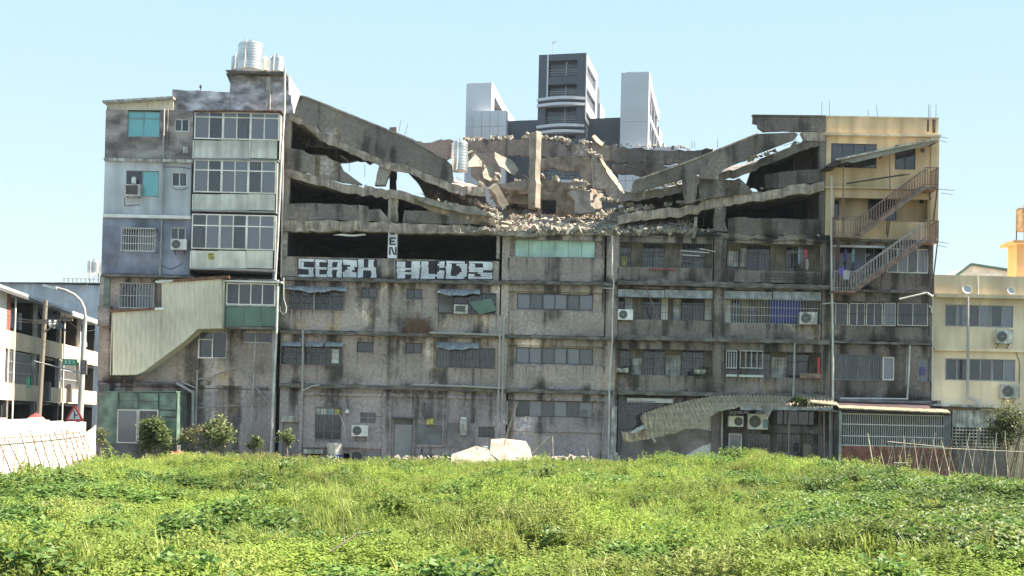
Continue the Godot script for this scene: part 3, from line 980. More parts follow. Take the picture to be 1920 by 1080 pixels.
	# green glazed balcony box
	var gb = thing("green_balcony_box", "glazed balcony box with dark green lower panels beside the cream stair enclosure", "balcony", Vector3(P2(470, 600).x, P2(470, 613).y, 0.6))
	win(gb, [424, 531, 516, 572], 0.95, 4, {"pm": ["glass_dark", "glass", "glass", "glass_dark"], "fw": 2.0, "curtains": [[0.1, 0.2, "curtain_blue"], [0.3, 0.4, "cloth_dark"], [0.78, 0.86, "curtain_blue"]]})
	block(gb, "end_strip", "green_dark", [419.5, 529, 423.8, 613], 0.03, 0.93)
	for q in [[424, 574.5, 456, 612], [458, 574.5, 487, 612], [489, 574.5, 517, 612]]:
		block(gb, "green_panel", "green_dark", q, 0.86, 0.92)
	for x in [457, 488]: block(gb, "rail_post", "green_sheet", [x - 0.8, 574.5, x + 0.8, 612], 0.86, 0.96)
	block(gb, "handrail", "white_worn", [424, 572.2, 519, 574.3], 0.84, 0.98)
	block(gb, "roof_edge", "white_paint", [418, 526, 528, 529], 0.03, 1.15)
	block(gb, "floor_edge", "ledge", [419, 612.4, 520, 617], 0.03, 1.0)
	slab_poly(gb, "end_panel", "green_dark", [[517.5, 530], [524, 529], [519, 613], [517, 613]], 0.05, 0.9)
	ac([320, 448, 349.5, 468], 0.85, "white outdoor air conditioner under the small window of the slate painted storey")
	ac_box([233, 345, 263, 368], 0.75, "window air conditioner with dark coil in the lilac wall's larger window")
	var jug = G.new()
	var jp = P(251, 345, 0.5)
	jug.lathe(jp, [[0.01, 0], [0.13, 0.01], [0.14, 0.3], [0.1, 0.38], [0.06, 0.42], [0.01, 0.42]], 12)
	solo("white_jug", jug, M["white_paint"], "small white jug standing on the lilac wall's window air conditioner", "jug")
	tank(P(470, 134, -2.2), 0.78, 1.75, "largest shiny steel water tank, in the middle of the stair hut roof", "steel_tank", 0.0)
	tank(P(447, 133, -4.0), 0.45, 0.95, "steel water tank half hidden behind the left of the largest one on the hut roof", "steel_tank", 0.0)
	tank(P(491, 134, -4.4), 0.4, 0.95, "small steel water tank just behind the right side of the largest hut roof tank", "steel_old", 0.0)
	tank(P(519, 136, -1.6), 0.44, 0.98, "short steel water tank alone at the right end of the stair hut roof", "steel_tank", 0.0)
	var an = G.new()
	var ap = P(376, 171, 0)
	an.tube(ap, ap + Vector3(0, 0.4, 0), 0.03); an.box(ap + Vector3(0, 0.25, 0), Vector3(0.12, 0.12, 0.12))
	part(b, "roof_bracket", an, M["dark_metal"])

# ---------------------------------------------------------------- collapsed block: the standing lower storeys
func letter(b, rows, q, z, px_outline = 1.6):
	# rows: strings of # cells; each run of cells is one stroke of the painted letter
	var r = RR(q, z)
	var nx = rows[0].length(); var ny = rows.size()
	var cw = r.size.x / nx; var ch = r.size.y / ny
	var o = px_outline * S(z)
	var g = G.new(); var k = G.new()
	var wob = {}     # the hand's wobble, one shift per grid corner
	for j in ny + 1:
		for i in nx + 1: wob[j * 100 + i] = Vector3(rng.randf_range(-0.22, 0.22) * cw, rng.randf_range(-0.22, 0.22) * ch, 0)
	for j in ny:
		var i = 0
		while i < nx:
			if rows[j][i] == "#":
				var e = i
				while e < nx and rows[j][e] == "#": e += 1
				var x0 = r.position.x + i * cw; var x1 = r.position.x + e * cw
				var y1 = r.end.y - j * ch; var y0 = y1 - ch
				var c4 = [Vector3(x0, y0, z + 0.008) + wob[(j + 1) * 100 + i], Vector3(x1, y0, z + 0.008) + wob[(j + 1) * 100 + e], Vector3(x1, y1, z + 0.008) + wob[j * 100 + e], Vector3(x0, y1, z + 0.008) + wob[j * 100 + i]]
				g.quad(c4[0], c4[1], c4[2], c4[3])
				if (j == ny - 1 or rows[j + 1][i] != "#") and rng.randf() < 0.35:      # a run of paint
					var dx = lerpf(c4[0].x, c4[1].x, rng.randf_range(0.2, 0.8)); var dl = rng.randf_range(0.06, 0.2)
					g.quad(Vector3(dx, c4[0].y - dl, z + 0.008), Vector3(dx + 0.025, c4[0].y - dl, z + 0.008), Vector3(dx + 0.03, c4[0].y + 0.02, z + 0.008), Vector3(dx - 0.01, c4[0].y + 0.02, z + 0.008))
				i = e
			i += 1
	var ow = func(): return Vector3(rng.randf_range(-0.05, 0.05), rng.randf_range(-0.03, 0.02), 0)
	k.quad(ow.call() + Vector3(r.position.x - o, r.position.y - o, z + 0.004), ow.call() + Vector3(r.end.x + o, r.position.y - o, z + 0.004), ow.call() + Vector3(r.end.x + o, r.end.y + o, z + 0.004), ow.call() + Vector3(r.position.x - o, r.end.y + o, z + 0.004))
	var m = part(b, "graffiti_letter", g, M["paint_white"])
	part(m, "black_outline", k, M["paint_black"])

func collapsed_building():
	var xl = P2(526, 650).x
	var xr = P2(1557, 650).x
	var b = thing("collapsed_building", "grey concrete apartment block with its upper storeys caved in at the middle", "building", Vector3((xl + xr) / 2, 0, -4))
	collapsed = b
	var f4 = P2(960, 528).y; var f5 = P2(960, 433).y
	var f3 = P2(960, 630).y; var f2 = P2(960, 733).y
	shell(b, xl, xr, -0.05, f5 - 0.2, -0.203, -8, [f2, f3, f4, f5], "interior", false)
	# party walls inside
	for q in [[936, 800], [1143, 800]]:
		var x = P2(q[0] + 6, q[1] - 100).x
		var g = G.new(); g.bx(x - 0.1, x + 0.1, -0.05, f5 - 0.2, -7.7, -0.5); part(b, "party_wall", g, M["interior"])
	# ----- left bay
	wall(b, "spandrel", "beam_grey", [527, 485, 936, 522], [], 0.0)
	wall(b, "wall", "concrete_wall", [526, 529.5, 937, 622.5], [[541, 541, 645, 581], [677, 539, 707, 559], [762, 541, 792, 561], [822, 549, 930, 589]], 0.0)
	wall(b, "wall", "concrete_wall", [525, 630, 937, 723], [[527, 647, 641, 684], [669, 641, 700, 661], [761, 643, 791, 663], [818, 652, 928, 690]], 0.0)
	wall(b, "wall", "concrete_wall", [523, 730.5, 938, 895], [[591, 764, 640, 824], [675, 773, 705, 794], [738, 785, 773, 870], [529, 780, 560, 890], [897, 800, 927, 820], [574, 851, 602, 870], [800, 854, 842, 876], [643, 850, 655, 890], [660, 848, 678, 890]], 0.0)
	for q in [[526, 522.5, 942, 529], [525, 623, 942, 629.6], [523, 723.3, 942, 730.2]]: ledge(b, q, -0.1, 0.38)
	for q in [[527, 434, 538, 485], [727, 433, 745, 485], [931, 439, 937, 485]]: block(b, "column", "beam_grey", q, -0.3, 0.0)
	slab_poly(b, "painted_light_slit", "white_paint", [[624, 440], [640, 438.6], [662, 439.6], [684, 438.4], [686, 441], [664, 443], [640, 441.6]], -0.14, -0.1, 0.02)  # added pale strip: white paint standing in for a bright slit of light
	# windows third floor
	win(b, [541, 541, 645, 581], -0.05, 4, {"fm": "frame_grey", "pm": ["glass_dark", "glass"], "fw": 1.0, "curtains": [[0.0, 0.2, "cloth_dark"], [0.55, 0.75, "cloth_dark"]]})
	grille(b, [539, 540, 646, 581], 0.2, 26, 3, "bars_rust", 0.016, 0.18)
	block(b, "grille_post", "frame_grey", [588, 541, 590.5, 581], 0.2, 0.24)
	awning(b, [530, 535.5, 649, 545], 0.05, 0.5, "awning_grey", 0.08)
	win(b, [677, 539, 707, 559], -0.08, 2, {"fm": "bars_rust", "pm": ["glass_dark", "glass"], "fw": 1.6})
	win(b, [762, 541, 792, 561], -0.08, 2, {"fm": "bars_rust", "pm": ["glass_dark", "glass"], "fw": 1.6})
	win(b, [822, 549, 930, 589], -0.05, 4, {"fm": "frame_dark", "pm": ["glass_dark"], "fw": 1.0})
	block(b, "blind_board", "board", [823, 551, 849, 586], 0.02, 0.08)
	grille(b, [822, 549, 931, 588], 0.2, 16, 2, "bars_rust", 0.016, 0.18)
	awning(b, [820, 541, 900, 551], 0.05, 0.5, "awning_grey", 0.07)
	ac_box([851, 571, 877, 588], 0.4, "window air conditioner with pale frame beside the sagging green tarp")
	var tp = G.new()
	tp.prism(poly([[880, 566], [921, 560], [931, 582], [899, 590], [888, 578]], 0.34), 0.32, 0.34)
	part(b, "torn_tarp", tp, M["green_dark"])
	# windows second floor
	win(b, [527, 647, 641, 684], -0.05, 4, {"fm": "frame_dark", "pm": ["glass_dark"], "fw": 1.0, "curtains": [[0.3, 0.42, "maroon"]]})
	block(b, "white_board", "white_paint", [622, 655, 635, 681], 0.02, 0.05)
	grille(b, [527, 647, 641, 684], 0.2, 26, 3, "bars", 0.016, 0.18)
	awning(b, [526, 640, 565, 648], 0.05, 0.5, "awning_grey", 0.02); awning(b, [573, 640, 605, 648], 0.05, 0.5, "awning_grey", 0.02); awning(b, [609, 641, 643, 649], 0.05, 0.5, "awning_grey", 0.02)
	win(b, [669, 641, 700, 661], -0.08, 1, {"fm": "bars_rust", "pm": ["glass_dark"], "fw": 1.6})
	win(b, [761, 643, 791, 663], -0.08, 2, {"fm": "bars_rust", "pm": ["glass_dark", "glass"], "fw": 1.6})
	win(b, [818, 652, 928, 690], -0.05, 4, {"fm": "bars_rust", "pm": ["glass", "glass_dark"], "fw": 1.3, "curtains": [[0.0, 0.22, "inner_wall"], [0.86, 1.0, "inner_wall"]]})
	grille(b, [818, 652, 928, 690], 0.2, 18, 2, "bars", 0.016, 0.18)
	awning(b, [818, 641, 898, 653], 0.05, 0.55, "awning_grey", 0.06)
	# ground floor left bay: pilasters, window, door, panels
	for q in [[560, 737, 567, 880], [716, 735, 733, 893], [829, 741, 839, 800], [928, 742, 937, 893]]: block(b, "pilaster", "concrete_wall", q, 0.002, 0.12)
	for q in [[567.3, 737, 715.7, 742], [733.3, 739, 828.7, 745], [839.3, 743, 927.7, 748]]: block(b, "wall_beam", "concrete_wall", q, 0.003, 0.1)
	block(b, "pipe_shelf", "concrete_wall", [567.4, 828, 715.6, 840], 0.003, 0.16)
	var w1 = win(b, [591, 764, 640, 824], -0.06, 3, {"fm": "frame_grey", "tr": 0.22, "pm": ["glass_dark"], "fw": 1.2})
	for q in [[593, 766, 614, 777, "white_worn"], [615, 766, 626, 777, "curtain_blue"], [627, 767, 638, 777, "yellow"]]:
		block(b, "fanlight_card", q[4], [q[0], q[1], q[2], q[3]], -0.05, -0.04)
	grille(b, [591, 764, 640, 824], 0.04, 10, 4, "bars", 0.02)
	win(b, [675, 773, 705, 794], -0.05, 2, {"fm": "frame_grey", "tr": 0.5, "pm": ["glass_dark", "glass"], "fw": 1.2})
	var dr = block(b, "door", "door_grey", [739, 796, 772, 869], -0.12, -0.06)
	var hd = G.new(); hd.box(P(742, 832, -0.02), Vector3(0.08, 0.12, 0.08)); part(dr, "handle", hd, M["white_worn"])
	block(b, "door_head", "board", [739, 785.5, 772, 795.6], -0.12, -0.04)
	block(b, "door_canopy", "ledge", [735, 783, 775, 785], -0.05, 0.35)
	block(b, "shutter_box", "white_worn", [527, 780, 560, 791.5], -0.1, 0.14)
	block(b, "roller_shutter", "board_mauve", [530, 792, 560, 888], -0.16, -0.1)
	block(b, "board_panel", "board", [781, 797, 829, 834], 0.003, 0.05)
	block(b, "board_panel", "board_mauve", [839.5, 793, 890, 840], 0.003, 0.04)
	for q in [[776, 795, 781, 838], [829, 795, 836, 838], [781.1, 834, 828.9, 838]]: block(b, "panel_frame", "concrete_wall", q, 0.003, 0.09)
	win(b, [897, 800, 927, 820], -0.05, 3, {"fm": "frame_dark", "pm": ["glass_dark"], "fw": 1.2})
	block(b, "lintel", "white_worn", [569, 843, 606, 850.6], -0.05, 0.3)
	block(b, "door_leaf", "board", [661, 848.5, 678, 890], -0.12, -0.06)
	block(b, "low_shutter", "board_mauve", [679, 846, 714, 892], 0.003, 0.05)
	grille(b, [800, 854, 842, 876], 0.03, 12, 2, "dark_metal", 0.035)
	# ground floor fittings
	ac([659, 797, 690, 818], 0.55, "white air conditioner on the ground floor wall right of the tall barred window")
	var lamp = thing("wall_lantern", "dark wall lantern with a pale glass shade above the ground floor air conditioner", "lantern", P(651, 778, 0.02))
	var l1 = G.new(); l1.path([P(650, 752, 0.02), P(650, 752, 0.2), P(652, 758, 0.25), P(652, 768, 0.25)], 0.04); part(lamp, "arm", l1, M["dark_metal"])
	var l2 = G.new(); l2.lathe(P(651, 775, 0.25), [[0.05, 0], [0.13, 0.02], [0.08, 0.2], [0.03, 0.26]], 10); part(lamp, "shade", l2, M["white_paint"])
	var wh = thing("water_heater", "pale wall mounted water heater right of the ground floor board panels", "water heater", P(869, 816, 0.2))
	block(wh, "body", "white_worn", [862, 786, 876, 816], 0.06, 0.35)
	block(wh, "cap", "alum", [864, 782.5, 874, 785.7], 0.1, 0.3)
	block(wh, "vent", "frame_grey", [866, 795, 868.5, 808], 0.352, 0.36)
	var hp = G.new(); hp.path([P(866, 816, 0.2), P(868, 822, 0.2), P(880, 824, 0.25), P(890, 832, 0.3)], 0.02); part(wh, "hose", hp, M["pipe_grey"])
	var yb = thing("yellow_box", "pair of small yellow meter boxes under a black wall pipe", "meter box", P(806, 796, 0.05))
	block(yb, "box", "yellow", [799, 785, 805.5, 796], 0.02, 0.2); block(yb, "box", "yellow", [806.5, 785, 813, 796], 0.02, 0.2)
	pipe(b, [[794, 755], [794, 775], [797, 782], [801, 787]], 0.16, 2.6, "dark_metal", "black_pipe")
	var drum = thing("plastic_drum", "pale plastic drum with a blue printed band by the ground floor wall", "drum", P(627, 862, 0.9))
	var dg = G.new()
	dg.lathe(P(627, 873, 0.9), [[0.01, 0], [0.40, 0.0], [0.43, 0.5], [0.41, 0.52], [0.45, 1.2], [0.43, 1.3], [0.01, 1.32]], 20)
	part(drum, "body", dg, M["white_worn"])
	var db = G.new()
	db.lathe(P(627, 873, 0.9), [[0.437, 0.3], [0.448, 0.62]], 20)
	part(drum, "blue_band", db, M["blue"])
	var dm = G.new()
	for i in 5:
		var a = PI * (0.3 + 0.1 * i)
		var c = P(627, 873, 0.9) + Vector3(-cos(a) * 0.45, 0.47, sin(a) * 0.45)
		dm.box(c, Vector3(0.05, 0.2 - 0.05 * (i % 2), 0.03), Basis(Vector3(0, 1, 0), 0.4 - 0.2 * i))
	part(drum, "printed_mark", dm, M["white_paint"])
	# pipes on the left bay
	pipe(b, [[568, 618], [567, 735], [566, 745]], 0.45, 2.0)
	pipe(b, [[566, 733], [585, 724], [599, 722]], 0.47, 1.8)
	pipe(b, [[805, 624], [880, 626], [946, 629]], 0.48, 2.0, "pipe_grey"); pipe(b, [[774, 721], [860, 724], [947, 728]], 0.48, 2.0, "pipe_grey")
	pipe(b, [[938, 592], [936, 700], [932, 825]], 0.5, 2.0, "pipe_grey"); pipe(b, [[944.5, 592], [943, 700], [940, 825]], 0.5, 2.0, "pipe_grey")
	pipe(b, [[896, 742], [891, 800]], 0.1, 0.7); pipe(b, [[693, 780], [740, 782], [790, 784]], 0.05, 0.4, "cable", "cable")
	pipe(b, [[637, 778], [643, 790], [647, 808], [650, 812]], 0.1, 0.8, "pipe_white", "hose")
	pipe(b, [[640, 838], [676, 838], [678, 850]], 0.25, 1.0); pipe(b, [[791, 840], [790, 866]], 0.15, 1.7, "dark_metal")
	# graffiti
	var L = {
		"S": ["######", "##....", "##....", "######", "....##", "....##", "######"], "E": ["#####", "##...", "##...", "#####", "##...", "##...", "#####"],
		"A": ["######", "##..##", "##..##", "######", "##..##", "##..##", "##..##"], "Z": ["######", "######", "...###", "..###.", ".###..", "######", "######"],
		"K": ["##..##.", "##..##.", "##..##.", "#######", "##...##", "##...##", "##...##"],
		"H": ["###..###", "###..###", "###..###", "########", "###..###", "########", "###..###", "###..###"],
		"l": ["###...", "###...", "###...", "###...", "###...", "###...", "######", "######"], "i": ["..###", ".####", "..###", ".....", "..###", ".####", "#####", ".####"],
		"O": ["#######.", "##..####", "##...###", "##....##", "##....##", "##...###", "##..####", "#######."], "D": ["########", "##...###", "##...###", "########", "#####...", "...#####", "##..####", "########"],
	}
	var x = 560.0
	for q in [["S", 560, 588], ["E", 591, 612], ["A", 614, 641], ["Z", 643, 669], ["K", 671, 706]]: letter(b, L[q[0]], [q[1], 485.8 + (q[1] - 560) * 0.012, q[2], 519.4 + (q[1] - 560) * 0.012], 0.0)
	for q in [["H", 744, 787], ["l", 790, 816], ["i", 817, 833], ["O", 836, 876], ["D", 879, 923]]: letter(b, L[q[0]], [q[1], 490, q[2], 522.5], 0.0)
	var cw = G.new(); cw.rc(R(727.5, 430, 744.5, 484, 0.006), 0.002, 0.006)
	var cp = part(b, "painted_column_face", cw, M["paint_white"])
	for q in [[737, 424, 741, 440], [731, 437, 736.9, 440], [730, 445, 733.5, 459.5], [733.6, 445, 742, 448], [733.6, 451, 740, 454], [733.6, 456.5, 742, 459.5], [729.5, 463, 732.5, 478], [740.5, 463, 743.5, 478]]:
		var k = G.new(); k.rc(RR(q, 0.01), 0.007, 0.01); part(cp, "black_stroke", k, M["paint_black"])
	var kd = G.new(); kd.prism(poly([[732.5, 463], [735.5, 463], [740.5, 478], [737.5, 478]], 0.0105), 0.007, 0.0105); part(cp, "black_stroke", kd, M["paint_black"])
	# ----- centre bay
	for q in [[937.3, 437, 951, 893], [1134, 440, 1149, 893]]: block(b, "column", "concrete_wall", q, -0.35, 0.06)
	for st in [[[951.3, 437, 1133.7, 527], [954, 450, 1132, 483]], [[951.3, 534, 1133.7, 629], [953, 547, 1132, 584]], [[951.3, 636, 1133.7, 730], [951.5, 648, 1132, 686]], [[951.3, 738, 1133.7, 893], [952, 751, 1131, 878]]]:
		wall(b, "wall", "concrete_wall", st[0], [st[1]], 0.0, 0.18)
	wall(b, "recess_wall", "concrete_wall", [952, 449, 1134, 484], [[966, 449.5, 1115, 482.5]], -0.21, 0.1)
	wall(b, "recess_wall", "concrete_wall", [952, 546, 1133, 585], [[969, 551, 1112, 581]], -0.21, 0.1)
	wall(b, "recess_wall", "concrete_wall", [951, 647, 1133, 687], [[967, 652, 1112, 683]], -0.21, 0.1)
	wall(b, "recess_wall", "concrete_wall", [951, 750, 1132, 879], [[967, 752, 1111, 782]], -0.21, 0.1)
	block(b, "sill_band", "concrete_wall", [952.5, 797, 1130.5, 810], -0.2, -0.12)
	for q in [[942, 527.4, 1153, 533.6], [942, 629.4, 1151, 635.6], [942, 730.5, 1149, 737.6]]: ledge(b, q, -0.1, 0.36)
	for i in 6: block(b, "teal_panel", "teal_panel", [966.5 + i * 24.8, 450 + i * 0.3, 966.5 + (i + 1) * 24.8 - 0.5, 481.5 + i * 0.3], -0.26, -0.22 + 0.004 * (i % 2))
	win(b, [969, 551, 1112, 581], -0.24, 6, {"fm": "frame_dark", "pm": ["glass_pale", "glass", "glass_pale"], "fw": 1.8, "thick": 2, "curtains": [[0.0, 0.32, "curtain"], [0.34, 0.5, "board", 0.35], [0.5, 0.82, "curtain"], [0.84, 1.0, "curtain", 0.2]]})
	win(b, [967, 652, 1112, 683], -0.24, 6, {"fm": "frame_dark", "pm": ["glass_pale", "glass_pale", "glass"], "fw": 1.8, "thick": 2, "curtains": [[0.0, 0.16, "board"], [0.17, 0.66, "curtain"], [0.68, 0.83, "curtain", 0.4], [0.84, 1.0, "curtain_blue"]]})
	win(b, [967, 752, 1111, 782], -0.24, 6, {"fm": "frame_dark", "pm": ["glass_dark", "glass_pale", "glass", "glass_pale"], "fw": 1.4, "curtains": [[0.18, 0.34, "curtain"], [0.5, 0.7, "curtain"], [0.7, 1.0, "board"]]})
	grille(b, [969, 753, 984, 781], -0.17, 4, 2, "bars", 0.018); grille(b, [1090, 769, 1100, 782], -0.17, 4, 1, "dark_metal", 0.02)
	pipe(b, [[1148, 441], [1147.5, 510], [1151, 530], [1149, 560], [1148, 640], [1143, 700], [1141, 860]], 0.5, 1.4, "pipe_white")
	pipe(b, [[951, 752], [950, 796]], 0.2, 1.2, "pipe_white")
	pipe(b, [[971, 752], [955, 800], [945, 836]], 0.5, 1.2, "bamboo_pale", "leaning_stick")
	pipe(b, [[1131, 800], [1129, 876]], 0.12, 1.2)
	# ----- right bay: recessed balconies
	for q in [[1149.4, 441, 1158, 893], [1337, 446, 1358, 893], [1540, 452, 1557, 893]]: block(b, "column", "concrete_wall", q, -0.35, 0.05)
	var st = [[[1158.3, 440, 1336.7, 527], [1158.4, 455, 1336.6, 502]], [[1358.3, 446, 1539.7, 530], [1358.4, 457, 1539.6, 508]], [[1158.3, 538, 1336.7, 632], [1158.4, 542, 1336.6, 600]], [[1358.3, 541, 1539.7, 636], [1358.4, 545, 1539.6, 607]], [[1158.3, 640, 1336.7, 735], [1158.4, 655, 1336.6, 704]], [[1358.3, 644, 1539.7, 739], [1358.4, 659, 1539.6, 708]]]
	for s in st: wall(b, "spandrel", "concrete_wall", s[0], [s[1]], 0.0, 0.18)
	for q in [[1158, 529, 1557, 538], [1158, 633, 1557, 641], [1158, 736, 1557, 744]]: ledge(b, q, -0.15, 0.36, "ledge", 0.05)
	for s in [[[1158, 445, 1337, 512], [[1161, 462, 1183, 509], [1204, 457, 1246, 509], [1279, 457, 1322, 509]]], [[1358, 450, 1540, 514], [[1363, 468, 1385, 512], [1400, 460, 1443, 512], [1473, 462, 1496, 512]]],
			[[1158, 552, 1337, 610], [[1160, 556, 1171, 608], [1204, 556, 1240, 608], [1278, 556, 1320, 608]]], [[1358, 556, 1540, 614], [[1372, 560, 1388, 612], [1403, 573, 1420, 612]]],
			[[1158, 650, 1337, 712], [[1161, 655, 1182, 710], [1205, 655, 1247, 710], [1278, 655, 1320, 710]]], [[1358, 652, 1540, 716], [[1364, 660, 1386, 714], [1400, 660, 1444, 714], [1476, 662, 1517, 714]]]]:
		wall(b, "balcony_rear_wall", "inner_wall", s[0], s[1], -1.1, 0.1)
		for h in s[1]:
			win(b, [h[0], h[1], h[2], h[3]], -1.13, 2 if h[2] - h[0] > 25 else 1, {"fm": "frame_dark", "tr": 0.3, "pm": ["glass_dark", "glass"], "fw": 1.0, "curtains": [[0.5, 0.8, "cloth_dark"]]})
	for q in [[1364, 470, 1384, 500, "white_worn"], [1388, 466, 1399, 500, "white_worn"], [1360, 562, 1369, 604, "alum"], [1240, 556, 1252, 600, "alum"], [1322, 556, 1334, 600, "alum"], [1262, 560, 1276, 600, "white_worn"], [1185, 672, 1203, 704, "white_worn"], [1249, 666, 1276, 704, "white_worn"], [1447, 670, 1474, 708, "white_worn"], [1172, 558, 1186, 586, "sheet_grey"]]:
		block(b, "balcony_board", q[4], [q[0], q[1], q[2], q[3]], -1.04, -0.98)
	for q in [[1158.6, 543, 1246, 557], [1247.5, 544, 1336.4, 559], [1358.6, 546, 1448, 560], [1449.5, 547, 1539.4, 562]]: block(b, "header_panel", "awning_grey", q, -0.1, 0.06)
	for q in [[1160, 455, 1336, 502, "bars"], [1360, 457, 1538, 508, "bars_rust"], [1160, 559, 1336, 600, "bars_rust"], [1360, 562, 1538, 607, "bars_white"], [1160, 655, 1336, 704, "bars"], [1360, 659, 1538, 708, "bars_rust"]]:
		grille(b, [q[0], q[1], q[2], q[3]], -0.04, 34, 3, q[4], 0.013)
	for q in [[1362, 658, 1381, 690], [1388, 658, 1430, 690]]:
		grille(b, q, 0.03, 4, 1, "bars_white", 0.03)
	for q in [[1362, 702, 1382, 706], [1386, 703, 1432, 707]]: block(b, "cage_ledge", "bars_white", q, 0.02, 0.3)
	for q in [[1500, 700, 1540, 709]]: block(b, "cage_ledge", "stair_red", q, 0.02, 0.3)
	block(b, "red_post", "red", [1533, 670, 1537, 700], 0.01, 0.06)
	block(b, "sill", "brick", [1218, 503, 1268, 506.5], 0.003, 0.1)
	block(b, "glass_block_strip", "yellow", [1165, 481, 1176, 498], -1.2, -1.16)
	# exposed reinforcement on the damaged spandrel
	var rb = G.new()
	for i in 13:
		var a = P(1428 + i * 8.4, 511, 0.03); var e = P(1428 + i * 8.4, 525, 0.03); rb.tube(a, e, 0.012, 0.012, 4)
	for j in 3: rb.tube(P(1426, 513 + j * 5, 0.035), P(1532, 515 + j * 5, 0.035), 0.012, 0.012, 4)
	var rbo = part(b, "exposed_rebar", rb, M["bars_rust"]); rbo.set_meta("kind", "stuff")
	pipe(b, [[1490, 642], [1489, 700], [1487, 742]], 0.42, 1.8); pipe(b, [[1559.5, 330], [1559, 480], [1561, 600], [1562, 752]], 0.6, 1.9, "pipe_white")
	for q in [[[1194, 500], [1214, 545], [1234, 600]], [[1232, 602], [1216, 622], [1204, 634]]]: pipe(b, q, 0.3, 0.9, "bamboo", "leaning_stick")
	for q in [[[1130, 540], [1150, 541]], [[1276, 470], [1330, 474]], [[1280, 478], [1312, 480]], [[1312, 466], [1342, 472]]]: pipe(b, q, 0.4, 0.9, "pipe_white", "clothes_pole")
	ac([1159, 580, 1187, 599.5], 0.25, "white air conditioner with a blue label, in the third floor balcony nearest the centre bay")
	ac([1500, 585, 1532, 608], 0.4, "large cream air conditioner hung at the right end of the blue tarp balcony", "white_worn")
	# ground floor right bay
	wall(b, "wall", "concrete_wall", [1158.3, 744.5, 1336.7, 893], [[1160, 753, 1228, 802]], -0.3, 0.18)
	block(b, "white_render", "white_paint", [1176, 747, 1262, 755], -0.29, -0.1)
	win(b, [1160, 753, 1228, 802], -0.4, 3, {"fm": "frame_grey", "pm": ["glass_dark", "glass"], "fw": 1.0})
	grille(b, [1157, 752, 1228, 802], 0.05, 16, 4, "bars", 0.02, 0.3)
	block(b, "white_pillar", "white_worn", [1146, 762, 1156, 850], 0.06, 0.26)
	wall(b, "white_wall", "white_paint", [1256, 765, 1349, 893], [], -0.1, 0.15)
	slab_poly(b, "bare_patch", "board_mauve", [[1166, 815], [1180, 806], [1215, 808], [1262, 804], [1330, 805], [1341, 812], [1340, 826], [1318, 836], [1300, 843], [1285, 856], [1270, 893], [1160, 893]], -0.09, -0.085, 0.05)
	wall(b, "wall", "beam_dark", [1358.3, 745.5, 1539.7, 893], [[1370, 752, 1440, 778], [1366, 813, 1391, 850], [1403, 814, 1444, 842], [1457, 814, 1500, 848], [1513, 815, 1542, 832], [1456, 765, 1538, 797]], -0.5, 0.15)
	win(b, [1366, 813, 1391, 850], -0.52, 1, {"fm": "alum", "pm": ["glass_pale"], "fw": 2.2, "name": "door"})
	for q in [[1403, 814, 1444, 842], [1457, 814, 1500, 848], [1513, 815, 1538, 832]]:
		win(b, q, -0.52, 2, {"fm": "frame_grey", "pm": ["glass_dark", "glass"], "fw": 1.3}); grille(b, q, -0.45, 8, 3, "bars", 0.018)
	win(b, [1456, 765, 1538, 797], -0.52, 4, {"fm": "bars_rust", "pm": ["glass_dark"], "fw": 1.3})
	win(b, [1370, 752, 1440, 778], -0.52, 3, {"fm": "bars_rust", "pm": ["glass_dark"], "fw": 1.3})
	block(b, "sill_beam", "beam_grey", [1440, 799, 1539, 812], -0.49, -0.3)
	pipe(b, [[1354, 757], [1353, 880]], 0.15, 2.6); pipe(b, [[1480, 770], [1478, 870]], 0.2, 1.2); pipe(b, [[1545, 770], [1546, 880]], 0.5, 1.4); pipe(b, [[1560, 765], [1559, 880]], 0.7, 2.4)
	ac([1366, 780, 1394, 800], 0.1, "air conditioner with a black fan opening left of the twin under the torn awning", "white_paint", 1)
	ac([1403, 776, 1440, 805], 0.15, "larger air conditioner with blue streaks under the awning's hanging corner")
	clothes([1430, 786, 1441, 803], 0.2, "curtain_blue", "pale blue rag hanging over the larger ground floor air conditioner", "")
	# laundry
	clothes([1496, 466, 1501, 496], -0.3, "curtain_blue", "pale blue garment hanging on the top right balcony, left of the red one", "")
	clothes([1501.5, 466, 1507, 502], -0.3, "board_mauve", "mauve garment hanging between the pale blue and the red one", "")
	clothes([1507.5, 468, 1514, 484], -0.28, "pink", "bright red garment hanging on the top right balcony", "")
	clothes([1510, 485, 1516, 506], -0.3, "white_worn", "white garment hanging low beneath the bright red one", "")
	var bt = G.new()
	for i in 22:
		var xa = lerpf(1444, 1502, i / 22.0); var xb = lerpf(1444, 1502, (i + 1) / 22.0)
		var za = -0.12 + 0.05 * (i % 2); var zb = -0.07 - 0.05 * (i % 2)
		bt.quad(P(xa, 606, za), P(xb, 606, zb), P(xb, 563, zb), P(xa, 562, za))
	solo("blue_tarp", bt, M["tarp_blue"], "deep blue tarp curtain hanging inside the third floor balcony", "tarp")
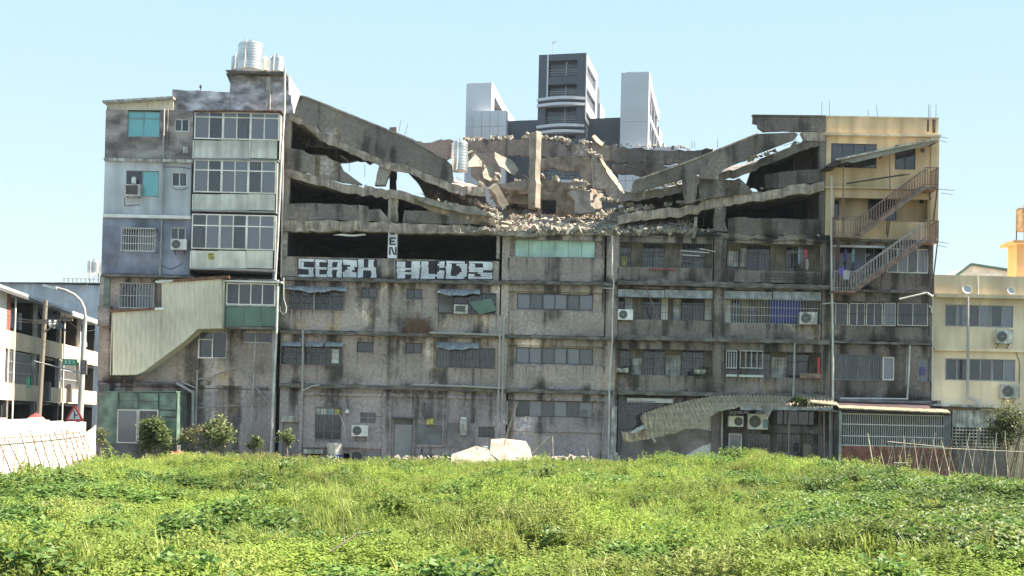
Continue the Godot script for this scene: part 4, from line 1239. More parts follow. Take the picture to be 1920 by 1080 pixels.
	# flower boxes
	for q in [[1157, 690, 1178, 698, "white flower box with trailing plants at the left of the second floor balcony"], [1303, 693, 1323, 701, "white flower box at the right end of the second floor balcony"]]:
		var fb = thing("flower_box", q[4], "flower box", P((q[0] + q[2]) / 2.0, q[3], 0.15))
		block(fb, "box", "white_worn", [q[0], q[1], q[2], q[3]], 0.06, 0.34)
		var lf = G.new(); lf.tint = true
		for i in 90:
			lf.col = Color(0.05, 0.09, 0.03).lerp(Color(0.1, 0.13, 0.06), rng.randf())
			var c = P(rng.randf_range(q[0], q[2] + 10), rng.randf_range(q[1] - 5, q[3] + 8), rng.randf_range(0.1, 0.42))
			var d = Vector3(rng.randf_range(-1, 1), rng.randf_range(-1, 1), rng.randf_range(-1, 1)).normalized() * 0.1
			var e = d.cross(Vector3(rng.randf(), 1, rng.randf())).normalized() * 0.05
			lf.quad(c - d, c + e, c + d, c - e)
		stuff(part(fb, "foliage", lf, M["leaf"]))

var collapsed: Node3D

# ---------------------------------------------------------------- collapsed block: the broken upper storeys
func line(pts, z):
	var o = []
	for p in pts: o.append(P(p[0], p[1], z))
	return o

func dense(pts, step, amp):     # more points along a line of Vector3, a little uneven
	var o = []
	for i in pts.size() - 1:
		var k = maxi(1, int((pts[i + 1] - pts[i]).length() / step))
		for j in k: o.append(pts[i].lerp(pts[i + 1], float(j) / k) + Vector3(0, rng.randf_range(-amp, amp), rng.randf_range(-amp, amp)))
	o.append(pts[pts.size() - 1])
	return o

func sag(b, nm, m, f, fz, k, kz, th):
	# front and back lines get the same number of points, taken at equal shares of their length in x
	var fa = line(f, fz); var ba = line(k, kz)
	var n = 44
	var at = func(l, t):
		var x = lerpf(l[0].x, l[l.size() - 1].x, t)
		for i in l.size() - 1:
			if x <= l[i + 1].x + 0.001: return l[i].lerp(l[i + 1], clampf((x - l[i].x) / maxf(l[i + 1].x - l[i].x, 0.01), 0, 1))
		return l[l.size() - 1]
	var g = G.new()
	var p = []; var q = []; var mid = []
	var step = 0.0
	var lean = 0.0
	for i in n + 1:
		if i % 6 == 0 or rng.randf() < 0.06:      # cracked across: each length sits a little higher or lower
			step = rng.randf_range(-0.06, 0.05); lean = rng.randf_range(-0.008, 0.008)
		step += lean
		p.append(Vector3(0, step, 0) + at.call(fa, i / float(n)) + Vector3(0, rng.randf_range(-0.025, 0.02) - (0.1 if rng.randf() < 0.06 else 0.0), rng.randf_range(-0.04, 0.03)))
		q.append(at.call(ba, i / float(n)) + Vector3(0, rng.randf_range(-0.05, 0.05), 0))
	g.ruled(p, q, th, rng)
	return part(b, nm, g, M[m])

func plate(c: Vector3, s: Vector3, rot: Vector3, amp = 0.06) -> G:   # a slab fragment with broken edges
	var g = G.new()
	var pl = rough(PackedVector2Array([Vector2(-s.x / 2, -s.y / 2), Vector2(s.x / 2, -s.y / 2), Vector2(s.x / 2, s.y / 2), Vector2(-s.x / 2, s.y / 2)]), 0.42, amp)
	g.prism(pl, -s.z / 2, s.z / 2)
	var t = Transform3D(Basis.from_euler(rot * PI / 180.0), c)
	for i in g.v.size(): g.v[i] = t * g.v[i]
	for i in g.n.size(): g.n[i] = t.basis * g.n[i]
	return g

func ruin():
	var b = collapsed
	var y5 = P2(960, 433).y
	# beam under the caved storeys
	slab_poly(b, "beam", "beam", [[527, 413], [600, 413], [735, 417], [800, 420], [880, 424], [936, 430], [936, 439.5], [745, 437], [727, 433.5], [527, 433.5]], -0.4, 0.16, 0.05)
	slab_poly(b, "beam", "beam", [[937, 430], [1000, 436], [1060, 434], [1149, 434], [1149, 441], [951, 440], [937, 439.5]], -0.4, 0.14, 0.05)
	slab_poly(b, "beam", "beam_grey", [[1149.5, 434], [1230, 432], [1330, 434], [1420, 441], [1557, 441], [1557, 453], [1358, 447], [1337, 446], [1149.5, 441.5]], -0.4, 0.12, 0.05)
	# rear wall of the dark storey, seen only as darkness
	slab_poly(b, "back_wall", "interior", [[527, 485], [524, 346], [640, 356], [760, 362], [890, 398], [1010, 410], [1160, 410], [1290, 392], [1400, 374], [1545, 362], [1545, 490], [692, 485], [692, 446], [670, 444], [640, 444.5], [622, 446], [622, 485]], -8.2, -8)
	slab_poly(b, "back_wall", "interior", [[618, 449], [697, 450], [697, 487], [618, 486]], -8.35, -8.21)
	var sd = G.new(); var xs = P2(1549, 400).x
	sd.bx(xs - 0.05, xs + 0.15, y5 - 0.2, P2(1548, 262).y, -8, -0.05); part(b, "side_wall", sd, M["beam_dark"])
	var sl = G.new(); var xa = P2(524, 330).x
	sl.bx(xa - 0.05, xa + 0.15, y5 - 0.2, P2(540, 214).y, -8, -0.05); part(b, "side_wall", sl, M["interior"])
	# left: roof and fifth floor hang from the pier, bent down to the middle
	slab_poly(b, "column", "beam_grey", [[530, 212], [547, 212], [545, 300], [540, 420], [527, 420]], -0.4, 0.02, 0.02)
	sag(b, "roof_slab", "beam", [[543, 209], [570, 216], [600, 242], [650, 268], [720, 299], [770, 311], [850, 345], [910, 352]], 0.1, [[538, 262], [600, 264], [700, 266], [760, 272], [800, 300], [850, 335], [908, 352]], -8, 0.5)
	sag(b, "floor_slab", "beam", [[538, 315], [600, 331], [640, 343], [740, 354], [830, 384], [928, 407]], 0.1, [[530, 352], [600, 356], [640, 360], [740, 368], [830, 392], [920, 410]], -8, 0.5)
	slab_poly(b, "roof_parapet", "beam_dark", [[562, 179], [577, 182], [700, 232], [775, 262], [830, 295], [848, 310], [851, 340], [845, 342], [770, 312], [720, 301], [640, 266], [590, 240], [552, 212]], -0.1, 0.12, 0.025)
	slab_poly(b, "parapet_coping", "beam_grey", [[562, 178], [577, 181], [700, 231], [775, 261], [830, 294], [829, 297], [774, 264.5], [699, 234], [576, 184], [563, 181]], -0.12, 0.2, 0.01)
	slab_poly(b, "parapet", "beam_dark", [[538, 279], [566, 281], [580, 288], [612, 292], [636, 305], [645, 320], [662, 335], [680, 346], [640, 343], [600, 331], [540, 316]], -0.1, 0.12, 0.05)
	slab_poly(b, "broken_column", "beam_grey", [[714, 298], [737, 309], [722, 347], [702, 347]], -0.45, 0.0, 0.04)
	slab_poly(b, "rear_column", "beam_dark", [[730, 238], [743, 238], [743, 362], [730, 362]], -8, -7.6, 0.03)
	slab_poly(b, "column", "beam_grey", [[728, 366], [747, 370], [745, 417], [727, 417]], -0.4, 0.0, 0.03)
	slab_poly(b, "parapet", "beam_dark", [[538, 382], [560, 380], [668, 384], [672, 413], [538, 412]], -0.15, 0.08, 0.03)
	slab_poly(b, "parapet", "beam_grey", [[671, 386], [690, 387], [690, 393], [712, 392], [727, 408], [727, 416], [671, 414]], -0.2, 0.12, 0.06)
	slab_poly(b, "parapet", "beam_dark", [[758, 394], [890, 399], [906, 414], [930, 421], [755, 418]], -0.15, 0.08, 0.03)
	slab_poly(b, "ceiling_and_shade_fill", "beam_dark", [[752, 306], [766, 308], [820, 332], [908, 356], [914, 398], [840, 394], [800, 376], [788, 350]], -4.3, -4.0, 0.03)
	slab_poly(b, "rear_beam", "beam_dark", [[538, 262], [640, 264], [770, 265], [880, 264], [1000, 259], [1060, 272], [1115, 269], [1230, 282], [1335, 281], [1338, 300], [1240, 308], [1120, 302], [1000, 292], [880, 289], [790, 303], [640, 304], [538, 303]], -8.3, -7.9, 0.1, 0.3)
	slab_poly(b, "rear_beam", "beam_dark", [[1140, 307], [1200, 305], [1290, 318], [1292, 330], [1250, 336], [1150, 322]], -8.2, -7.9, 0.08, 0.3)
	slab_poly(b, "ceiling_and_shade_fill", "rubble_brown", [[1002, 300], [1010, 296], [1120, 290], [1135, 300], [1128, 352], [1104, 347], [1085, 322], [1050, 318], [1008, 312]], -7.3, -6.8, 0.08)
	slab_poly(b, "rear_parapet", "beam_dark", [[880, 286], [935, 288], [940, 350], [930, 364], [884, 330]], -7.8, -7.6, 0.1)
	slab_poly(b, "floor_slab", "beam_grey", [[930, 346], [1000, 334], [1000, 356], [950, 356]], -6, -3.5, 0.06)
	slab_poly(b, "floor_slab", "beam_dark", [[945, 357], [1000, 356], [1000, 384], [950, 380]], -7, -5, 0.06)
	# centre: pillar, masonry room, leaning fragments
	var pc = P(1003, 320, -3)
	var pg = plate(pc, Vector3(0.52, 4.6, 0.5), Vector3(0, -38, 0.5), 0.05)
	part(b, "broken_column", pg, M["rubble"])
	wall(b, "masonry_wall", "rubble_brown", [1008, 358, 1085, 406], [[1015, 374, 1043, 406]], -5.2, 0.25)
	slab_poly(b, "masonry_wall", "rubble_brown", [[1008, 357.6], [1010, 332], [1018, 330], [1028, 337], [1052, 338], [1058, 346], [1085, 344], [1085, 357.6]], -5.45, -5.2, 0.06)
	slab_poly(b, "masonry_wall", "rubble", [[1056, 345], [1072, 341], [1101, 342], [1102, 352], [1060, 356]], -4.9, -4.3, 0.06)
	slab_poly(b, "masonry_stub", "rubble", [[1064, 360], [1069, 358], [1070, 402], [1062, 402]], -4.6, -4.3, 0.06)
	var rc = G.new(); rc.rc(R(1000, 350, 1092, 415, -7.5), -7.6, -7.5); part(b, "rear_wall", rc, M["interior"])
	# right side
	sag(b, "roof_slab", "beam_grey", [[1172, 363], [1230, 353], [1280, 346], [1320, 331], [1370, 319], [1420, 301], [1480, 276], [1510, 263], [1546, 255]], 0.0, [[1172, 374], [1250, 352], [1330, 322], [1420, 300], [1480, 290], [1541, 282]], -8, 0.5)
	sag(b, "floor_slab", "beam", [[1158, 404], [1190, 398], [1280, 385], [1310, 379], [1400, 361], [1460, 351], [1546, 339]], 0.1, [[1160, 410], [1280, 396], [1400, 380], [1460, 373], [1541, 366]], -8, 0.55)
	slab_poly(b, "roof_parapet", "beam_grey", [[1412, 216], [1548, 217], [1548, 247], [1500, 246], [1470, 245], [1432, 247], [1421, 240], [1420, 232], [1412, 231]], -0.05, 0.16, 0.03)
	slab_poly(b, "parapet_coping", "beam_grey", [[1411, 214.5], [1548, 216], [1548, 218.5], [1411, 217]], -0.1, 0.24)
	slab_poly(b, "beam", "beam", [[1503, 247.5], [1548, 248], [1548, 266], [1512, 263]], -0.4, 0.12, 0.04)
	slab_poly(b, "column", "beam_grey", [[1537, 266.5], [1548, 267], [1546, 441], [1540, 441]], -0.4, 0.04, 0.01)
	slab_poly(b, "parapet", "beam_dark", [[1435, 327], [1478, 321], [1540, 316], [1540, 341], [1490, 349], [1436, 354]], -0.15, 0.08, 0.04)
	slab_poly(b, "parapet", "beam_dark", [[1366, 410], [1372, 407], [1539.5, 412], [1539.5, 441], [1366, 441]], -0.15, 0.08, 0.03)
	slab_poly(b, "column", "beam_grey", [[1339, 384], [1359, 380], [1361, 425], [1366, 434], [1340, 434]], -0.35, 0.06, 0.04)
	slab_poly(b, "inner_wall_piece", "beam_grey", [[1490, 275], [1532, 268], [1532, 318], [1490, 322]], -3.2, -3.0, 0.04)
	slab_poly(b, "inner_wall_piece", "beam_dark", [[1404, 334], [1436, 330], [1436, 350], [1398, 354]], -3.2, -3.0, 0.04)
	slab_poly(b, "inner_wall_piece", "beam_dark", [[1400, 344], [1408, 322], [1440, 303], [1480, 290], [1547, 281], [1547, 385], [1440, 385], [1420, 354]], -8.2, -7.9, 0.03)
	slab_poly(b, "ceiling_and_shade_fill", "beam_dark", [[1172, 376], [1290, 352], [1345, 336], [1352, 380], [1172, 402]], -3.2, -3.0, 0.05)  # added dark filler sheet; stands in for shade in the slit between the slabs
	# broken-off pieces: each its own thing
	var fp = G.new(); fp.prism(rough(poly([[1185, 348], [1190, 339], [1210, 331], [1300, 299], [1420, 251], [1490, 248], [1497, 252], [1488, 262], [1420, 289], [1340, 316], [1280, 336], [1200, 358], [1186, 359]], 0.5), 0.4, 0.02), 0.28, 0.5)
	var fpo = thing("fallen_parapet", "long grey roof parapet fallen in one straight slanting piece on the right", "parapet", P(1185, 355, 0.4))
	part(fpo, "slab", fp, M["beam_grey"])
	var cg = G.new(); cg.prism(poly([[1189, 337.5], [1210, 329.5], [1300, 297.5], [1420, 249.5], [1421, 252], [1300, 301], [1211, 333], [1190, 341]], 0.56), 0.22, 0.56); part(fpo, "coping", cg, M["beam"])
	var items = [
		["wall_fragment", [[1310, 334], [1312, 313], [1325, 311], [1330, 295], [1395, 277], [1403, 290], [1400, 301], [1360, 314], [1346, 326], [1346, 338]], 0.55, 0.75, "beam_grey", "ragged grey wall fragment leaning over the fallen parapet's right half"],
		["broken_column", [[1279, 334], [1300, 327], [1311, 331], [1308, 355], [1303, 379], [1286, 381], [1280, 345]], 0.55, 0.95, "beam_grey", "short tilted column under the long fallen parapet on the right"],
		["wall_fragment", [[1311, 346], [1330, 339], [1385, 335], [1399, 345], [1411, 358], [1310, 377]], 0.12, 0.3, "beam_dark", "dark wall fragment lying right of the short tilted column"],
		["hanging_fragment", [[1302, 405], [1307, 406], [1308, 430], [1303, 446], [1297, 446], [1300, 425]], 0.3, 0.55, "rubble", "narrow pale concrete sliver dangling over the balcony top on the right"],
		["wall_fragment", [[1210, 284], [1240, 282], [1247, 318], [1215, 326], [1206, 310]], -6.4, -6.1, "beam_dark", "dark square wall fragment hanging from the rear beam"],
		["slab_fragment", [[842, 384], [890, 386], [925, 405], [870, 400], [800, 383], [768, 366], [800, 370]], 0.2, 0.6, "rubble", "thin pale slab flake lying on the left sagging floor"],
		["slab_fragment", [[930, 436], [960, 432], [1010, 438], [1008, 443], [985, 444], [940, 441]], 0.2, 0.5, "rubble_pale", "flat pale slab flake lying on the beam above the teal panels"],
	]
	for q in items:
		var g = G.new(); g.prism(rough(poly(q[1], q[3]), 0.3, 0.05), q[2], q[3])
		solo(q[0], g, M[q[4]], q[5], "rubble piece")
	var pls = [
		["slab_fragment", [935, 368, -1.0], [0.5, 1.5, 0.4], [10, 30, 42], "rubble", "broken beam end slanting into the rubble on the left"],
	]
	for q in pls:
		solo(q[0], plate(P(q[1][0], q[1][1], q[1][2]), Vector3(q[2][0], q[2][1], q[2][2]), Vector3(q[3][0], q[3][1], q[3][2]), 0.09), M[q[4]], q[5], "rubble piece")
	# fragments: outline, distance, how far the face turns to the right and leans back, thickness
	for q in [
		["slab_fragment", [[928, 286], [943, 291], [963, 301], [973, 315], [965, 327], [938, 314], [930, 299]], -2.6, -0.8, -0.5, 0.25, "rubble_pale", "sunlit slab fragment tilted between the tank and the broken centre pillar"],
		["slab_fragment", [[930, 306], [926, 331], [920, 340], [909, 335], [905, 326], [916, 310]], -2.2, -0.8, -0.3, 0.3, "rubble_pale", "smaller sunlit slab fragment below the tilted one, right of the ruin's tank"],
		["slab_fragment", [[879, 306], [888, 292], [895, 290], [903, 300], [902, 311], [892, 314], [880, 316]], -2.6, -0.5, -0.7, 0.4, "rubble_pale", "small pale block propped among hanging bars by the ruin's tank"],
		["leaning_slab", [[1113, 284], [1121, 301], [1129, 310], [1156, 349], [1170, 367], [1168, 379], [1149, 372], [1136, 354], [1113, 349], [1110, 299]], -2.4, 0.35, 0.1, 0.5, "beam_grey", "tall dark slab leaning at the right of the caved-in middle"],
		["slab_fragment", [[1123, 300], [1132, 306], [1163, 338], [1172, 358], [1170, 367], [1156, 349], [1129, 311]], -2.3, -1.2, -0.5, 0.3, "rubble_pale", "long sunlit sliver along the right edge of the tall leaning slab"],
		["slab_fragment", [[1116, 251], [1133, 268], [1129, 272], [1119, 266], [1110, 257]], -7.6, -0.8, -0.6, 0.35, "rubble_pale", "pale beam end sticking up slantwise from the rear roof edge"],
		["masonry_block", [[1066, 358], [1092, 355], [1115, 352], [1132, 361], [1129, 388], [1115, 397], [1080, 402], [1077, 377]], -2.9, -0.3, -0.35, 0.6, "beam", "big grey stone masonry block in front of the dark doorway room"]]:
		var pl = rough(poly(q[1], q[2]), 0.28, 0.07)
		var m = Vector2.ZERO
		for v in pl: m += v / pl.size()
		var g = G.new()
		g.prism(pl, 0.0, 1.0)
		for i in g.v.size():
			var v = g.v[i]
			var zz = q[2] + (v.x - m.x) * q[3] + (v.y - m.y) * q[4] - (1.0 - v.z) * q[5] + rng.randf_range(-0.001, 0.001)
			g.v[i] = Vector3(v.x, v.y, zz)
		for i in range(0, g.v.size(), 3):
			var nn = (g.v[i + 2] - g.v[i]).cross(g.v[i + 1] - g.v[i]).normalized()
			for j in 3: g.n[i + j] = nn
		solo(q[0], g, M[q[6]], q[7], "rubble piece")
	tank(P(861, 322, -1.6), 0.5, 1.85, "lone steel water tank standing askew on the caved-in roof", "steel_tank")
	rubble()

func rubble():
	# the heap's bed and its loose stones
	var crest = [[840, 372], [870, 372], [900, 382], [935, 392], [985, 400], [1040, 406], [1100, 404], [1160, 392], [1200, 384], [1300, 374]]
	var top = func(x):
		for i in crest.size() - 1:
			if x <= crest[i + 1][0]: return lerpf(crest[i][1], crest[i + 1][1], (x - crest[i][0]) / float(crest[i + 1][0] - crest[i][0]))
		return 376.0
	var g = G.new(); g.tint = true; g.col = Color(0.27, 0.235, 0.195)
	var nx = 46
	var nz = 10
	var grid = []
	for i in nx + 1:
		var row = []
		for j in nz + 1:
			var px = lerpf(850, 1290, i / float(nx)); var t = j / float(nz)
			var py = lerpf(437, top.call(px) + 3, pow(t, 0.8))
			row.append(P(px, py, -7.0 * t + 0.1) + Vector3(0, rng.randf_range(-0.12, 0.05), 0))
		grid.append(row)
	for i in nx:
		for j in nz: g.quad(grid[i][j], grid[i + 1][j], grid[i + 1][j + 1], grid[i][j + 1])
	var r = rng
	var tone = func():
		var u = r.randf()
		var c = Color(0.44, 0.395, 0.335).lerp(Color(0.335, 0.31, 0.275), r.randf())
		if u < 0.07: c = Color(0.28, 0.19, 0.145)
		elif u < 0.3: c = Color(0.22, 0.21, 0.195)
		elif u > 0.92: c = Color(0.52, 0.47, 0.40)
		g.col = c
	for k in 8500:
		tone.call()
		var px = r.randf_range(848, 1296); var t = pow(r.randf(), 1.2)
		var py = lerpf(435, top.call(px), pow(t, 0.8)) + r.randf_range(-3, 3)
		var s = r.randf_range(0.06, 0.22) * (1.7 if r.randf() < 0.13 else 1.0)
		var c = P(px, py, -7.0 * t + 0.2)
		g.chunk(c, Vector3(s * r.randf_range(0.6, 2.2), s * r.randf_range(0.3, 0.9), s * r.randf_range(0.6, 1.2)), Basis.from_euler(Vector3(r.randf() * TAU, r.randf() * TAU, r.randf() * TAU)), r)
	for k in 70:      # laths, pipes and splintered boards in the heap
		g.col = Color(0.33, 0.26, 0.18) if r.randf() < 0.5 else Color(0.22, 0.2, 0.19)
		var px = r.randf_range(860, 1280); var t = r.randf() * 0.8
		var c = P(px, lerpf(433, top.call(px), pow(t, 0.8)) - 3, -7.0 * t + 0.3)
		var d = Vector3(r.randf_range(-1, 1), r.randf_range(-0.35, 0.6), r.randf_range(-0.4, 0.6)).normalized() * r.randf_range(0.3, 0.9)
		g.bar(c - d, c + d, r.randf_range(0.03, 0.1), 0.03)
	# crumbs along the broken edges: [x0, y0, x1, y1, z, count, size]
	for q in [[870, 262, 1000, 257, -8, 150, 0.2], [1000, 256, 1120, 270, -8, 140, 0.22], [1120, 268, 1340, 281, -8, 120, 0.14], [610, 246, 905, 351, 0, 60, 0.07], [545, 316, 925, 406, 0, 150, 0.1], [820, 378, 935, 408, 0, 260, 0.2],
			[1165, 362, 1330, 330, 0, 110, 0.14], [1400, 300, 1510, 265, 0, 120, 0.16], [1170, 396, 1330, 372, 0, 220, 0.17], [1330, 370, 1540, 338, 0, 60, 0.08], [527, 413, 940, 428, 0.05, 160, 0.1], [940, 431, 1340, 432, 0.05, 420, 0.13], [1340, 434, 1540, 441, 0.05, 80, 0.09], [880, 286, 935, 345, -3.4, 170, 0.2], [900, 345, 945, 385, -1.5, 300, 0.2], [850, 360, 935, 400, -0.6, 320, 0.17], [1130, 372, 1210, 392, -0.6, 240, 0.17], [985, 250, 1012, 262, -3, 40, 0.16], [1100, 280, 1130, 300, -6.5, 60, 0.2], [1010, 330, 1105, 345, -4.8, 110, 0.18], [1070, 352, 1130, 360, -3, 50, 0.15], [930, 330, 1000, 348, -4.5, 90, 0.18]]:
		var gap = FastNoiseLite.new(); gap.seed = int(q[0]); gap.frequency = 0.02
		for k in q[5]:
			var t = r.randf()
			if gap.get_noise_1d(t * (q[2] - q[0])) < -0.28: continue
			tone.call()
			var c = P(lerpf(q[0], q[2], t), lerpf(q[1], q[3], t) + r.randf_range(-2.5, 2), q[4] + r.randf_range(-0.5, 0.1))
			var s = q[6] * (0.25 + 1.2 * pow(r.randf(), 2.0))
			g.chunk(c, Vector3(s * r.randf_range(0.8, 2.4), s * r.randf_range(0.35, 0.9), s), Basis.from_euler(Vector3(r.randf() * TAU, r.randf() * TAU, r.randf() * TAU)), r)
	var o = part(self, "rubble", g, M["rubble_mix"])
	stuff(o, "heap of pale broken concrete rubble in the caved-in middle of the block", "rubble")
	# larger stones one by one
	for k in 56:
		var px = r.randf_range(880, 1285); var t = pow(r.randf(), 1.5) * 0.8
		var py = lerpf(433, top.call(px), pow(t, 0.8)) - 2
		var h = G.new()
		var s = r.randf_range(0.3, 0.58)
		h.chunk(P(px, py, -7.0 * t + 0.25), Vector3(s * r.randf_range(0.8, 1.5), s * r.randf_range(0.4, 0.8), s * 0.8), Basis.from_euler(Vector3(r.randf_range(-0.6, 0.6), r.randf() * TAU, r.randf_range(-0.6, 0.6))), r)
		solo("concrete_chunk", h, M["rubble_pale" if k % 3 else "rubble"], "angular pale concrete chunk lying in the heap in the caved-in middle", "rubble piece", "larger concrete chunks in the rubble heap")
	# bent reinforcement bars
	var rb = G.new()
	for q in [[870, 300, -3, 26], [905, 290, -3.2, 22], [940, 375, -0.8, 18], [1010, 345, -4.6, 12], [1065, 345, -4.3, 12], [1118, 290, -6.5, 16], [1230, 350, 0, 14], [1330, 335, 0.3, 14], [1420, 290, 0, 14], [1480, 268, 0, 14], [640, 300, 0.1, 4], [1160, 360, -1.4, 14], [820, 375, 0.1, 14], [985, 425, 0.2, 10]]:
		for k in int(q[3] * 0.5):
			var p = P(q[0] + r.randf_range(-22, 22), q[1] + r.randf_range(-8, 10), q[2] + r.randf_range(-0.5, 0.3))
			var d = Vector3(r.randf_range(-0.7, 0.7), r.randf_range(-0.4, 1), r.randf_range(-0.4, 0.6)).normalized()
			for i in 4:
				var e = p + d * r.randf_range(0.12, 0.32)
				rb.tube(p, e, 0.012, 0.012, 4, false)
				p = e
				d = (d + Vector3(r.randf_range(-0.5, 0.5), r.randf_range(-0.6, 0.2), r.randf_range(-0.5, 0.5))).normalized()
	for q in [[748, 247, 752, 224], [757, 262, 765, 232], [1298, 277, 1297, 262], [1303, 277, 1302, 265], [1345, 278, 1346, 260]]: rb.tube(P(q[0], q[1], -7.8), P(q[2], q[3], -7.8), 0.018, 0.012, 4)
	for q in [[655, 305, 655, 322], [684, 308, 684, 332], [1281, 395, 1281, 430], [1319, 392, 1319, 425], [600, 255, 600, 275], [630, 275, 630, 300]]: rb.tube(P(q[0], q[1], 0.05), P(q[2], q[3], 0.05), 0.012, 0.012, 4)
	stuff(part(collapsed, "bent_rebar", rb, M["bars_rust"]))

# ---------------------------------------------------------------- yellow topped building with the outside stair
func yellow_building():
	var xl = P2(1551, 450).x
	var xr = P2(1753, 450).x
	var b = thing("yellow_building", "building with yellow upper storeys and grey lower storeys at the right end of the ruin", "building", Vector3((xl + xr) / 2, 0, -4))
	var yt = P2(1650, 221).y
	shell(b, xl, xr, -0.05, yt - 1.0, -0.203, -9, [P2(1650, 345).y, P2(1650, 450).y, P2(1650, 545).y, P2(1650, 643).y, P2(1650, 745).y], "plaster_yellow")
	wall(b, "parapet", "plaster_yellow", [1549, 219, 1760, 251], [], 0.0, 0.2)
	slab_poly(b, "coping", "plaster_cream", [[1547, 216.5], [1761, 220.5], [1761, 223], [1547, 219]], -0.25, 0.05)
	var ps = G.new(); ps.bx(xl, xl + 0.2, yt - 0.9, yt + 0.02, -8.8, -0.21); part(b, "parapet", ps, M["plaster_yellow"])
	slab_poly(b, "ledge", "plaster_cream", [[1547, 249], [1765, 252.5], [1765, 256], [1547, 252.5]], -0.05, 0.4)
	wall(b, "wall", "plaster_yellow", [1548, 255, 1760, 351], [[1558, 269, 1644, 315], [1678, 272, 1717, 318]], 0.0, 0.2)
	slab_poly(b, "ledge", "plaster_cream", [[1547, 348.5], [1757, 352.5], [1757, 355.5], [1547, 352]], -0.05, 0.22)
	wall(b, "wall", "plaster_yellow", [1547, 355.3, 1757, 449], [[1564, 372, 1741, 415]], 0.0, 0.2)
	wall(b, "balcony_rear_wall", "plaster_yellow", [1555, 362, 1750, 449], [[1564, 374, 1573, 449], [1627, 371, 1681, 413]], -1.0, 0.1)
	win(b, [1558, 269, 1644, 315], -0.08, 4, {"fm": "frame_dark", "pm": ["glass", "glass_dark", "glass", "glass"], "fw": 1.5, "curtains": [[0.25, 0.4, "curtain"]]})
	win(b, [1678, 272, 1717, 318], -0.08, 2, {"fm": "frame_dark", "pm": ["glass", "glass_dark"], "fw": 1.5})
	win(b, [1627, 371, 1681, 413], -1.04, 2, {"fm": "frame_dark", "pm": ["glass_dark"], "fw": 1.5})
	win(b, [1564, 374, 1573, 449], -1.04, 1, {"fm": "frame_dark", "pm": ["glass_dark"], "fw": 1.5, "name": "door"})
	block(b, "right_pier", "plaster_yellow", [1745, 256, 1760, 448], 0.003, 0.12)
	for q in [[1730, 284], [1728, 380]]:
		var ln = G.new(); var c = P(q[0], q[1], 0.0 if q[1] < 300 else -1.0); ln.lathe(c, [[0.01, -0.1], [0.12, 0], [0.1, 0.15], [0.01, 0.2]], 10); part(b, "wall_lamp", ln, M["dark_metal"])
	var rs = G.new()
	for q in [[1738, 224, 1742, 247], [1748, 224, 1754, 249]]: rs.rc(RR(q, 0.002), 0.001, 0.003)
	part(b, "rust_stain", rs, M["rust"])
	# starter bars on the roof
	for q in [[1541, 217, 1541, 190], [1555, 217, 1555, 189], [1628, 219, 1628, 206], [1646, 219, 1643, 196], [1741, 221, 1741, 196], [1744, 221, 1744, 196], [1755, 221, 1755, 195]]:
		var g = G.new(); g.tube(P(q[0], q[1] + 3, -0.1), P(q[2], q[3], -0.1), 0.016, 0.012, 5); part(b, "starter_bar", g, M["bars_rust"])
	# grey lower storeys
	wall(b, "wall", "concrete_wall", [1557.5, 452, 1750, 545], [[1567, 462, 1657, 512], [1663, 466, 1741, 512]], 0.0, 0.2)
	wall(b, "wall", "concrete_wall", [1557.5, 547, 1748, 641], [[1565, 567, 1741, 612]], 0.0, 0.2)
	wall(b, "wall", "concrete_wall", [1557.5, 644, 1747, 752], [[1564, 665, 1652, 713], [1655, 669, 1677, 713], [1720, 671, 1744, 716]], 0.0, 0.2)
	for q in [[1557.6, 449.3, 1757, 453.5], [1557.6, 543.5, 1749, 548], [1557.6, 641, 1748, 645]]: ledge(b, q, -0.1, 0.28)
	wall(b, "balcony_rear_wall", "plaster_slate", [1560, 455, 1661, 520], [[1570, 460, 1600, 516], [1622, 464, 1655, 516]], -1.0, 0.1)
	win(b, [1570, 460, 1600, 516], -1.03, 2, {"fm": "blue", "pm": ["glass_dark"], "fw": 1.6}); win(b, [1622, 464, 1655, 516], -1.03, 2, {"fm": "sheet_grey", "pm": ["glass_dark", "glass"], "fw": 1.6})
	block(b, "header_strip", "sheet_grey", [1562, 460, 1660, 464], 0.01, 0.1)
	win(b, [1663, 466, 1741, 512], -0.05, 4, {"fm": "alum", "pm": ["glass", "glass_pale"], "fw": 1.8, "curtains": [[0.0, 1.0, "cloth_dark"]]})
	for q in [[1566, 568, 1590, 611, ["glass"], 1], [1592, 568, 1622, 611, ["glass_dark"], 2], [1624, 568, 1655, 611, ["glass_dark"], 2], [1657, 568, 1680, 611, ["glass_pale"], 1], [1683, 568, 1740, 611, ["glass_dark", "glass"], 2]]:
		win(b, [q[0], q[1], q[2], q[3]], -0.04, q[5], {"fm": "alum", "pm": q[4], "fw": 1.4})
	block(b, "balcony_board", "white_paint", [1601, 577, 1610, 602], -0.14, -0.1); block(b, "green_board", "green_sheet", [1637, 570, 1648, 609], -0.14, -0.1)
	grille(b, [1564, 566, 1742, 612], 0.06, 40, 2, "bars_rust", 0.012)
	win(b, [1564, 665, 1652, 713], -0.08, 4, {"fm": "frame_grey", "pm": ["glass", "glass_dark"], "fw": 1.4, "curtains": [[0.05, 0.3, "maroon"], [0.55, 1.0, "cloth_dark"]]})
	grille(b, [1564, 665, 1652, 713], 0.04, 20, 2, "bars", 0.014)
	win(b, [1655, 669, 1677, 713], -0.05, 1, {"fm": "alum", "pm": ["glass_pale"], "fw": 2.0, "curtains": [[0.0, 1.0, "curtain_blue"]]})
	win(b, [1720, 671, 1744, 716], -0.08, 1, {"fm": "frame_grey", "pm": ["glass_pale"], "fw": 1.6})
	grille(b, [1720, 671, 1744, 716], 0.04, 5, 2, "bars", 0.014)
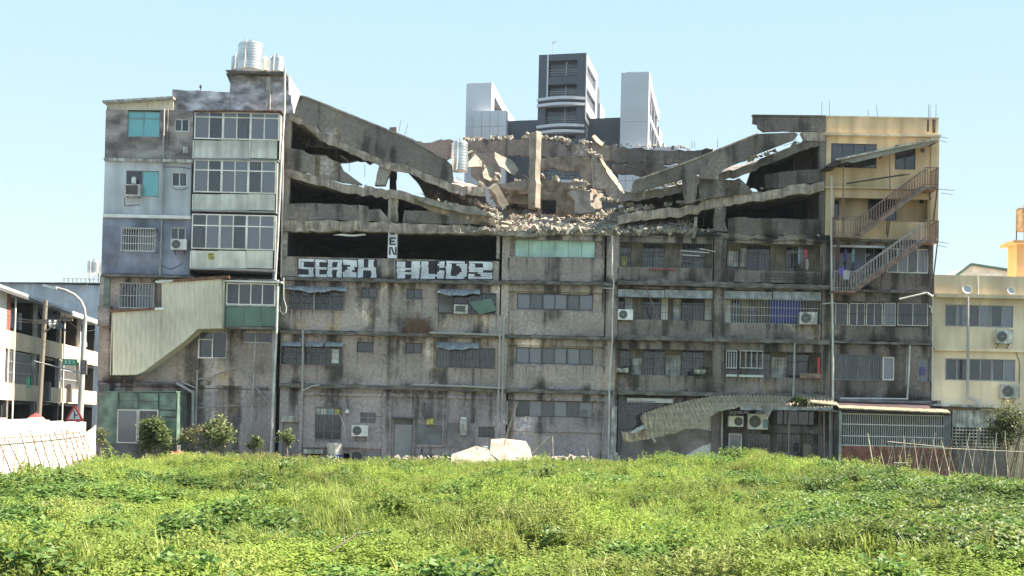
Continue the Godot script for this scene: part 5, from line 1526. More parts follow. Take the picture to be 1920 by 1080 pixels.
	clothes([1725, 688, 1734, 704], -0.02, "purple", "purple garment hanging in the small barred window at the ruin's right end")
	pipe(b, [[1706, 648], [1704, 700], [1701, 748], [1575, 747]], 0.2, 1.7, "pipe_white"); pipe(b, [[1701, 656], [1699, 722]], 0.1, 1.2)
	pipe(b, [[1686, 561], [1738, 549], [1748, 556]], 0.3, 1.8, "pipe_white"); pipe(b, [[1742, 573], [1748, 578], [1746, 586]], 0.2, 1.6, "pipe_white")
	pipe(b, [[1543, 570], [1556, 568], [1566, 568]], 0.3, 1.2, "pipe_white")
	pipe(b, [[1749.5, 552], [1748.5, 640], [1747.5, 750]], 0.2, 1.3, "pipe_white")
	# long lean-to sheet and its supports
	var aw = thing("lean_to_roof", "long thin sloping sheet roof over the outside stair's top flight", "awning", P(1660, 285, 0.7))
	slab_poly(aw, "sheet", "white_worn", [[1568, 297.5], [1762, 257], [1762, 260], [1568, 300.5]], 0.05, 1.5)
	slab_poly(aw, "fascia", "frame_grey", [[1575, 301], [1758, 262], [1740, 272], [1600, 305]], 1.2, 1.26)
	slab_poly(aw, "rusty_end", "maroon", [[1549, 311], [1568, 298], [1578, 303], [1570, 311], [1556, 312]], 0.05, 1.4, 0.02)
	for q in [[1581, 311, 1581, 440], [1668, 290, 1669, 362]]:
		var g = G.new(); g.tube(P(q[0], q[1], 1.1), P(q[2], q[3], 1.1), 0.035, 0.035, 6); part(aw, "post", g, M["stair_red"])
	for q in [[1588, 344, 1705, 326], [1742, 274, 1758, 265], [1648, 298, 1660, 288]]:
		var g = G.new(); g.tube(P(q[0], q[1], 0.6), P(q[2], q[3], 0.6), 0.05, 0.05, 6); part(aw, "brace", g, M["bars_rust"])
	fire_escape()
	clothes([1568, 466, 1573, 492], -0.2, "pink", "faded red garment at the left end of the balcony behind the lower stair")
	clothes([1583, 468, 1588, 490], -0.25, "purple", "dark purple garment hanging behind the lower stair's left landing")
	clothes([1597, 466, 1603, 492], -0.25, "curtain_blue", "pale blue garment hanging behind the lower stair's handrail")
	clothes([1572, 502, 1584, 516], 1.32, "purple", "lilac cloth thrown over the lower stair landing's railing")
	clothes([1580, 506, 1594, 524], 1.34, "curtain", "pale grey towel hung over the lower stair landing's railing")
	for q in [[1762, 255, 1778, 259], [1764, 354, 1790, 357], [1760, 452, 1779, 456]]:
		var g = G.new(); g.tube(P(q[0] - 12, q[1], 0.2), P(q[2], q[3], 0.2), 0.02, 0.015, 5); g.tube(P(q[0], q[1] + 8, 0.2), P(q[2] - 3, q[3] + 8, 0.2), 0.015, 0.012, 5)
		part(b, "laundry_pole", g, M["bars_rust"])

func fire_escape():
	var o = thing("outside_stair", "rusty brown steel outside stair zigzagging up the yellow wall", "fire escape", P(1650, 545, 0.75))
	for fl in [[1612, 441, 1735, 350, "stair_red"], [1605, 543, 1735, 450, "stair_pale"]]:
		var a0 = P(fl[0], fl[1], 1.25); var a1 = P(fl[2], fl[3], 1.25)
		var fg = G.new()
		var dz = Vector3(0, 0, -0.9)
		fg.bar(a0, a1, 0.24, 0.05); fg.bar(a0 + dz, a1 + dz, 0.24, 0.05)
		var f = part(o, "flight", fg, M["stair_red"])
		var n = 16
		for i in n:
			var p = a0.lerp(a1, (i + 0.5) / n)
			var t = G.new(); t.bx(p.x - 0.13, p.x + 0.13, p.y + 0.05, p.y + 0.08, 0.38, 1.22); part(f, "tread", t, M["stair_red"])
		var h = Vector3(0, 1.02, 0)
		for z in [Vector3.ZERO, dz]:
			var rg = G.new()
			rg.bar(a0 + h + z, a1 + h + z, 0.05); rg.bar(a0 + h * 0.2 + z, a1 + h * 0.2 + z, 0.03)
			var rl = part(o, "railing", rg, M[fl[4]])
			var k = 24
			for i in k + 1:
				var p = a0.lerp(a1, i / float(k)) + z
				var bg = G.new(); bg.bar(p, p + h, 0.032); part(rl, "baluster", bg, M[fl[4]])
	for ld in [[1566, 1613, 441, "stair_red", 1567], [1733, 1760, 350, "stair_red", 1759], [1564, 1606, 544, "stair_pale", 1566], [1733, 1760, 450, "stair_red", 1759]]:
		var p0 = P(ld[0], ld[2], 1.25); var p1 = P(ld[1], ld[2], 1.25)
		var g = G.new(); g.bx(p0.x, p1.x, p0.y - 0.12, p0.y, 0.1, 1.25); part(o, "landing", g, M["stair_red"])
		var rg = G.new()
		rg.bx(p0.x, p1.x, p0.y + 1.08, p0.y + 1.13, 1.22, 1.26); rg.bx(p0.x, p1.x, p0.y + 0.12, p0.y + 0.15, 1.22, 1.25)
		var xe = P(ld[4], ld[2], 1.2).x
		rg.bx(xe - 0.025, xe + 0.025, p0.y + 1.08, p0.y + 1.13, 0.1, 1.22)
		var rl = part(o, "railing", rg, M[ld[3]])
		var k = int((p1.x - p0.x) / 0.16)
		for i in k + 1:
			var x = lerpf(p0.x + 0.02, p1.x - 0.02, i / float(k))
			var bg = G.new(); bg.bx(x - 0.016, x + 0.016, p0.y, p0.y + 1.08, 1.223, 1.253); part(rl, "baluster", bg, M[ld[3]])
		for i in 6:
			var z = lerpf(0.15, 1.1, i / 5.0)
			var bg = G.new(); bg.bx(xe - 0.016, xe + 0.016, p0.y, p0.y + 1.08, z - 0.016, z + 0.016); part(rl, "baluster", bg, M[ld[3]])
	for q in [[1758, 352, 1750, 415, 1.15], [1740, 352, 1745, 375, 0.3], [1758, 453, 1747, 548, 1.15], [1655, 505, 1648, 570, 0.9], [1664, 414, 1662, 440, 0.9], [1597, 548, 1592, 570, 0.2], [1570, 440, 1570, 545, 1.2], [1573, 445, 1573, 540, 1.2], [1740, 452, 1742, 480, 0.2], [1668, 412, 1664, 446, 0.7]]:
		var g = G.new(); g.bar(P(q[0], q[1], q[4]), P(q[2], q[3], q[4] * 0.6), 0.06); part(o, "support", g, M["bars_rust"])

# ---------------------------------------------------------------- cream building on the right
func cream_building():
	var xl = P2(1750, 650).x
	var xr = xl + 14.0
	var b = thing("cream_building", "low cream painted building with two rows of sliding windows at the right", "building", Vector3((xl + xr) / 2, 0, -4))
	var yt = P2(1830, 520).y
	shell(b, xl, xr, -0.05, yt - 1.0, -0.203, -9, [P2(1830, 655).y, P2(1830, 762).y], "plaster_cream")
	var g = G.new(); g.wall(Rect2(xl, yt - 1.0 - 0.0, xr - xl, 1.1), [], -0.2, 0.0); part(b, "parapet", g, M["plaster_cream"])
	var sp = G.new(); sp.bx(xl, xl + 0.2, yt - 0.8, yt + 0.1, -8.8, -0.21); part(b, "parapet", sp, M["plaster_cream"])
	var y1 = P2(1830, 556).y
	var g1 = G.new(); g1.bx(xl, xr, y1 - 0.12, y1 + 0.08, -0.1, 0.4); part(b, "ledge", g1, M["plaster_cream"])
	var y2 = P2(1830, 656).y
	var g2 = G.new(); g2.bx(xl, xr, y2 - 0.1, y2 + 0.08, -0.1, 0.22); part(b, "ledge", g2, M["plaster_cream"])
	var h1 = [RR([1772, 572, 1900, 613]), RR([1772, 673, 1904, 714])]
	var g3 = G.new(); g3.wall(Rect2(xl, y2 + 0.08, xr - xl, y1 - y2 - 0.2), [h1[0]], -0.2, -0.003); part(b, "wall", g3, M["plaster_cream"])
	var g4 = G.new(); g4.wall(Rect2(xl, -0.05, xr - xl, y2 - 0.05), [h1[1]], -0.2, -0.003); part(b, "wall", g4, M["plaster_cream"])
	for q in [[1772, 572, 1900, 613], [1772, 673, 1904, 714]]:
		for i in 3:
			var a = lerpf(q[0], q[2], i / 3.0); var e = lerpf(q[0], q[2], (i + 1) / 3.0)
			win(b, [a + 0.3, q[1] + (i - 1) * 0.6, e - 0.3, q[3] + (i - 1) * 0.6], -0.05, 2, {"fm": "frame_grey", "pm": ["glass", "glass_pale"] if q[1] < 600 or i == 2 else ["glass_dark", "glass"], "fw": 2.0, "curtains": [[0.52, 0.98, "curtain_blue"]] if q[1] < 600 or i == 2 else [[0.0, 0.3, "curtain"]] if i == 0 else []})
	pipe(b, [[1814, 557], [1815, 660], [1814, 745], [1833, 752], [1834, 800]], 0.45, 2.7, "pipe_grey"); pipe(b, [[1834, 800], [1834, 850]], 0.45, 2.7, "pipe_white")
	pipe(b, [[1833, 519], [1833.5, 553]], 0.1, 1.4, "pipe_white"); pipe(b, [[1905, 660], [1912, 680], [1911, 720]], 0.05, 0.6, "cable", "cable")
	ac([1868, 618, 1900, 644], 0.5, "outdoor unit under the cream building's upper window row", "white_worn")
	ac([1878, 721, 1912, 747], 0.5, "outdoor unit under the cream building's lower window row", "white_worn")
	for q in [[1811, 553, 0.27, "grey dish aerial on the cream building's ledge, beside the white pipe"], [1894, 554, 0.22, "smaller grey dish aerial farther along the cream building's ledge"]]:
		var o = thing("dish_aerial", q[3], "satellite dish", P(q[0], q[1], 0.2))
		var d = G.new(); d.lathe(Vector3.ZERO, [[0.01, 0], [q[2] * 0.6, 0.04], [q[2], 0.14], [q[2] * 0.97, 0.145], [q[2] * 0.58, 0.06], [0.01, 0.02]], 18)
		var di = part(o, "dish", d, M["sheet_grey"], true); di.rotation = Vector3(1.2, 0, 0); di.position = Vector3(0, q[2], 0)
		var e = G.new(); e.tube(Vector3.ZERO, Vector3(0, q[2], -0.02), 0.03); e.tube(Vector3(0, 0.05, 0.02), Vector3(0.25, 0.1, 0.12), 0.025); part(o, "mount", e, M["white_paint"], true)
	# orange stair hut with its tank, and the gabled shed behind the parapet
	var oh = thing("orange_stair_hut", "orange rendered stair hut standing on the cream building's roof", "stair hut", P(1905, 520, -3))
	var gb = G.new(); var q0 = R(1906, 459, 1990, 530, -3); gb.rc(q0, -4.3, -3); part(oh, "walls", gb, M["plaster_orange"])
	var gr = G.new(); var q1 = R(1895, 453, 2000, 459, -3); gr.rc(Rect2(q1.position + Vector2(0, 0.005), q1.size), -4.6, -2.6); part(oh, "roof", gr, M["plaster_orange"])
	tank(P(1922, 452, -4), 0.55, 1.5, "weathered brown ribbed water tank on legs above the orange stair hut", "steel_old", 0.6)
	var gs = thing("gabled_shed", "pale gabled roof shed with a dark green edge behind the cream parapet", "shed", P(1845, 522, -14))
	var z = -14.0
	slab_poly(gs, "gable_wall", "white_paint", [[1793, 517], [1823, 496], [1900, 508], [1900, 540], [1793, 540]], -18, z)
	slab_poly(gs, "roof_edge", "green_dark", [[1790, 517], [1822, 493], [1900, 505], [1900, 509], [1823, 497], [1795, 518]], z - 0.1, z + 0.3)
	var far = G.new(); far.rc(R(1760, 521, 1795, 545, -30), -36, -30)
	solo("far_white_wall", far, M["white_paint"], "sliver of white wall beyond the cream parapet, left of the gabled shed", "building")

# ---------------------------------------------------------------- tall modern block far behind
func tower():
	var z0 = -87.0
	var org = P(1050, 250, z0)
	var k = S(z0)
	var o = thing("modern_tower", "modern grey and white apartment tower rising far behind the ruin", "building", Vector3(org.x, 0, z0))
	o.rotation.y = deg_to_rad(-12.5)
	var Y = func(py): return P(1050, py, z0).y
	var X = func(px): return (P(px, 300, z0).x - P(1050, 300, z0).x) * 1.035
	var core = G.new()
	var bays = []
	for q in [[1024, 113, 1079, 143], [1024, 158, 1079, 183], [1022, 201, 1079, 232], [1022, 254, 1079, 280], [1022, 305, 1079, 335], [1022, 355, 1079, 385]]:
		bays.append(Rect2(X.call(q[0]), Y.call(q[3]), X.call(q[2]) - X.call(q[0]), Y.call(q[1]) - Y.call(q[3])))
	core.wall(Rect2(X.call(1008), 0, X.call(1095) - X.call(1008), Y.call(101)), bays, -0.8, 0)
	part(o, "front_wall", core, M["tower_dark"], true)
	var cb = G.new(); cb.bx(X.call(1008), X.call(1095) - 0.3, 0, Y.call(102), -10, -1.6); part(o, "core", cb, M["tower_dark"], true)
	var sw = G.new()
	var sh = []
	for py in [115, 160, 205, 255, 305]: sh.append(Rect2(-9.0, Y.call(py + 26), 8.0, 26 * k))
	sw.wall(Rect2(-10, 0, 9.2, Y.call(101)), sh, 0, 0.6)     # side wall, turned to face right
	var so = part(o, "side_wall", sw, M["tower_white"], true)
	so.transform = Transform3D(Basis(Vector3(0, 1, 0), -PI / 2), Vector3(X.call(1095), 0, 0))
	for r in bays:
		for i in 2:
			var p = G.new(); p.bx(lerpf(r.position.x, r.end.x, i * 0.6) + 0.03, lerpf(r.position.x, r.end.x, 0.6 + i * 0.4) - 0.03, r.position.y, r.end.y, -0.95, -0.9)
			part(o, "window", p, M["glass_dark"], true)
		var fr = G.new(); fr.bx(lerpf(r.position.x, r.end.x, 0.6) - 0.06, lerpf(r.position.x, r.end.x, 0.6) + 0.06, r.position.y, r.end.y, -0.9, -0.8); part(o, "window_frame", fr, M["tower_grey"], true)
	var gv = G.new(); gv.bx(X.call(1023.5), X.call(1026), Y.call(183), Y.call(101.5), 0.002, 0.05); part(o, "front_rib", gv, M["tower_white"], true)
	for q in [[184, 189], [195, 200], [235, 240], [246, 251], [290, 295], [340, 345]]:
		var g = G.new()
		var n = 10
		for i in n:      # bowed balcony bands
			var a = lerpf(X.call(1006), X.call(1095), i / float(n)); var e = lerpf(X.call(1006), X.call(1095), (i + 1) / float(n))
			var za = 0.9 * sin(PI * i / float(n)) + 0.15; var ze = 0.9 * sin(PI * (i + 1) / float(n)) + 0.15
			var y0 = Y.call(q[1]); var y1 = Y.call(q[0])
			g.quad(Vector3(a, y0, za), Vector3(e, y0, ze), Vector3(e, y1, ze), Vector3(a, y1, za))
			g.quad(Vector3(a, y1, za), Vector3(e, y1, ze), Vector3(e, y1, 0.01), Vector3(a, y1, 0.01)); g.quad(Vector3(a, y0, 0.01), Vector3(e, y0, 0.01), Vector3(e, y0, ze), Vector3(a, y0, za))
		part(o, "balcony_band", g, M["tower_white"], true)
	var B = func(nm, m, x0, x1, y0, za, zb):
		var g = G.new(); g.bx(X.call(x0), X.call(x1), 0, Y.call(y0), za, zb); part(o, nm, g, M[m], true)
	B.call("fin", "tower_dark", 1085, 1092, 116, -14, -10.2); B.call("fin", "tower_white", 1092, 1096, 146, -17, -13)
	B.call("fin", "tower_dark", 1096, 1108, 176, -20, -16)
	B.call("low_wing", "tower_dark", 945, 1007.5, 216, -6, -2); B.call("low_wing", "tower_dark", 945, 976, 212, -9, -6.2)
	B.call("low_wing", "tower_dark", 1096, 1160, 213, -8, -3)
	# white towers left and right, each with an open right side under a swept cornice
	for w in [[874, 922, 151, 189], [1160, 1210, 143, 190]]:
		var x0 = X.call(w[0]); var x1 = X.call(w[1]); var yt = Y.call(w[2])
		var f = G.new(); f.bx(x0, x1, 0, yt, -1.2, 0.4); part(o, "white_tower", f, M["tower_white"], true)
		var ya = yt - (w[3] - w[2]) * k * 0.45
		var cg = G.new()
		for i in 8:
			var t0 = i / 8.0; var t1 = (i + 1) / 8.0
			var c0 = lerpf(yt, ya, 1 - pow(1 - t0, 2)); var c1 = lerpf(yt, ya, 1 - pow(1 - t1, 2))
			var p = []
			for yy in [-1.3, 0.0]:
				for c in [[x0, t0, c0], [x1, t0, c0], [x1, t1, c1], [x0, t1, c1]]:
					p.append(Vector3(c[0], c[2] + yy, -1.2 - c[1] * 13.0))
			cg.hexa([p[0], p[1], p[2], p[3], p[4], p[5], p[6], p[7]])
		part(o, "swept_cornice", cg, M["tower_white"], true)
		var bk = G.new(); bk.bx(x0, x1 - 0.9, 0, ya - 1.6, -14.2, -1.21); part(o, "side_recess", bk, M["tower_dark"], true)
		for i in 3:
			var p = G.new(); p.bx(x1 - 0.9, x1 - 0.1, 0, ya - 1.3, -4.6 - i * 3.9, -4.2 - i * 3.9); part(o, "side_post", p, M["tower_white" if i == 2 else "tower_grey"], true)
		for py in [215, 262, 310]:
			var p = G.new(); p.bx(x1 - 0.85, x1, Y.call(py + 9), Y.call(py), -14, -1.25); part(o, "balcony_band", p, M["tower_white"], true)
		var jn = G.new(); jn.bx(x0, x1, Y.call(234.5), Y.call(233.7), 0.401, 0.405); part(o, "panel_joint", jn, M["tower_grey"], true)
	B.call("fin", "tower_grey", 1203, 1209, 190, -20, -15); B.call("fin", "tower_white", 1205, 1211, 200, -29, -22)
	# panelled lower front on the left, panel by panel, and on the right
	for q in [[893, 954, 208, 4], [1160, 1212, 286, 4]]:
		for i in q[3]:
			for j in 3:
				var a = lerpf(q[0], q[1], i / float(q[3])); var e = lerpf(q[0], q[1], (i + 1) / float(q[3]))
				var p = G.new(); p.bx(X.call(a) + 0.02, X.call(e) - 0.02, Y.call(q[2] + 30 * (j + 1)) + 0.02, Y.call(q[2] + 30 * j) - 0.02, 0.42, 1.4)
				part(o, "facade_panel", p, M["tower_white"], true)
	var pb = G.new(); pb.bx(X.call(1210), X.call(1262), 0, Y.call(282), -2, 0.2); part(o, "low_wing", pb, M["tower_white"], true)
	var lb = G.new(); lb.bx(X.call(893), X.call(954), 0, Y.call(298), 0.41, 1.3); part(o, "lower_wall", lb, M["tower_white"], true)
	for w in [[874, 922, 151], [1160, 1210, 143]]:
		var rb = G.new(); rb.bx(X.call(w[0] + 8), X.call(w[0] + 24), Y.call(w[2]), Y.call(w[2] - 4), -1.0, -0.3); part(o, "roof_unit", rb, M["tower_grey"], true)
	for r in bays:
		var rl = G.new()
		for j in 3: rl.bx(r.position.x, r.end.x, r.position.y + 0.25 + j * 0.3, r.position.y + 0.29 + j * 0.3, -0.12, -0.08)
		part(o, "balcony_rail", rl, M["tower_grey"], true)
	var an = G.new(); var ax = X.call(1033); an.tube(Vector3(ax, Y.call(101), -0.4), Vector3(ax, Y.call(74), -0.4), 0.06, 0.04, 5)
	for s in [-1, 1]: an.tube(Vector3(ax, Y.call(79), -0.4), Vector3(ax + s * 0.35, Y.call(74), -0.4), 0.05, 0.04, 5)
	part(o, "aerial", an, M["tower_grey"], true)

# ---------------------------------------------------------------- the side street on the left
func street():
	var d = Vector3(-0.122, 0, -0.9925).normalized()
	var bs = Basis(d, Vector3.UP, d.cross(Vector3.UP))
	var org = Vector3(-27.3, 0, 8.6)
	var looks = ["white clad row house with a dark red edge at the side street's near end", "row house with open dark balconies and cream parapets, second along the side street", "row house with a sagging dark awning under its roof, behind the wooden pole", "row house with a white pipe and cream parapets, behind the street lamp", "row house farthest along the side street, next to the corner building"]
	var ln = 5.4
	for u in 5:
		var o = thing("row_house", looks[u], "house", org + d * ln * u, "houses along the side street")
		o.basis = bs
		var mk = func(nm, m, x0, x1, y0, y1, z0, z1):
			var g = G.new(); g.bx(x0, x1, y0, y1, z0, z1); return part(o, nm, g, M[m], true)
		mk.call("rear_wall", "plaster_slate", 0.0, ln, -0.05, 9.2, -2.3, -2.1)
		mk.call("party_wall", "interior", 0.0, 0.15, -0.05, 9.2, -2.09, -0.25); mk.call("party_wall", "interior", ln - 0.15, ln, -0.05, 9.2, -2.09, -0.25)
		for y in [3.3, 6.15]: mk.call("floor_slab", "beam_grey", 0.16, ln - 0.16, y - 0.15, y, -2.09, -0.22)
		mk.call("parapet", "plaster_cream", 0.0, ln - 0.01, 3.35, 4.3, -0.2, 0.0); mk.call("parapet", "plaster_cream", 0.0, ln - 0.01, 6.2, 7.2, -0.2, 0.0)
		mk.call("post", "white_worn", 0.02, 0.24, 4.31, 6.19, -0.24, -0.02); mk.call("post", "post_red" if u < 2 else "white_worn", 0.02, 0.26, 7.21, 9.2, -0.24, -0.02)
		mk.call("post", "beam_grey", 0.02, 0.32, -0.05, 3.34, -0.3, -0.02)
		if u == 0:
			mk.call("cladding", "white_paint", 0.3, ln - 0.4, 4.31, 9.2, -0.18, -0.04)
			mk.call("red_edge", "post_red", ln - 0.39, ln - 0.05, 7.21, 9.2, -0.2, -0.02)
		mk.call("ground_front", "interior", 0.33, ln - 0.02, -0.05, 3.3, -2.05, -1.95)
		for y in [3.3, 6.15]:
			mk.call("inner_front", "plaster_cream" if (u + int(y)) % 2 else "white_worn", 0.16, ln - 0.16, y + 0.01, y + 2.7, -1.3, -1.2)
			mk.call("door", "door_grey", 0.5, 1.35, y + 0.02, y + 2.1, -1.19, -1.15)
			var wf = G.new(); wf.wall(Rect2(1.8, y + 0.9, 2.8, 1.4), [Rect2(1.88, y + 0.98, 0.84, 1.24), Rect2(2.78, y + 0.98, 0.84, 1.24), Rect2(3.68, y + 0.98, 0.84, 1.24)], -1.19, -1.13); var wfo = part(o, "window", wf, M["alum"], true)
			for i in 3:
				var pp = G.new(); pp.bx(1.88 + i * 0.9, 2.72 + i * 0.9, y + 0.98, y + 2.22, -1.18, -1.16); part(wfo, "pane", pp, M["glass_dark" if i % 2 else "glass_pale"], true)
		if u in [1, 2, 4]:
			for i in 5:
				var cl = G.new(); var x0 = 1.2 + i * 0.6
				cl.quad(Vector3(x0, 7.5, -0.5), Vector3(x0 + 0.4, 7.5, -0.45), Vector3(x0 + 0.45, 8.5, -0.5), Vector3(x0 - 0.05, 8.5, -0.5)); part(o, "hanging_washing", cl, M[["curtain", "white_worn", "curtain_blue", "board_mauve", "cloth_dark"][(i + u) % 5]], true)
		if u in [0, 1, 3]:
			var rg = G.new()
			for i in 24: rg.bx(0.4 + i * 0.19, 0.42 + i * 0.19, 4.31, 6.1, -0.12, -0.1)
			for y in [4.9, 5.5, 6.08]: rg.bx(0.3, ln - 0.3, y, y + 0.03, -0.1, -0.08)
			stuff(part(o, "balcony_grille", rg, M["bars_white"], true))
		var w = G.new(); w.wall(Rect2(0.6, 4.4, 3.8, 1.6), [Rect2(0.8, 4.6, 1.5, 1.2), Rect2(2.5, 4.6, 1.6, 1.2)], -1.99, -1.93); var wo = part(o, "window_frame", w, M["alum"], true)
		var p = G.new(); p.bx(0.8, 2.3, 4.6, 5.8, -1.98, -1.96); p.bx(2.5, 4.1, 4.6, 5.8, -1.98, -1.96); part(wo, "pane", p, M["glass_pale"], true)
		var rf = G.new(); rf.prism(PackedVector2Array([Vector2(0.0, 9.22), Vector2(ln - 0.02, 9.22), Vector2(ln - 0.02, 9.36), Vector2(0, 9.36)]), -6.0, 0.6); part(o, "roof", rf, M["sheet_grey"], true)
		var ev = G.new(); ev.bx(0, ln - 0.02, 9.05, 9.21, 0.5, 0.62); part(o, "gutter", ev, M["dark_metal" if u in [0, 1, 2] else "white_worn"], true)
		if u in [1, 3]:
			var dp = G.new(); dp.tube(Vector3(0.7, 0, 0.1), Vector3(0.7, 9.1, 0.1), 0.06, 0.06, 6); part(o, "drain_pipe", dp, M["pipe_white"], true)
		if u == 2:
			var a = G.new()
			for i in 14:
				var x0 = 0.3 + i * 0.34; var x1 = x0 + 0.34
				a.quad(Vector3(x0, 8.0 + 0.15 * sin(i * 1.3), 0.5), Vector3(x1, 8.0 + 0.15 * sin(i * 1.3 + 1.3), 0.5), Vector3(x1, 9.0, -0.1), Vector3(x0, 9.0, -0.1))
			part(o, "sagging_awning", a, M["dark_metal"], true)
		if u in [2, 3]:
			mk.call("sign_box", "dark_metal", 2.0, 2.5, 3.4, 4.6, 0.02, 0.3)
	var hall = thing("sheet_hall", "long pale grey sheet metal hall rising behind the side street's houses", "building", P(90, 560, -32))
	var hg = G.new(); var hr = R(-160, 531, 214, 700, -32); hg.rc(Rect2(hr.position.x, 0, hr.size.x, hr.end.y), -50, -32); part(hall, "walls", hg, M["sheet_grey"])
	slab_poly(hall, "roof_edge", "white_worn", [[-160, 527.5], [214, 530], [214, 531], [-160, 529]], -50.3, -31.7)
	var rp = G.new()
	for i in 9: rp.tube(P(120 + i * 8, 529, -31.8), P(120 + i * 8, 522, -31.8), 0.03, 0.03, 4)
	rp.tube(P(118, 522, -31.8), P(190, 523, -31.8), 0.03, 0.03, 4)
	part(hall, "roof_railing", rp, M["frame_grey"])
	tank(P(176, 527, -34) , 0.58, 1.2, "pale water tank on legs above the sheet hall, left of the corner building", "steel_tank", 0.62)
	# utility pole
	var po = thing("utility_pole", "weathered wooden utility pole with crossarms standing in front of the row houses", "utility pole", Vector3(P(71, 800, 7).x, 0, 7))
	var g = G.new(); g.tube(Vector3(P(69, 800, 7).x, -0.05, 7), P(86, 563, 7), 0.15, 0.11, 10); part(po, "pole", g, M["wood_pole"])
	for q in [[70, 601, 136, 600], [72, 606, 108, 604]]:
		var a = G.new(); a.bar(P(q[0], q[1], 7.25), P(q[2], q[3], 7.25), 0.09); var ao = part(po, "crossarm", a, M["wood_pole"])
		for x in [q[0] + 24, q[0] + 34 if q[2] > 120 else q[0] + 30]:
			var i = G.new(); i.lathe(P(x, q[1] + 1, 7.25), [[0.04, -0.25], [0.1, -0.18], [0.06, -0.1], [0.1, -0.02], [0.03, 0.08]], 8); part(ao, "insulator", i, M["white_paint"])
	var br = G.new(); br.bar(P(84, 622, 7.3), P(108, 607, 7.3), 0.08); part(po, "brace", br, M["wood_pole"])
	var sg = G.new(); sg.rc(R(49, 707, 55, 727, 7.2), 7.1, 7.14); part(po, "green_plate", sg, M["sign_green"])
	var wi = G.new()
	for q in [[96, 600, -60, 560], [108, 601, -60, 574], [84, 575, 190, 505], [126, 600, 190, 612], [86, 640, -40, 650]]:
		var a = P(q[0], q[1], 7.25); var e = P(q[2], q[3], 2.0)
		for i in 12:
			var t0 = i / 12.0; var t1 = (i + 1) / 12.0
			wi.tube(a.lerp(e, t0) - Vector3(0, 1.6 * t0 * (1 - t0), 0), a.lerp(e, t1) - Vector3(0, 1.6 * t1 * (1 - t1), 0), 0.013, 0.013, 4, false)
	part(po, "wires", wi, M["cable"])
	# street lamp with its signs
	var sl = thing("street_lamp", "tall grey street lamp with a long arm curving to the left", "street lamp", Vector3(P(149, 800, 8).x, 0, 8))
	var lp = [Vector3(P(148, 800, 8).x, -0.05, 8), P(152, 740, 8), P(157, 640, 8), P(160, 595, 8)]
	var s1 = G.new(); s1.tube(lp[0], lp[1], 0.17, 0.16, 10); s1.tube(lp[1], lp[2], 0.16, 0.12, 10); s1.tube(lp[2], lp[3], 0.12, 0.1, 10); part(sl, "pole", s1, M["pipe_grey"])
	var s2 = G.new(); s2.path([P(160, 595, 8), P(158, 579, 8), P(152, 565, 8), P(140, 553, 8), P(124, 545, 8), P(104, 539.5, 8)], 0.075, 8); part(sl, "arm", s2, M["pipe_grey"])
	var s3 = G.new(); s3.bar(P(82, 535, 8), P(108, 541, 8), 0.1, 0.26); part(sl, "lamp_head", s3, M["white_paint"])
	var s4 = G.new(); s4.tube(P(154, 700, 8), P(64, 677, 8), 0.035, 0.03, 6); part(sl, "sign_arm", s4, M["pipe_grey"])
	var gs = thing("street_name_sign", "small green street name sign hanging from the street lamp's arm", "street sign", P(131, 684, 8.1))
	var g1 = G.new(); g1.rc(R(118, 673, 145, 685, 8.12), 8.08, 8.12); part(gs, "plate", g1, M["sign_green"])
	for q in [[121, 676.5, 126, 681.5], [128, 676.5, 133, 681.5], [136, 676.5, 141, 681.5]]:      # unreadable characters, as strokes
		var w = G.new()
		w.rc(R(q[0], q[1], q[2], q[1] + 1, 8.126), 8.122, 8.126); w.rc(R(q[0], q[3] - 1, q[2], q[3], 8.126), 8.122, 8.126); w.rc(R(q[0] + 2, q[1] + 1, q[0] + 3, q[3] - 1, 8.126), 8.122, 8.126)
		part(gs, "character", w, M["white_paint"])
	var ts = thing("traffic_signal", "black traffic signal fixed to the street lamp's pole", "traffic signal", P(157, 702, 8.2))
	var t1 = G.new(); t1.rc(R(152, 675, 162, 702, 8.3), 8.16, 8.3); part(ts, "housing", t1, M["dark_metal"])
	for i in 3:
		var t2 = G.new(); t2.tube(P(157, 680 + i * 8.5, 8.3), P(157, 680 + i * 8.5, 8.36), 0.09, 0.1, 10); part(ts, "visor", t2, M["frame_dark"])
	# triangular warning sign: white face, red border, black junction mark
	var wz = 9.0
	var ws = thing("warning_sign", "triangular red bordered junction warning sign above the white hoarding", "traffic sign", Vector3(P(139, 800, wz).x, 0, wz))
	var p1 = G.new(); p1.tube(Vector3(P(138, 800, wz).x, -0.05, wz - 0.1), P(139.5, 765, wz - 0.1), 0.04, 0.04, 8); part(ws, "post", p1, M["pipe_grey"])
	var tr = G.new(); tr.prism(poly([[138, 760.5], [141, 760.5], [156.5, 787], [155, 790], [124.5, 790], [123, 787]], wz), wz - 0.05, wz - 0.02); part(ws, "border", tr, M["red"])
	var tw = G.new(); tw.prism(poly([[139.5, 766], [151, 786], [128, 786]], wz), wz - 0.018, wz - 0.012); part(ws, "face", tw, M["white_paint"])
	var tm = G.new(); tm.prism(poly([[138.3, 770], [140.6, 770], [140.6, 785], [138.3, 785]], wz), wz - 0.01, wz - 0.006); part(ws, "junction_mark", tm, M["paint_black"])
	var tn = G.new(); tn.prism(poly([[140.7, 777], [145.5, 777], [145.5, 779.5], [140.7, 779.5]], wz), wz - 0.01, wz - 0.006); part(ws, "junction_mark", tn, M["paint_black"])
	# small parasol over the hoarding
	var pa = thing("parasol", "small red and cream parasol top showing above the white hoarding", "parasol", Vector3(P(66, 795, 12).x, 0, 12))
	var pg = G.new(); var pc = P(67, 797, 12)
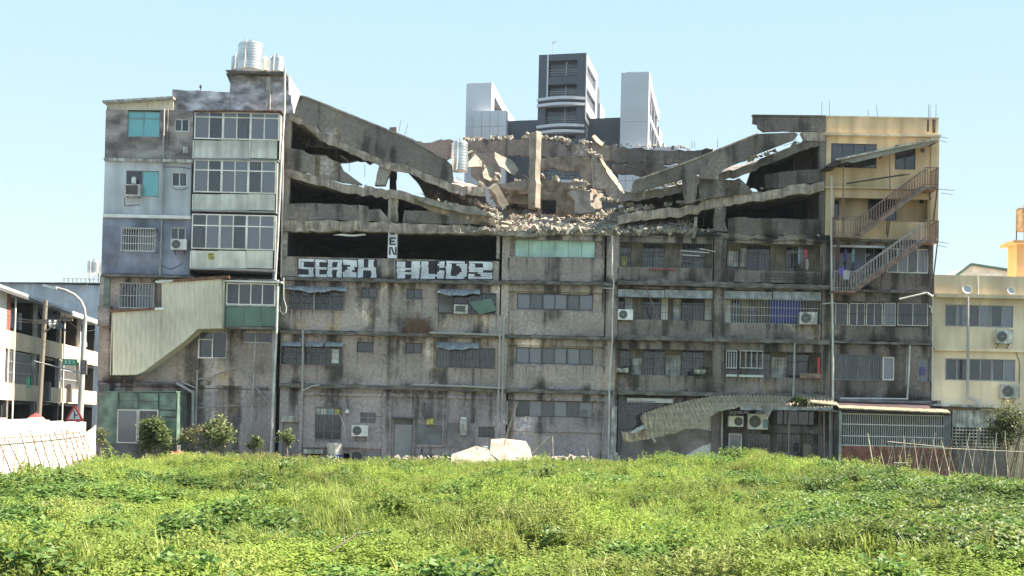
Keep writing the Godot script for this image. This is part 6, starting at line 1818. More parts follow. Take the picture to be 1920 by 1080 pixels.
	for i in 10:
		var a0 = TAU * i / 10.0; var a1 = TAU * (i + 1) / 10.0
		pg.tri(pc + Vector3(cos(a0) * 0.34, 0.38, sin(a0) * 0.34), pc + Vector3(cos(a1) * 0.34, 0.38, sin(a1) * 0.34), pc + Vector3(0, 0.6, 0))
	part(pa, "red_top", pg, M["red"])
	var pq = G.new(); pq.lathe(pc, [[0.62, 0], [0.5, 0.2], [0.335, 0.375]], 10); part(pa, "cream_skirt", pq, M["plaster_cream"])
	var pt = G.new(); pt.tube(Vector3(pc.x, -0.05, 12), pc + Vector3(0, 0.5, 0), 0.03); part(pa, "pole", pt, M["pipe_grey"])
	# hoarding of white sheets along the field
	var ho = thing("hoarding", "white sheet hoarding along the left edge of the overgrown field", "fence", Vector3(-19.5, 0, 19))
	var path = [Vector2(-16.9, 31), Vector2(-18.6, 21), Vector2(-20.9, 10.6)]
	for i in 2:
		var k = 9
		for j in k:
			var a = path[i].lerp(path[i + 1], j / float(k)); var e = path[i].lerp(path[i + 1], (j + 1) / float(k) - 0.004)
			var h = G.new(); var hh = 2.24 + 0.26 * (1.0 - (i * k + j) / 18.0) + 0.02 * ((j * 7) % 3)
			var nn = Vector3(e.y - a.y, 0, -(e.x - a.x)).normalized() * -0.03
			h.hexa([Vector3(a.x, -0.05, a.y), Vector3(e.x, -0.05, e.y), Vector3(e.x, -0.05, e.y) + nn, Vector3(a.x, -0.05, a.y) + nn, Vector3(a.x, hh, a.y), Vector3(e.x, hh, e.y), Vector3(e.x, hh, e.y) + nn, Vector3(a.x, hh, a.y) + nn])
			part(ho, "hoarding_sheet", h, M["white_paint"])
	var h2 = G.new()
	var wv = [[147, 822, 10.4], [155, 812, 10.2], [165, 808, 9.9], [173, 803, 9.6], [180, 796, 9.4]]
	for i in 4:
		var a = P(wv[i][0], wv[i][1], wv[i][2]); var e = P(wv[i + 1][0], wv[i + 1][1], wv[i + 1][2])
		h2.quad(Vector3(a.x, -0.05, a.z), Vector3(e.x, -0.05, e.z), e, a)
	part(ho, "curling_sheet", h2, M["white_paint"])
	# bamboo lattice in front of it
	var la = thing("bamboo_lattice", "thin crossed bamboo poles leaning in front of the white hoarding", "trellis", Vector3(-19, 0, 19))
	for i in 26:
		var t = i / 26.0 + rng.randf_range(-0.01, 0.01)
		var a = path[0].lerp(path[1], t * 2) if t < 0.5 else path[1].lerp(path[2], t * 2 - 1)
		var c = Vector3(a.x + 0.55, 0, a.y)
		var lean = rng.randf_range(0.35, 0.75) * (1 if i % 2 else -1)
		var g2 = G.new(); g2.tube(c + Vector3(0, -0.05, -lean), c + Vector3(-0.35, rng.randf_range(1.75, 2.05), lean), 0.03, 0.024, 6); part(la, "pole", g2, M["bamboo"])
	for i in 2:
		var a = path[i]; var e = path[i + 1]
		var g2 = G.new(); g2.tube(Vector3(a.x + 0.26, 1.84, a.y), Vector3(e.x + 0.26, 1.84, e.y), 0.025, 0.02, 6); part(la, "top_rail", g2, M["bamboo"])

# ---------------------------------------------------------------- lean-tos at the foot of the walls
func annexes():
	# green glazed shed on the left
	var z = 2.3
	var o = thing("green_shed", "green plastic sheeted shed with a pale door at the foot of the corner building", "shed", Vector3(P(258, 850, z).x, 0, 1.2))
	block(o, "base_wall", "board", [189, 832.5, 331, 893], 0.02, z)
	slab_poly(o, "green_sheet", "green_sheet", [[187, 832], [187, 744], [190, 738], [197, 736], [221, 736], [221, 832]], z - 0.12, z - 0.02)
	for q in [[222.5, 736, 258, 751], [222.5, 752, 258, 767.5], [260, 737, 296, 752], [260, 753, 296, 767.5], [298.5, 737, 330, 768], [298.5, 770, 330, 781], [298.5, 783, 330, 832]]: block(o, "green_sheet", "green_sheet", q, z - 0.12, z - 0.02)
	for x in [221.8, 259, 297.3, 331]: block(o, "frame_post", "green_dark", [x - 0.7, 736, x + 0.7, 832], z - 0.14, z + 0.01)
	for q in [[219.5, 767.8, 257.5, 831], [258.5, 768, 296, 831]]:
		win(o, q, z + 0.06, 1, {"fm": "alum", "pm": ["glass_pale"], "fw": 2.0, "name": "door", "curtains": [[0.0, 1.0, "sheet_grey"]]})
	for q in [[263, 772, 272, 784], [280, 772, 291, 784]]: block(o, "dark_pane", "dark_metal", q, z + 0.055, z + 0.075)
	slab_poly(o, "roof", "green_sheet", [[188, 736], [196, 733.5], [331, 733.5], [331, 735.5], [197, 735.5]], 0.02, z)
	slab_poly(o, "end_wall", "green_sheet", [[329, 736], [331, 736], [331, 832], [329, 832]], 0.03, z - 0.13)
	# brick lean-to with a barred front and pale scalloped roof tiles
	z = 2.2
	var a = thing("brick_lean_to", "brick walled lean-to with long barred front and a pale scalloped tile edge", "lean-to", Vector3(P(1680, 890, z).x, 0, 1.1))
	block(a, "brick_wall", "brick", [1575, 838, 1785, 925], z - 0.2, z)
	var rr = RR([1575, 838, 1785, 925], z)
	var rows = int(rr.size.y / 0.075)
	# courses of bricks, raised from the joints, as far as they can be told apart: one mesh
	var bk = G.new()
	for j in rows:
		var y = rr.end.y - 0.075 * (j + 1)
		var n = int(rr.size.x / 0.23)
		for i in n:
			var x = rr.position.x + 0.23 * i + (0.115 if j % 2 else 0.0)
			if x + 0.21 > rr.end.x: continue
			bk.bx(x, x + 0.215, y + 0.005, y + 0.07, z - 0.01, z + 0.006 + rng.randf() * 0.004)
	stuff(part(a, "brick_courses", bk, M["brick"]))
	var sw = G.new(); var xl = rr.position.x
	sw.bx(xl, xl + 0.15, 0.0, rr.end.y + 2.0, 0.05, z - 0.21); part(a, "side_wall", sw, M["beam_dark"])
	block(a, "corner_post", "board", [1769.5, 778, 1783, 838], z - 0.25, z - 0.02)
	block(a, "corner_post", "frame_grey", [1573, 770, 1578, 905], z + 0.01, z + 0.1)
	block(a, "rear_panel", "cloth_dark", [1578, 770, 1785, 838], z - 1.6, z - 1.5)
	for i in 8: block(a, "slatted_panel", "cloth_dark" if i % 3 else "board", [1582 + i * 23, 786, 1582 + i * 23 + 21, 837], z - 1.49, z - 1.42)
	grille(a, [1578, 777, 1769, 837], z - 0.05, 46, 0, "bars_white", 0.026)
	for y in [777.5, 797, 819, 836.5]:
		var g = G.new(); g.rc(R(1577, y - 0.9, 1770, y + 0.9, z), z - 0.06, z - 0.01); part(a, "grille_rail", g, M["bars_white"])
	slab_poly(a, "roof_beam", "maroon", [[1577, 770.5], [1779, 776], [1779, 779], [1577, 774]], z - 0.1, z + 0.1)
	# roof sheet from the wall out, its tile edge wave by wave
	var rf = G.new()
	var c0 = P(1572, 752, 0.25); var c1 = P(1752, 757, 0.25); var d0 = P(1574, 766, z + 0.35); var d1 = P(1783, 774, z + 0.35)
	rf.quad(d0, d1, c1, c0); rf.quad(c0 - Vector3(0, 0.05, 0), c1 - Vector3(0, 0.05, 0), d1 - Vector3(0, 0.05, 0), d0 - Vector3(0, 0.05, 0)); part(a, "roof", rf, M["maroon"])
	tile_edge(a, 1574, 766, 1783, 775, z + 0.4, 44)
	block(a, "wall_flashing", "board_mauve", [1572, 750, 1752, 755], 0.01, 0.22)
	# small tiled porch beside it
	var p = thing("small_porch", "small pale scalloped tile porch on thin posts left of the brick lean-to", "porch", Vector3(P(1545, 880, 1.4).x, 0, 0.8))
	tile_edge(p, 1522, 756, 1574, 761, 1.5, 11)
	var pr = G.new(); pr.quad(P(1522, 757, 1.45), P(1574, 762, 1.45), P(1572, 751, 0.3), P(1530, 748, 0.3)); part(p, "roof", pr, M["maroon"])
	for q in [[1512, 768, 1574, 771, 1.4], [1572, 772, 1572, 905, 1.45], [1556, 764, 1556, 895, 0.9]]:
		var g = G.new(); g.bar(P(q[0], q[1], q[4]), P(q[2], q[3], q[4]), 0.09); part(p, "frame", g, M["frame_grey"])
	# white sheet lean-to below the cream building
	var w = thing("white_sheet_lean_to", "white corrugated sheet lean-to with a square lattice below the cream building", "lean-to", Vector3(P(1830, 850, 1.2).x, 0, 0.6))
	for i in 8:
		var g = G.new(); var q = R(1786 + i * 13, 769, 1786 + i * 13 + 12.6, 800, 1.2)
		g.prism(PackedVector2Array([q.position, Vector2(q.end.x, q.position.y), q.end, Vector2(q.position.x, q.end.y)]), 1.14, 1.2); part(w, "white_sheet", g, M["white_worn"])
	grille(w, [1786, 801, 1890, 838], 1.2, 16, 6, "white_worn", 0.05, 0.0, "lattice")
	block(w, "low_wall", "board", [1786, 839, 1890, 905], 0.9, 1.2)
	block(w, "rear_panel", "interior", [1786, 798, 1890, 840], 0.3, 0.35)
	slab_poly(w, "roof", "white_worn", [[1752, 757], [1895, 762], [1895, 766], [1752, 761]], 0.02, 1.5, 0.02)
	slab_poly(w, "roof_edge", "tile_pale", [[1840, 767], [1895, 769], [1895, 771], [1840, 769]], 1.25, 1.6)
	block(w, "hood", "dark_metal", [1757, 751, 1764, 764], 0.05, 1.0)
	# torn corrugated awning
	var t = thing("torn_awning", "old corrugated awning torn loose and drooping to the left over the ground floor", "awning", P(1360, 770, 0.8))
	var top = [[1562, 746], [1450, 743.5], [1372, 742], [1334, 744], [1292, 752], [1250, 762], [1206, 776]]
	var low = [[1562, 764], [1450, 767], [1388, 764], [1350, 771], [1312, 792], [1268, 812], [1212, 824]]
	var zt = [0.3, 0.3, 0.3, 0.4, 0.7, 0.9, 1.1]
	var zl = [1.5, 1.5, 1.45, 1.5, 1.6, 1.7, 1.7]
	for i in 6:
		var g = G.new()
		var va = P(top[i][0], top[i][1], zt[i]); var vb = P(top[i + 1][0], top[i + 1][1], zt[i + 1]); var vc = P(low[i][0], low[i][1], zl[i]); var vd = P(low[i + 1][0], low[i + 1][1], zl[i + 1])
		var n = maxi(4, int((vb - va).length() / 0.2))
		for j in n:
			var q0 = va.lerp(vb, j / float(n)); var q1 = va.lerp(vb, (j + 1) / float(n)); var r0 = vc.lerp(vd, j / float(n)); var r1 = vc.lerp(vd, (j + 1) / float(n))
			if rng.randf() < 0.1 and i > 3: r1 = q1.lerp(r1, rng.randf_range(0.7, 0.95))
			var mq = (q0 + q1) / 2 + Vector3(0, 0.07, 0.08); var mr = (r0 + r1) / 2 + Vector3(0, 0.03 + rng.randf_range(-0.05, 0.03), 0.1)
			g.quad(r0, mr, mq, q0); g.quad(mr, r1, q1, mq)
		part(t, "corrugated_sheet", g, M["old_awning"])
	slab_poly(t, "curled_end", "old_awning", [[1212, 824], [1235, 800], [1206, 777], [1200, 782], [1206, 797], [1180, 811], [1166, 808], [1170, 826], [1186, 829]], 1.0, 1.08, 0.03)
	slab_poly(t, "pale_inner_side", "sheet_grey", [[1230, 780], [1206, 796], [1180, 812], [1192, 812], [1212, 802], [1236, 784]], 1.1, 1.14, 0.02)
	slab_poly(t, "front_lip", "awning_grey", [[1562, 762], [1450, 764], [1388, 762], [1388, 767], [1420, 770], [1450, 769], [1562, 768]], 1.5, 1.54, 0.03)
	for q in [[1222, 818, 1229, 830], [1222, 800, 1218, 790]]:
		var g = G.new(); g.bar(P(q[0], q[1], 1.75), P(q[2], q[3], 1.75), 0.12); part(t, "batten", g, M["bamboo_pale"])
	for q in [[1375, 770, 1378, 780], [1366, 765, 1370, 778]]:
		var g = G.new(); g.bar(P(q[0], q[1], 1.0), P(q[2], q[3], 1.0), 0.1); part(t, "batten", g, M["dark_metal"])
	var ht = G.new(); ht.prism(poly([[1427, 760], [1454, 757], [1441, 783], [1435, 776]], 1.6), 1.56, 1.6)
	part(t, "hanging_rag", ht, M["board_mauve"])

func tile_edge(b, x0, y0, x1, y1, z, n):
	for i in n:
		var a = P(lerpf(x0, x1, i / float(n)), lerpf(y0, y1, i / float(n)), z); var e = P(lerpf(x0, x1, (i + 1) / float(n)), lerpf(y0, y1, (i + 1) / float(n)), z)
		var g = G.new()
		var m = (a + e) / 2; var r = (e - a).length() * 0.5
		var k = 5
		for j in k:      # a half round tile, falling towards the front
			var t0 = PI * j / k; var t1 = PI * (j + 1) / k
			var p0 = m + Vector3(-cos(t0) * r, sin(t0) * r * 0.9 + rng.randf_range(-0.005, 0.005), 0); var p1 = m + Vector3(-cos(t1) * r, sin(t1) * r * 0.9, 0)
			var bk = Vector3(0, 0.16, -0.55)
			g.quad(p0, p1, p1 + bk, p0 + bk)
			g.quad(p0 - Vector3(0, 0.06, 0), p1 - Vector3(0, 0.06, 0), p1, p0)
		part(b, "roof_tile", g, M["tile_pale"])

# ---------------------------------------------------------------- things lying in front of the walls
func yard():
	# two slabs lying back in the weeds: outline, lying from the far upper edge to the near lower edge
	for q in [[[[846, 872], [848, 852], [870, 844], [892, 836], [915, 842], [938, 846], [948, 872]], 836, 4.4, "long low pale slab lying in the weeds before the ground floor"], [[[918, 850], [922, 824], [945, 822], [984, 827], [996, 842], [1000, 870], [945, 870]], 822, 3.9, "thick pale block tilted up behind the long low slab"]]:
		var sg = G.new()
		var back = []
		var front = []
		for p in q[0]:
			var dz = (p[1] - q[1]) / 34.0 * 1.7
			front.append(P(p[0] + rng.randf_range(-2, 2), p[1], q[2] + dz))
		for v in front: back.append(v + Vector3(0.0, -0.5, -0.55))
		var m = Vector3.ZERO
		for v in front: m += v / front.size()
		m += Vector3(0.1, 0.12, 0.02)
		var nn = front.size()
		for i in nn:
			var j = (i + 1) % nn
			var h = front[i].lerp(m, 0.5) + Vector3(rng.randf_range(-0.1, 0.1), rng.randf_range(-0.03, 0.05), 0)
			sg.tri(front[j], front[i], h); sg.tri(front[j], h, m); sg.tri(front[i], m, h)
			sg.quad(front[i], front[j], back[j], back[i])
		solo("fallen_slab", sg, M["fallen_pale"], q[3], "rubble piece")
	var g = G.new()
	for k in 330:
		var c = P(rng.randf_range(985, 1110) if k < 170 else rng.randf_range(735, 1000), rng.randf_range(858, 872), 4.5 + rng.randf_range(-0.8, 0.8))
		var s = rng.randf_range(0.08, 0.32)
		g.chunk(c, Vector3(s * 1.5, s * 0.7, s), Basis.from_euler(Vector3(rng.randf() * 6, rng.randf() * 6, rng.randf() * 6)), rng)
	stuff(part(self, "rubble", g, M["rubble"]), "scattered small rubble on the ground beside the two fallen slabs", "rubble")
	var n = 0
	var desc = ["pale stick propped up right of the fallen slabs", "thin rod bent over right of the fallen slabs", "short upright rod among the scattered rubble", "pale plank lying on the weeds left of the fallen slabs", "second plank lying left of the fallen slabs", "thin dark stick rising behind the fallen slabs", "thin rod crossing in front of the thick fallen block"]
	for q in [[998, 848, 1028, 820, 0.05], [1037, 858, 1036, 818, 0.025], [1105, 862, 1102, 842, 0.02], [752, 866, 795, 871, 0.09], [838, 856, 850, 868, 0.05], [942, 850, 952, 800, 0.015], [990, 850, 955, 826, 0.015]]:
		var t = G.new(); t.tube(P(q[0], q[1] + 3, 4.6), P(q[2], q[3], 4.7), q[4], q[4] * 0.8, 6)
		solo("stick", t, M["bamboo_pale" if n != 5 else "bamboo"], desc[n], "stick")
		n += 1
	var bg = G.new()
	bg.lathe(P(914, 852, 4.2), [[0.02, 0], [0.3, 0.02], [0.36, 0.2], [0.25, 0.42], [0.1, 0.5], [0.14, 0.58]], 9)
	for i in bg.v.size(): bg.v[i] += Vector3(sin(bg.v[i].y * 17.0 + bg.v[i].x * 9.0), 0, cos(bg.v[i].y * 13.0 + bg.v[i].x * 7.0)) * 0.05
	solo("plastic_bag", bg, M["curtain"], "crumpled pale blue bag between the two fallen slabs", "bag")
	var rt = G.new()
	for i in 8:
		var a = lerpf(322, 344, i / 8.0); var e = lerpf(322, 344, (i + 1) / 8.0)
		rt.quad(P(a, 852, 4.9), P(e, 852, 4.9), P(e, 845 + 2 * sin(i + 1.0), 4.5), P(a, 845 + 2 * sin(i + 0.0), 4.5))
	solo("red_tarp", rt, M["post_red"], "small red tarp under the shrubs by the green shed", "tarp")
	var pm = thing("pipe_stump", "pale pipe bend standing at the foot of the white pillar", "pipe", P(1150, 866, 1.5))
	var pg = G.new(); pg.path([P(1146, 880, 1.5), P(1146, 860, 1.5), P(1150, 852, 1.5), P(1157, 854, 1.5), P(1158, 868, 1.5)], 0.16, 10); part(pm, "bend", pg, M["white_worn"])
	var wl = G.new()
	for i in 12:
		var t0 = PI * i / 12.0; var t1 = PI * (i + 1) / 12.0
		wl.tube(P(1554, 872, 1.8) + Vector3(cos(t0), sin(t0), 0) * 0.34, P(1554, 872, 1.8) + Vector3(cos(t1), sin(t1), 0) * 0.34, 0.04, 0.04, 6)
	solo("old_tyre", wl, M["dark_metal"], "half buried old tyre by the small porch's posts", "tyre")
	var bd = thing("leaning_board", "brown board leaning upright on the ground floor wall by the small barred windows", "board", P(1513, 865, 0.6))
	var b1 = G.new(); b1.prism(poly([[1505, 876], [1507, 833], [1516, 832], [1522, 838], [1521, 878]], 0.6), 0.52, 0.6); part(bd, "panel", b1, M["inner_wall"])
	# bamboo trellis on the right
	var o = thing("bamboo_trellis", "ragged row of crossed bamboo poles in front of the brick lean-to", "trellis", P(1780, 895, 6))
	for i in 84:
		var x = lerpf(1642, 1935, i / 84.0) + rng.randf_range(-3, 3)
		var lean = rng.randf_range(6, 22) * (1 if i % 2 else -1)
		var h = rng.randf_range(58, 74) * (1.2 if i % 9 == 0 else 1.0)
		var a = P(x, 900, 6.2); a.y = ground_y(a.x, 6.2) - 0.05
		var e = P(x + lean, 830 + (66 - h), 5.9)
		var t = G.new(); var r = rng.randf_range(0.014, 0.03) * (1.5 if i % 11 == 0 else 1.0)
		t.tube(a, e, r, r * 0.75, 6); part(o, "pole", t, M["bamboo" if i % 3 else "bamboo_pale"])
	for q in [[1664, 828, 1770, 838], [1716, 838, 1935, 848], [1676, 868, 1710, 868]]:
		var t = G.new(); t.tube(P(q[0], q[1], 6.1), P(q[2], q[3], 6.1), 0.022, 0.018, 6); part(o, "rail", t, M["bamboo_pale"])

func leaves(c: Vector3, r: Vector3, n, size, cols, clump = 0.35) -> G:
	# leaf faces gathered in clumps through the crown's volume
	var g = G.new(); g.tint = true
	var cs = []
	for i in maxi(6, int(n / 60)):
		var d = Vector3(rng.randfn(), rng.randfn(), rng.randfn()).normalized() * pow(rng.randf(), 0.45)
		cs.append([d * r, rng.randf()])
	for i in n:
		var q = cs[rng.randi() % cs.size()]
		var p = c + q[0] + Vector3(rng.randfn(), rng.randfn() * 0.8, rng.randfn()) * clump * r.y * 0.5
		var up = Vector3(rng.randfn() * 0.6, 1.0, rng.randfn() * 0.6).normalized()
		var d = Vector3(rng.randfn(), rng.randfn() * 0.5, rng.randfn()).normalized()
		var s = up.cross(d).normalized()
		var l = size * rng.randf_range(0.6, 1.3)
		g.col = cols[0].lerp(cols[1], clampf(q[1] * 0.6 + rng.randf() * 0.5, 0, 1)) if rng.randf() > 0.06 else cols[2]
		var m = p + d * l * 0.5
		g.tri(p, m + s * l * 0.3, p + d * l); g.tri(p, p + d * l, m - s * l * 0.3)
	return g

func shrub(px, py, z, rx, ry, n, size, label, nm = "shrub", cols = [Color(0.05, 0.085, 0.022), Color(0.15, 0.21, 0.07), Color(0.25, 0.2, 0.12)], cat = "shrub", trunk = 0.03):
	var c = P(px, py, z)
	var base = Vector3(c.x, ground_y(c.x, z) - 0.05, z)
	var o = thing(nm, label, cat, base)
	var sg = G.new()
	for i in 5:
		var a = base + Vector3(rng.randf_range(-0.1, 0.1), 0, rng.randf_range(-0.1, 0.1))
		var e = c + Vector3(rng.randf_range(-0.6, 0.6) * rx, rng.randf_range(-0.2, 0.7) * ry, rng.randf_range(-0.4, 0.4) * rx)
		var m = a.lerp(e, 0.5) + Vector3(rng.randf_range(-0.1, 0.1), 0.05, 0)
		sg.tube(a, m, trunk, trunk * 0.8, 6); sg.tube(m, e, trunk * 0.8, trunk * 0.3, 6)
	part(o, "stem", sg, M["wood_pole"])
	var f = part(o, "foliage", leaves(c, Vector3(rx, ry, rx * 0.7), n, size, cols), M["leaf"])
	stuff(f)
	return o

# ---------------------------------------------------------------- plants of the field: a few clump meshes, many copies
func clump(kind: int, seed_: int) -> ArrayMesh:
	var r = RandomNumberGenerator.new()
	r.seed = seed_
	var g = G.new(); g.tint = true
	var leaf = func(p, d, l, w, c):
		var s = Vector3(d.z, 0.15 * r.randfn(), -d.x).normalized()
		g.col = c
		var m = p + d * l * 0.45 + Vector3(0, l * 0.08, 0)
		g.tri(p, m + s * w, p + d * l); g.tri(p, p + d * l, m - s * w)
	if kind == 0 or kind == 4:        # bushy weed, kind 4 in flower
		for k in 11:
			var a = r.randf() * TAU
			var p = Vector3(cos(a), 0, sin(a)) * r.randf() * 0.22
			var q = p + Vector3(r.randfn() * 0.1, r.randf_range(0.22, 0.46), r.randfn() * 0.1)
			for i in 14:
				var t = 0.25 + 0.75 * i / 13.0
				var b = r.randf() * TAU
				var d = Vector3(cos(b), r.randf_range(-0.25, 0.75), sin(b)).normalized()
				leaf.call(p.lerp(q, t), d, r.randf_range(0.05, 0.10), r.randf_range(0.012, 0.024), Color(1, 1, 1).lerp(Color(0.6, 0.75, 0.55), r.randf()))
			if kind == 4 and k < 7:
				for i in 3:
					var c = q + Vector3(r.randfn() * 0.05, r.randf_range(0.0, 0.06), r.randfn() * 0.05)
					g.col = Color(2.6, 2.0, 7.5)
					g.box(c, Vector3(0.028, 0.012, 0.028), Basis(Vector3(0, 1, 0), r.randf() * 3))
	elif kind == 1:      # grass tuft
		for k in 70:
			var a = r.randf() * TAU
			var p = Vector3(cos(a), 0, sin(a)) * sqrt(r.randf()) * 0.25
			var l = r.randf_range(0.25, 0.55)
			var b = r.randf() * TAU
			var o = Vector3(cos(b), 0, sin(b)) * l * r.randf_range(0.1, 0.6)
			var s = Vector3(sin(b), 0, -cos(b)) * 0.009
			g.col = Color(1, 1, 1).lerp(Color(1.25, 1.05, 0.8), r.randf())
			var m = p + Vector3(0, l * 0.62, 0) + o * 0.4
			var e = p + Vector3(0, l * 0.85, 0) + o
			g.quad(p - s, p + s, m + s * 0.8, m - s * 0.8); g.tri(m - s * 0.8, m + s * 0.8, e)
	elif kind == 2:      # broad vine leaves
		for k in 64:
			var a = r.randf() * TAU
			var p = Vector3(cos(a), 0, sin(a)) * sqrt(r.randf()) * 0.34 + Vector3(0, r.randf_range(0.12, 0.42), 0)
			var b = r.randf() * TAU
			var d = Vector3(cos(b), r.randf_range(-0.5, 0.35), sin(b)).normalized()
			var l = r.randf_range(0.08, 0.15)
			var s = d.cross(Vector3(r.randfn() * 0.3, 1, r.randfn() * 0.3)).normalized()
			var up = s.cross(d)
			g.col = Color(1, 1, 1).lerp(Color(0.65, 0.8, 0.7), r.randf())
			var w = l * 0.46
			var m = p + d * l * 0.3
			var e = p + d * l
			var mid = p + d * l * 0.55 - up * l * 0.06
			g.tri(p, m + s * w + up * l * 0.1, mid); g.tri(m + s * w + up * l * 0.1, e, mid); g.tri(p, mid, m - s * w + up * l * 0.1); g.tri(mid, e, m - s * w + up * l * 0.1)
	elif kind == 3:      # feathery fern-like weed
		for k in 16:
			var a = r.randf() * TAU
			var p = Vector3(cos(a), 0, sin(a)) * r.randf() * 0.15
			var d = Vector3(cos(a) * r.randf_range(0.2, 1.0), 1.0, sin(a) * r.randf_range(0.2, 1.0)).normalized()
			var l = r.randf_range(0.3, 0.55)
			for i in 14:
				var t = (i + 2) / 16.0
				var c = p + d * l * t - Vector3(0, t * t * l * 0.35, 0)
				for s in [-1, 1]:
					var e = (d.cross(Vector3(0, 1, 0)).normalized() * s + d * 0.5).normalized()
					leaf.call(c, e, 0.075 * (1.1 - t), 0.011, Color(1, 1, 1).lerp(Color(0.8, 0.9, 0.7), r.randf()))
	return g.mesh()

func scatter(nm, meshes, list, label):
	# list: [mesh number, transform, colour]
	for k in meshes.size():
		var sel = []
		for q in list:
			if q[0] == k: sel.append(q)
		if sel.is_empty(): continue
		var mm = MultiMesh.new()
		mm.transform_format = MultiMesh.TRANSFORM_3D
		mm.use_colors = true
		mm.mesh = meshes[k]
		mm.instance_count = sel.size()
		for i in sel.size():
			mm.set_instance_transform(i, sel[i][1])
			mm.set_instance_color(i, sel[i][2])
		var o = MultiMeshInstance3D.new()
		o.multimesh = mm
		o.material_override = M["leaf"]
		o.name = numbered(nm, self)
		add_child(o, true)
		stuff(o, label, "weeds")

func vegetation():
	var meshes = []
	for q in [[0, 11], [0, 12], [0, 13], [4, 14], [4, 15], [1, 16], [1, 17], [2, 18], [2, 19], [3, 20], [3, 21]]: meshes.append(clump(q[0], q[1]))
	var n1 = FastNoiseLite.new(); n1.seed = 3; n1.frequency = 0.11; n1.fractal_octaves = 3
	var n2 = FastNoiseLite.new(); n2.seed = 44; n2.frequency = 0.16; n2.fractal_octaves = 3
	var n3 = FastNoiseLite.new(); n3.seed = 70; n3.frequency = 0.5; n3.fractal_octaves = 2
	var list = []
	var z = 57.5
	while z > 3.0:
		var dist = 68.2 - z
		var step = clampf(0.13 + dist * 0.0042, 0.17, 0.36)
		var half = dist * 0.53 + 3.0
		var x = -half
		while x < half:
			var px = x + rng.randf_range(-0.5, 0.5) * step
			var pz = z + rng.randf_range(-0.5, 0.5) * step
			x += step
			if px < -21.3 + maxf(0, (pz - 10.6)) * 0.185 + 0.2: continue
			if pz < 5.2 and rng.randf() > 0.5: continue
			var hole = n2.get_noise_2d(px * 3.1 + 7, pz * 3.1)
			if hole < -0.27 and pz > 12.0: continue
			var a = n1.get_noise_2d(px, pz)
			var b = n2.get_noise_2d(px + 40, pz)
			var c = n3.get_noise_2d(px, pz)
			var vine = smoothstep(4.0, 13.0, px + (pz - 38.0) * 0.12) * smoothstep(22.0, 30.0, pz) * (1.0 - smoothstep(49, 52, pz)) * 0.55
			vine += 0.35 * smoothstep(-4.0, -12.0, px) * smoothstep(26.0, 34.0, pz) * (1.0 - smoothstep(44, 48, pz))
			var k = 0
			var sunk = 1.0
			var col = Color(0.305, 0.375, 0.09)
			var s = rng.randf_range(0.8, 1.25)
			if c * 0.8 + b * 0.3 + vine * 1.7 > 0.42 and rng.randf() < 0.85:
				k = 7 + rng.randi() % 2; col = Color(0.155, 0.24, 0.062); s *= 1.0; sunk = 0.85 if vine > 0.25 else 1.0
			elif b > 0.22 and rng.randf() < 0.8:
				k = 9 + rng.randi() % 2; col = Color(0.27, 0.36, 0.11)
			elif (a < -0.25 and rng.randf() < 0.4) or rng.randf() < 0.05:
				k = 5 + rng.randi() % 2; col = Color(0.33, 0.385, 0.10)
			elif (a > 0.05 and rng.randf() < 0.6) or rng.randf() < 0.2:
				k = 3 + rng.randi() % 2
			else:
				k = [0, 1, 2, 3, 4][rng.randi() % 5]
			# sere patches near the wall on the left and a few elsewhere
			var dry = smoothstep(-0.5, -0.15, -absf(px + 11.0) / 9.0 + 0.3 + b * 0.7) * smoothstep(20.0, 12.0, pz) * 0.75 + clampf((-b - 0.25) * 2.0, 0, 0.45)
			col = col.lerp(Color(0.42, 0.36, 0.18), dry * rng.randf_range(0.3, 1.0))
			var v = 0.95 + 0.5 * a + rng.randf_range(-0.15, 0.25)
			v *= sunk
			col = Color(col.r * v, col.g * v, col.b * v)
			var hgt = 1.0 + 0.75 * n2.get_noise_2d(px * 1.5, pz * 1.5 + 90) + (0.3 if c > 0.4 else 0.0)
			if rng.randf() < 0.01 and pz < 46.0 and k < 7: hgt *= 1.4; s *= 1.1
			if pz < 9.0: hgt *= 0.8
			var bs = Basis(Vector3(0, 1, 0), rng.randf() * TAU).scaled(Vector3(s, s * hgt, s))
			list.append([k, Transform3D(bs, Vector3(px, ground_y(px, pz) - 0.03, pz)), col])
		z -= step
	scatter("weeds", meshes, list, "dense sunlit green weeds, grass and vines covering the field")
	# shrubs at the foot of the walls
	shrub(289, 818, 3.6, 1.1, 0.95, 2000, 0.22, "dark green leafy shrub in front of the green shed")
	shrub(360, 822, 3.8, 0.85, 0.75, 800, 0.17, "thin dry shrub with bare arching twigs right of the green shed", "shrub", [Color(0.12, 0.13, 0.06), Color(0.24, 0.24, 0.12), Color(0.3, 0.22, 0.15)])
	shrub(412, 814, 3.6, 0.9, 0.95, 1600, 0.2, "tall pale leaved shrub before the bare concrete wall", "shrub", [Color(0.08, 0.11, 0.035), Color(0.22, 0.27, 0.11), Color(0.32, 0.24, 0.17)])
	shrub(480, 834, 3.9, 0.65, 0.6, 800, 0.15, "low shrub between the tall pale one and the white pipe")
	shrub(538, 820, 3.6, 0.62, 0.5, 700, 0.16, "small tree-like shrub with bare pale stems right of the white pipe", "shrub", [Color(0.07, 0.1, 0.03), Color(0.2, 0.25, 0.1), Color(0.2, 0.2, 0.1)])
	shrub(190, 822, 6.0, 0.35, 0.6, 450, 0.15, "sparse shrub between the hoarding's curled sheet and the green shed", "shrub", [Color(0.1, 0.12, 0.05), Color(0.2, 0.22, 0.1), Color(0.3, 0.24, 0.17)])
	shrub(85, 868, 17.0, 0.9, 0.6, 1200, 0.16, "rounded leafy bush at the foot of the white hoarding")
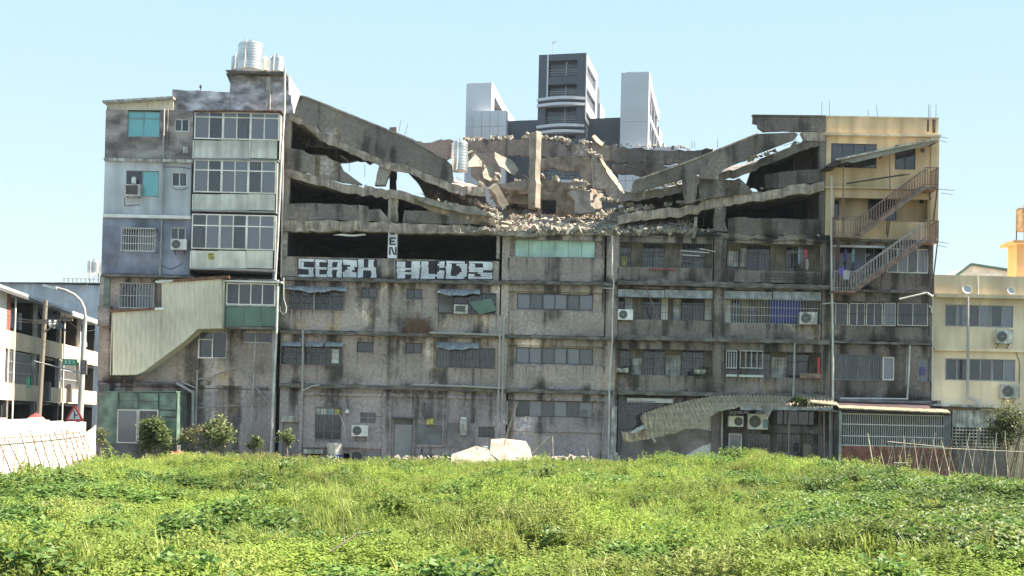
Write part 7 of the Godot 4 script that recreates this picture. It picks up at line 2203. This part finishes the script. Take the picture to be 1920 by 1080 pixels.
	shrub(6, 850, 24.0, 0.5, 0.35, 500, 0.12, "leafy sprig at the hoarding's near end")
	shrub(1895, 800, 4.2, 1.4, 1.2, 4200, 0.15, "round dark olive tree in front of the cream building", "small_tree", [Color(0.04, 0.06, 0.018), Color(0.13, 0.15, 0.055), Color(0.2, 0.2, 0.1)], "tree", 0.06)
	shrub(1235, 868, 6.5, 0.5, 0.3, 350, 0.13, "pale weed clump under the drooping awning")
	# fern on the awning and the dead plant hanging from the ledge
	var fo = thing("hanging_fern", "dark green fern growing on the torn awning's right end", "plant", P(1500, 752, 1.2))
	stuff(part(fo, "foliage", leaves(P(1500, 753, 1.4), Vector3(0.55, 0.28, 0.3), 900, 0.13, [Color(0.025, 0.05, 0.015), Color(0.07, 0.11, 0.03), Color(0.1, 0.1, 0.04)]), M["leaf"]))
	var dp = thing("dead_plant", "dead brown plant hanging over the second floor ledge", "plant", P(785, 622, 0.4))
	var tg = G.new()
	for i in 230:
		var p = P(rng.randf_range(764, 808), rng.randf_range(596, 616), 0.3)
		for k in 5:
			var e = p + Vector3(rng.randf_range(-0.14, 0.14), rng.randf_range(-0.28, 0.1), rng.randf_range(-0.05, 0.06))
			tg.tube(p, e, 0.011, 0.008, 3, false); p = e
	for i in 14:
		var p = P(783 + rng.randf_range(-4, 4), 604, 0.3)
		for k in 3:
			var e = p + Vector3(rng.randf_range(-0.1, 0.08), rng.randf_range(0.1, 0.3), rng.randf_range(-0.05, 0.05)); tg.tube(p, e, 0.011, 0.006, 3, false); p = e
	stuff(part(dp, "twigs", tg, M["rust_twig"]))
	var bo = G.new()
	var bp = [P(618, 1035, 52.6), P(645, 1018, 52.5), P(668, 1002, 52.4), P(690, 999, 52.4), P(712, 992, 52.4)]
	for i in 4: bo.tube(bp[i], bp[i + 1], 0.016 - 0.003 * i, 0.013 - 0.003 * i, 5)
	bo.tube(bp[2], P(672, 975, 52.4), 0.008, 0.004, 5); bo.tube(P(645, 1020, 52.4), P(642, 930, 52.3), 0.007, 0.004, 5)
	solo("dead_branch", bo, M["wood_pole"], "dead forked branch sticking out of the weeds in the foreground", "branch")
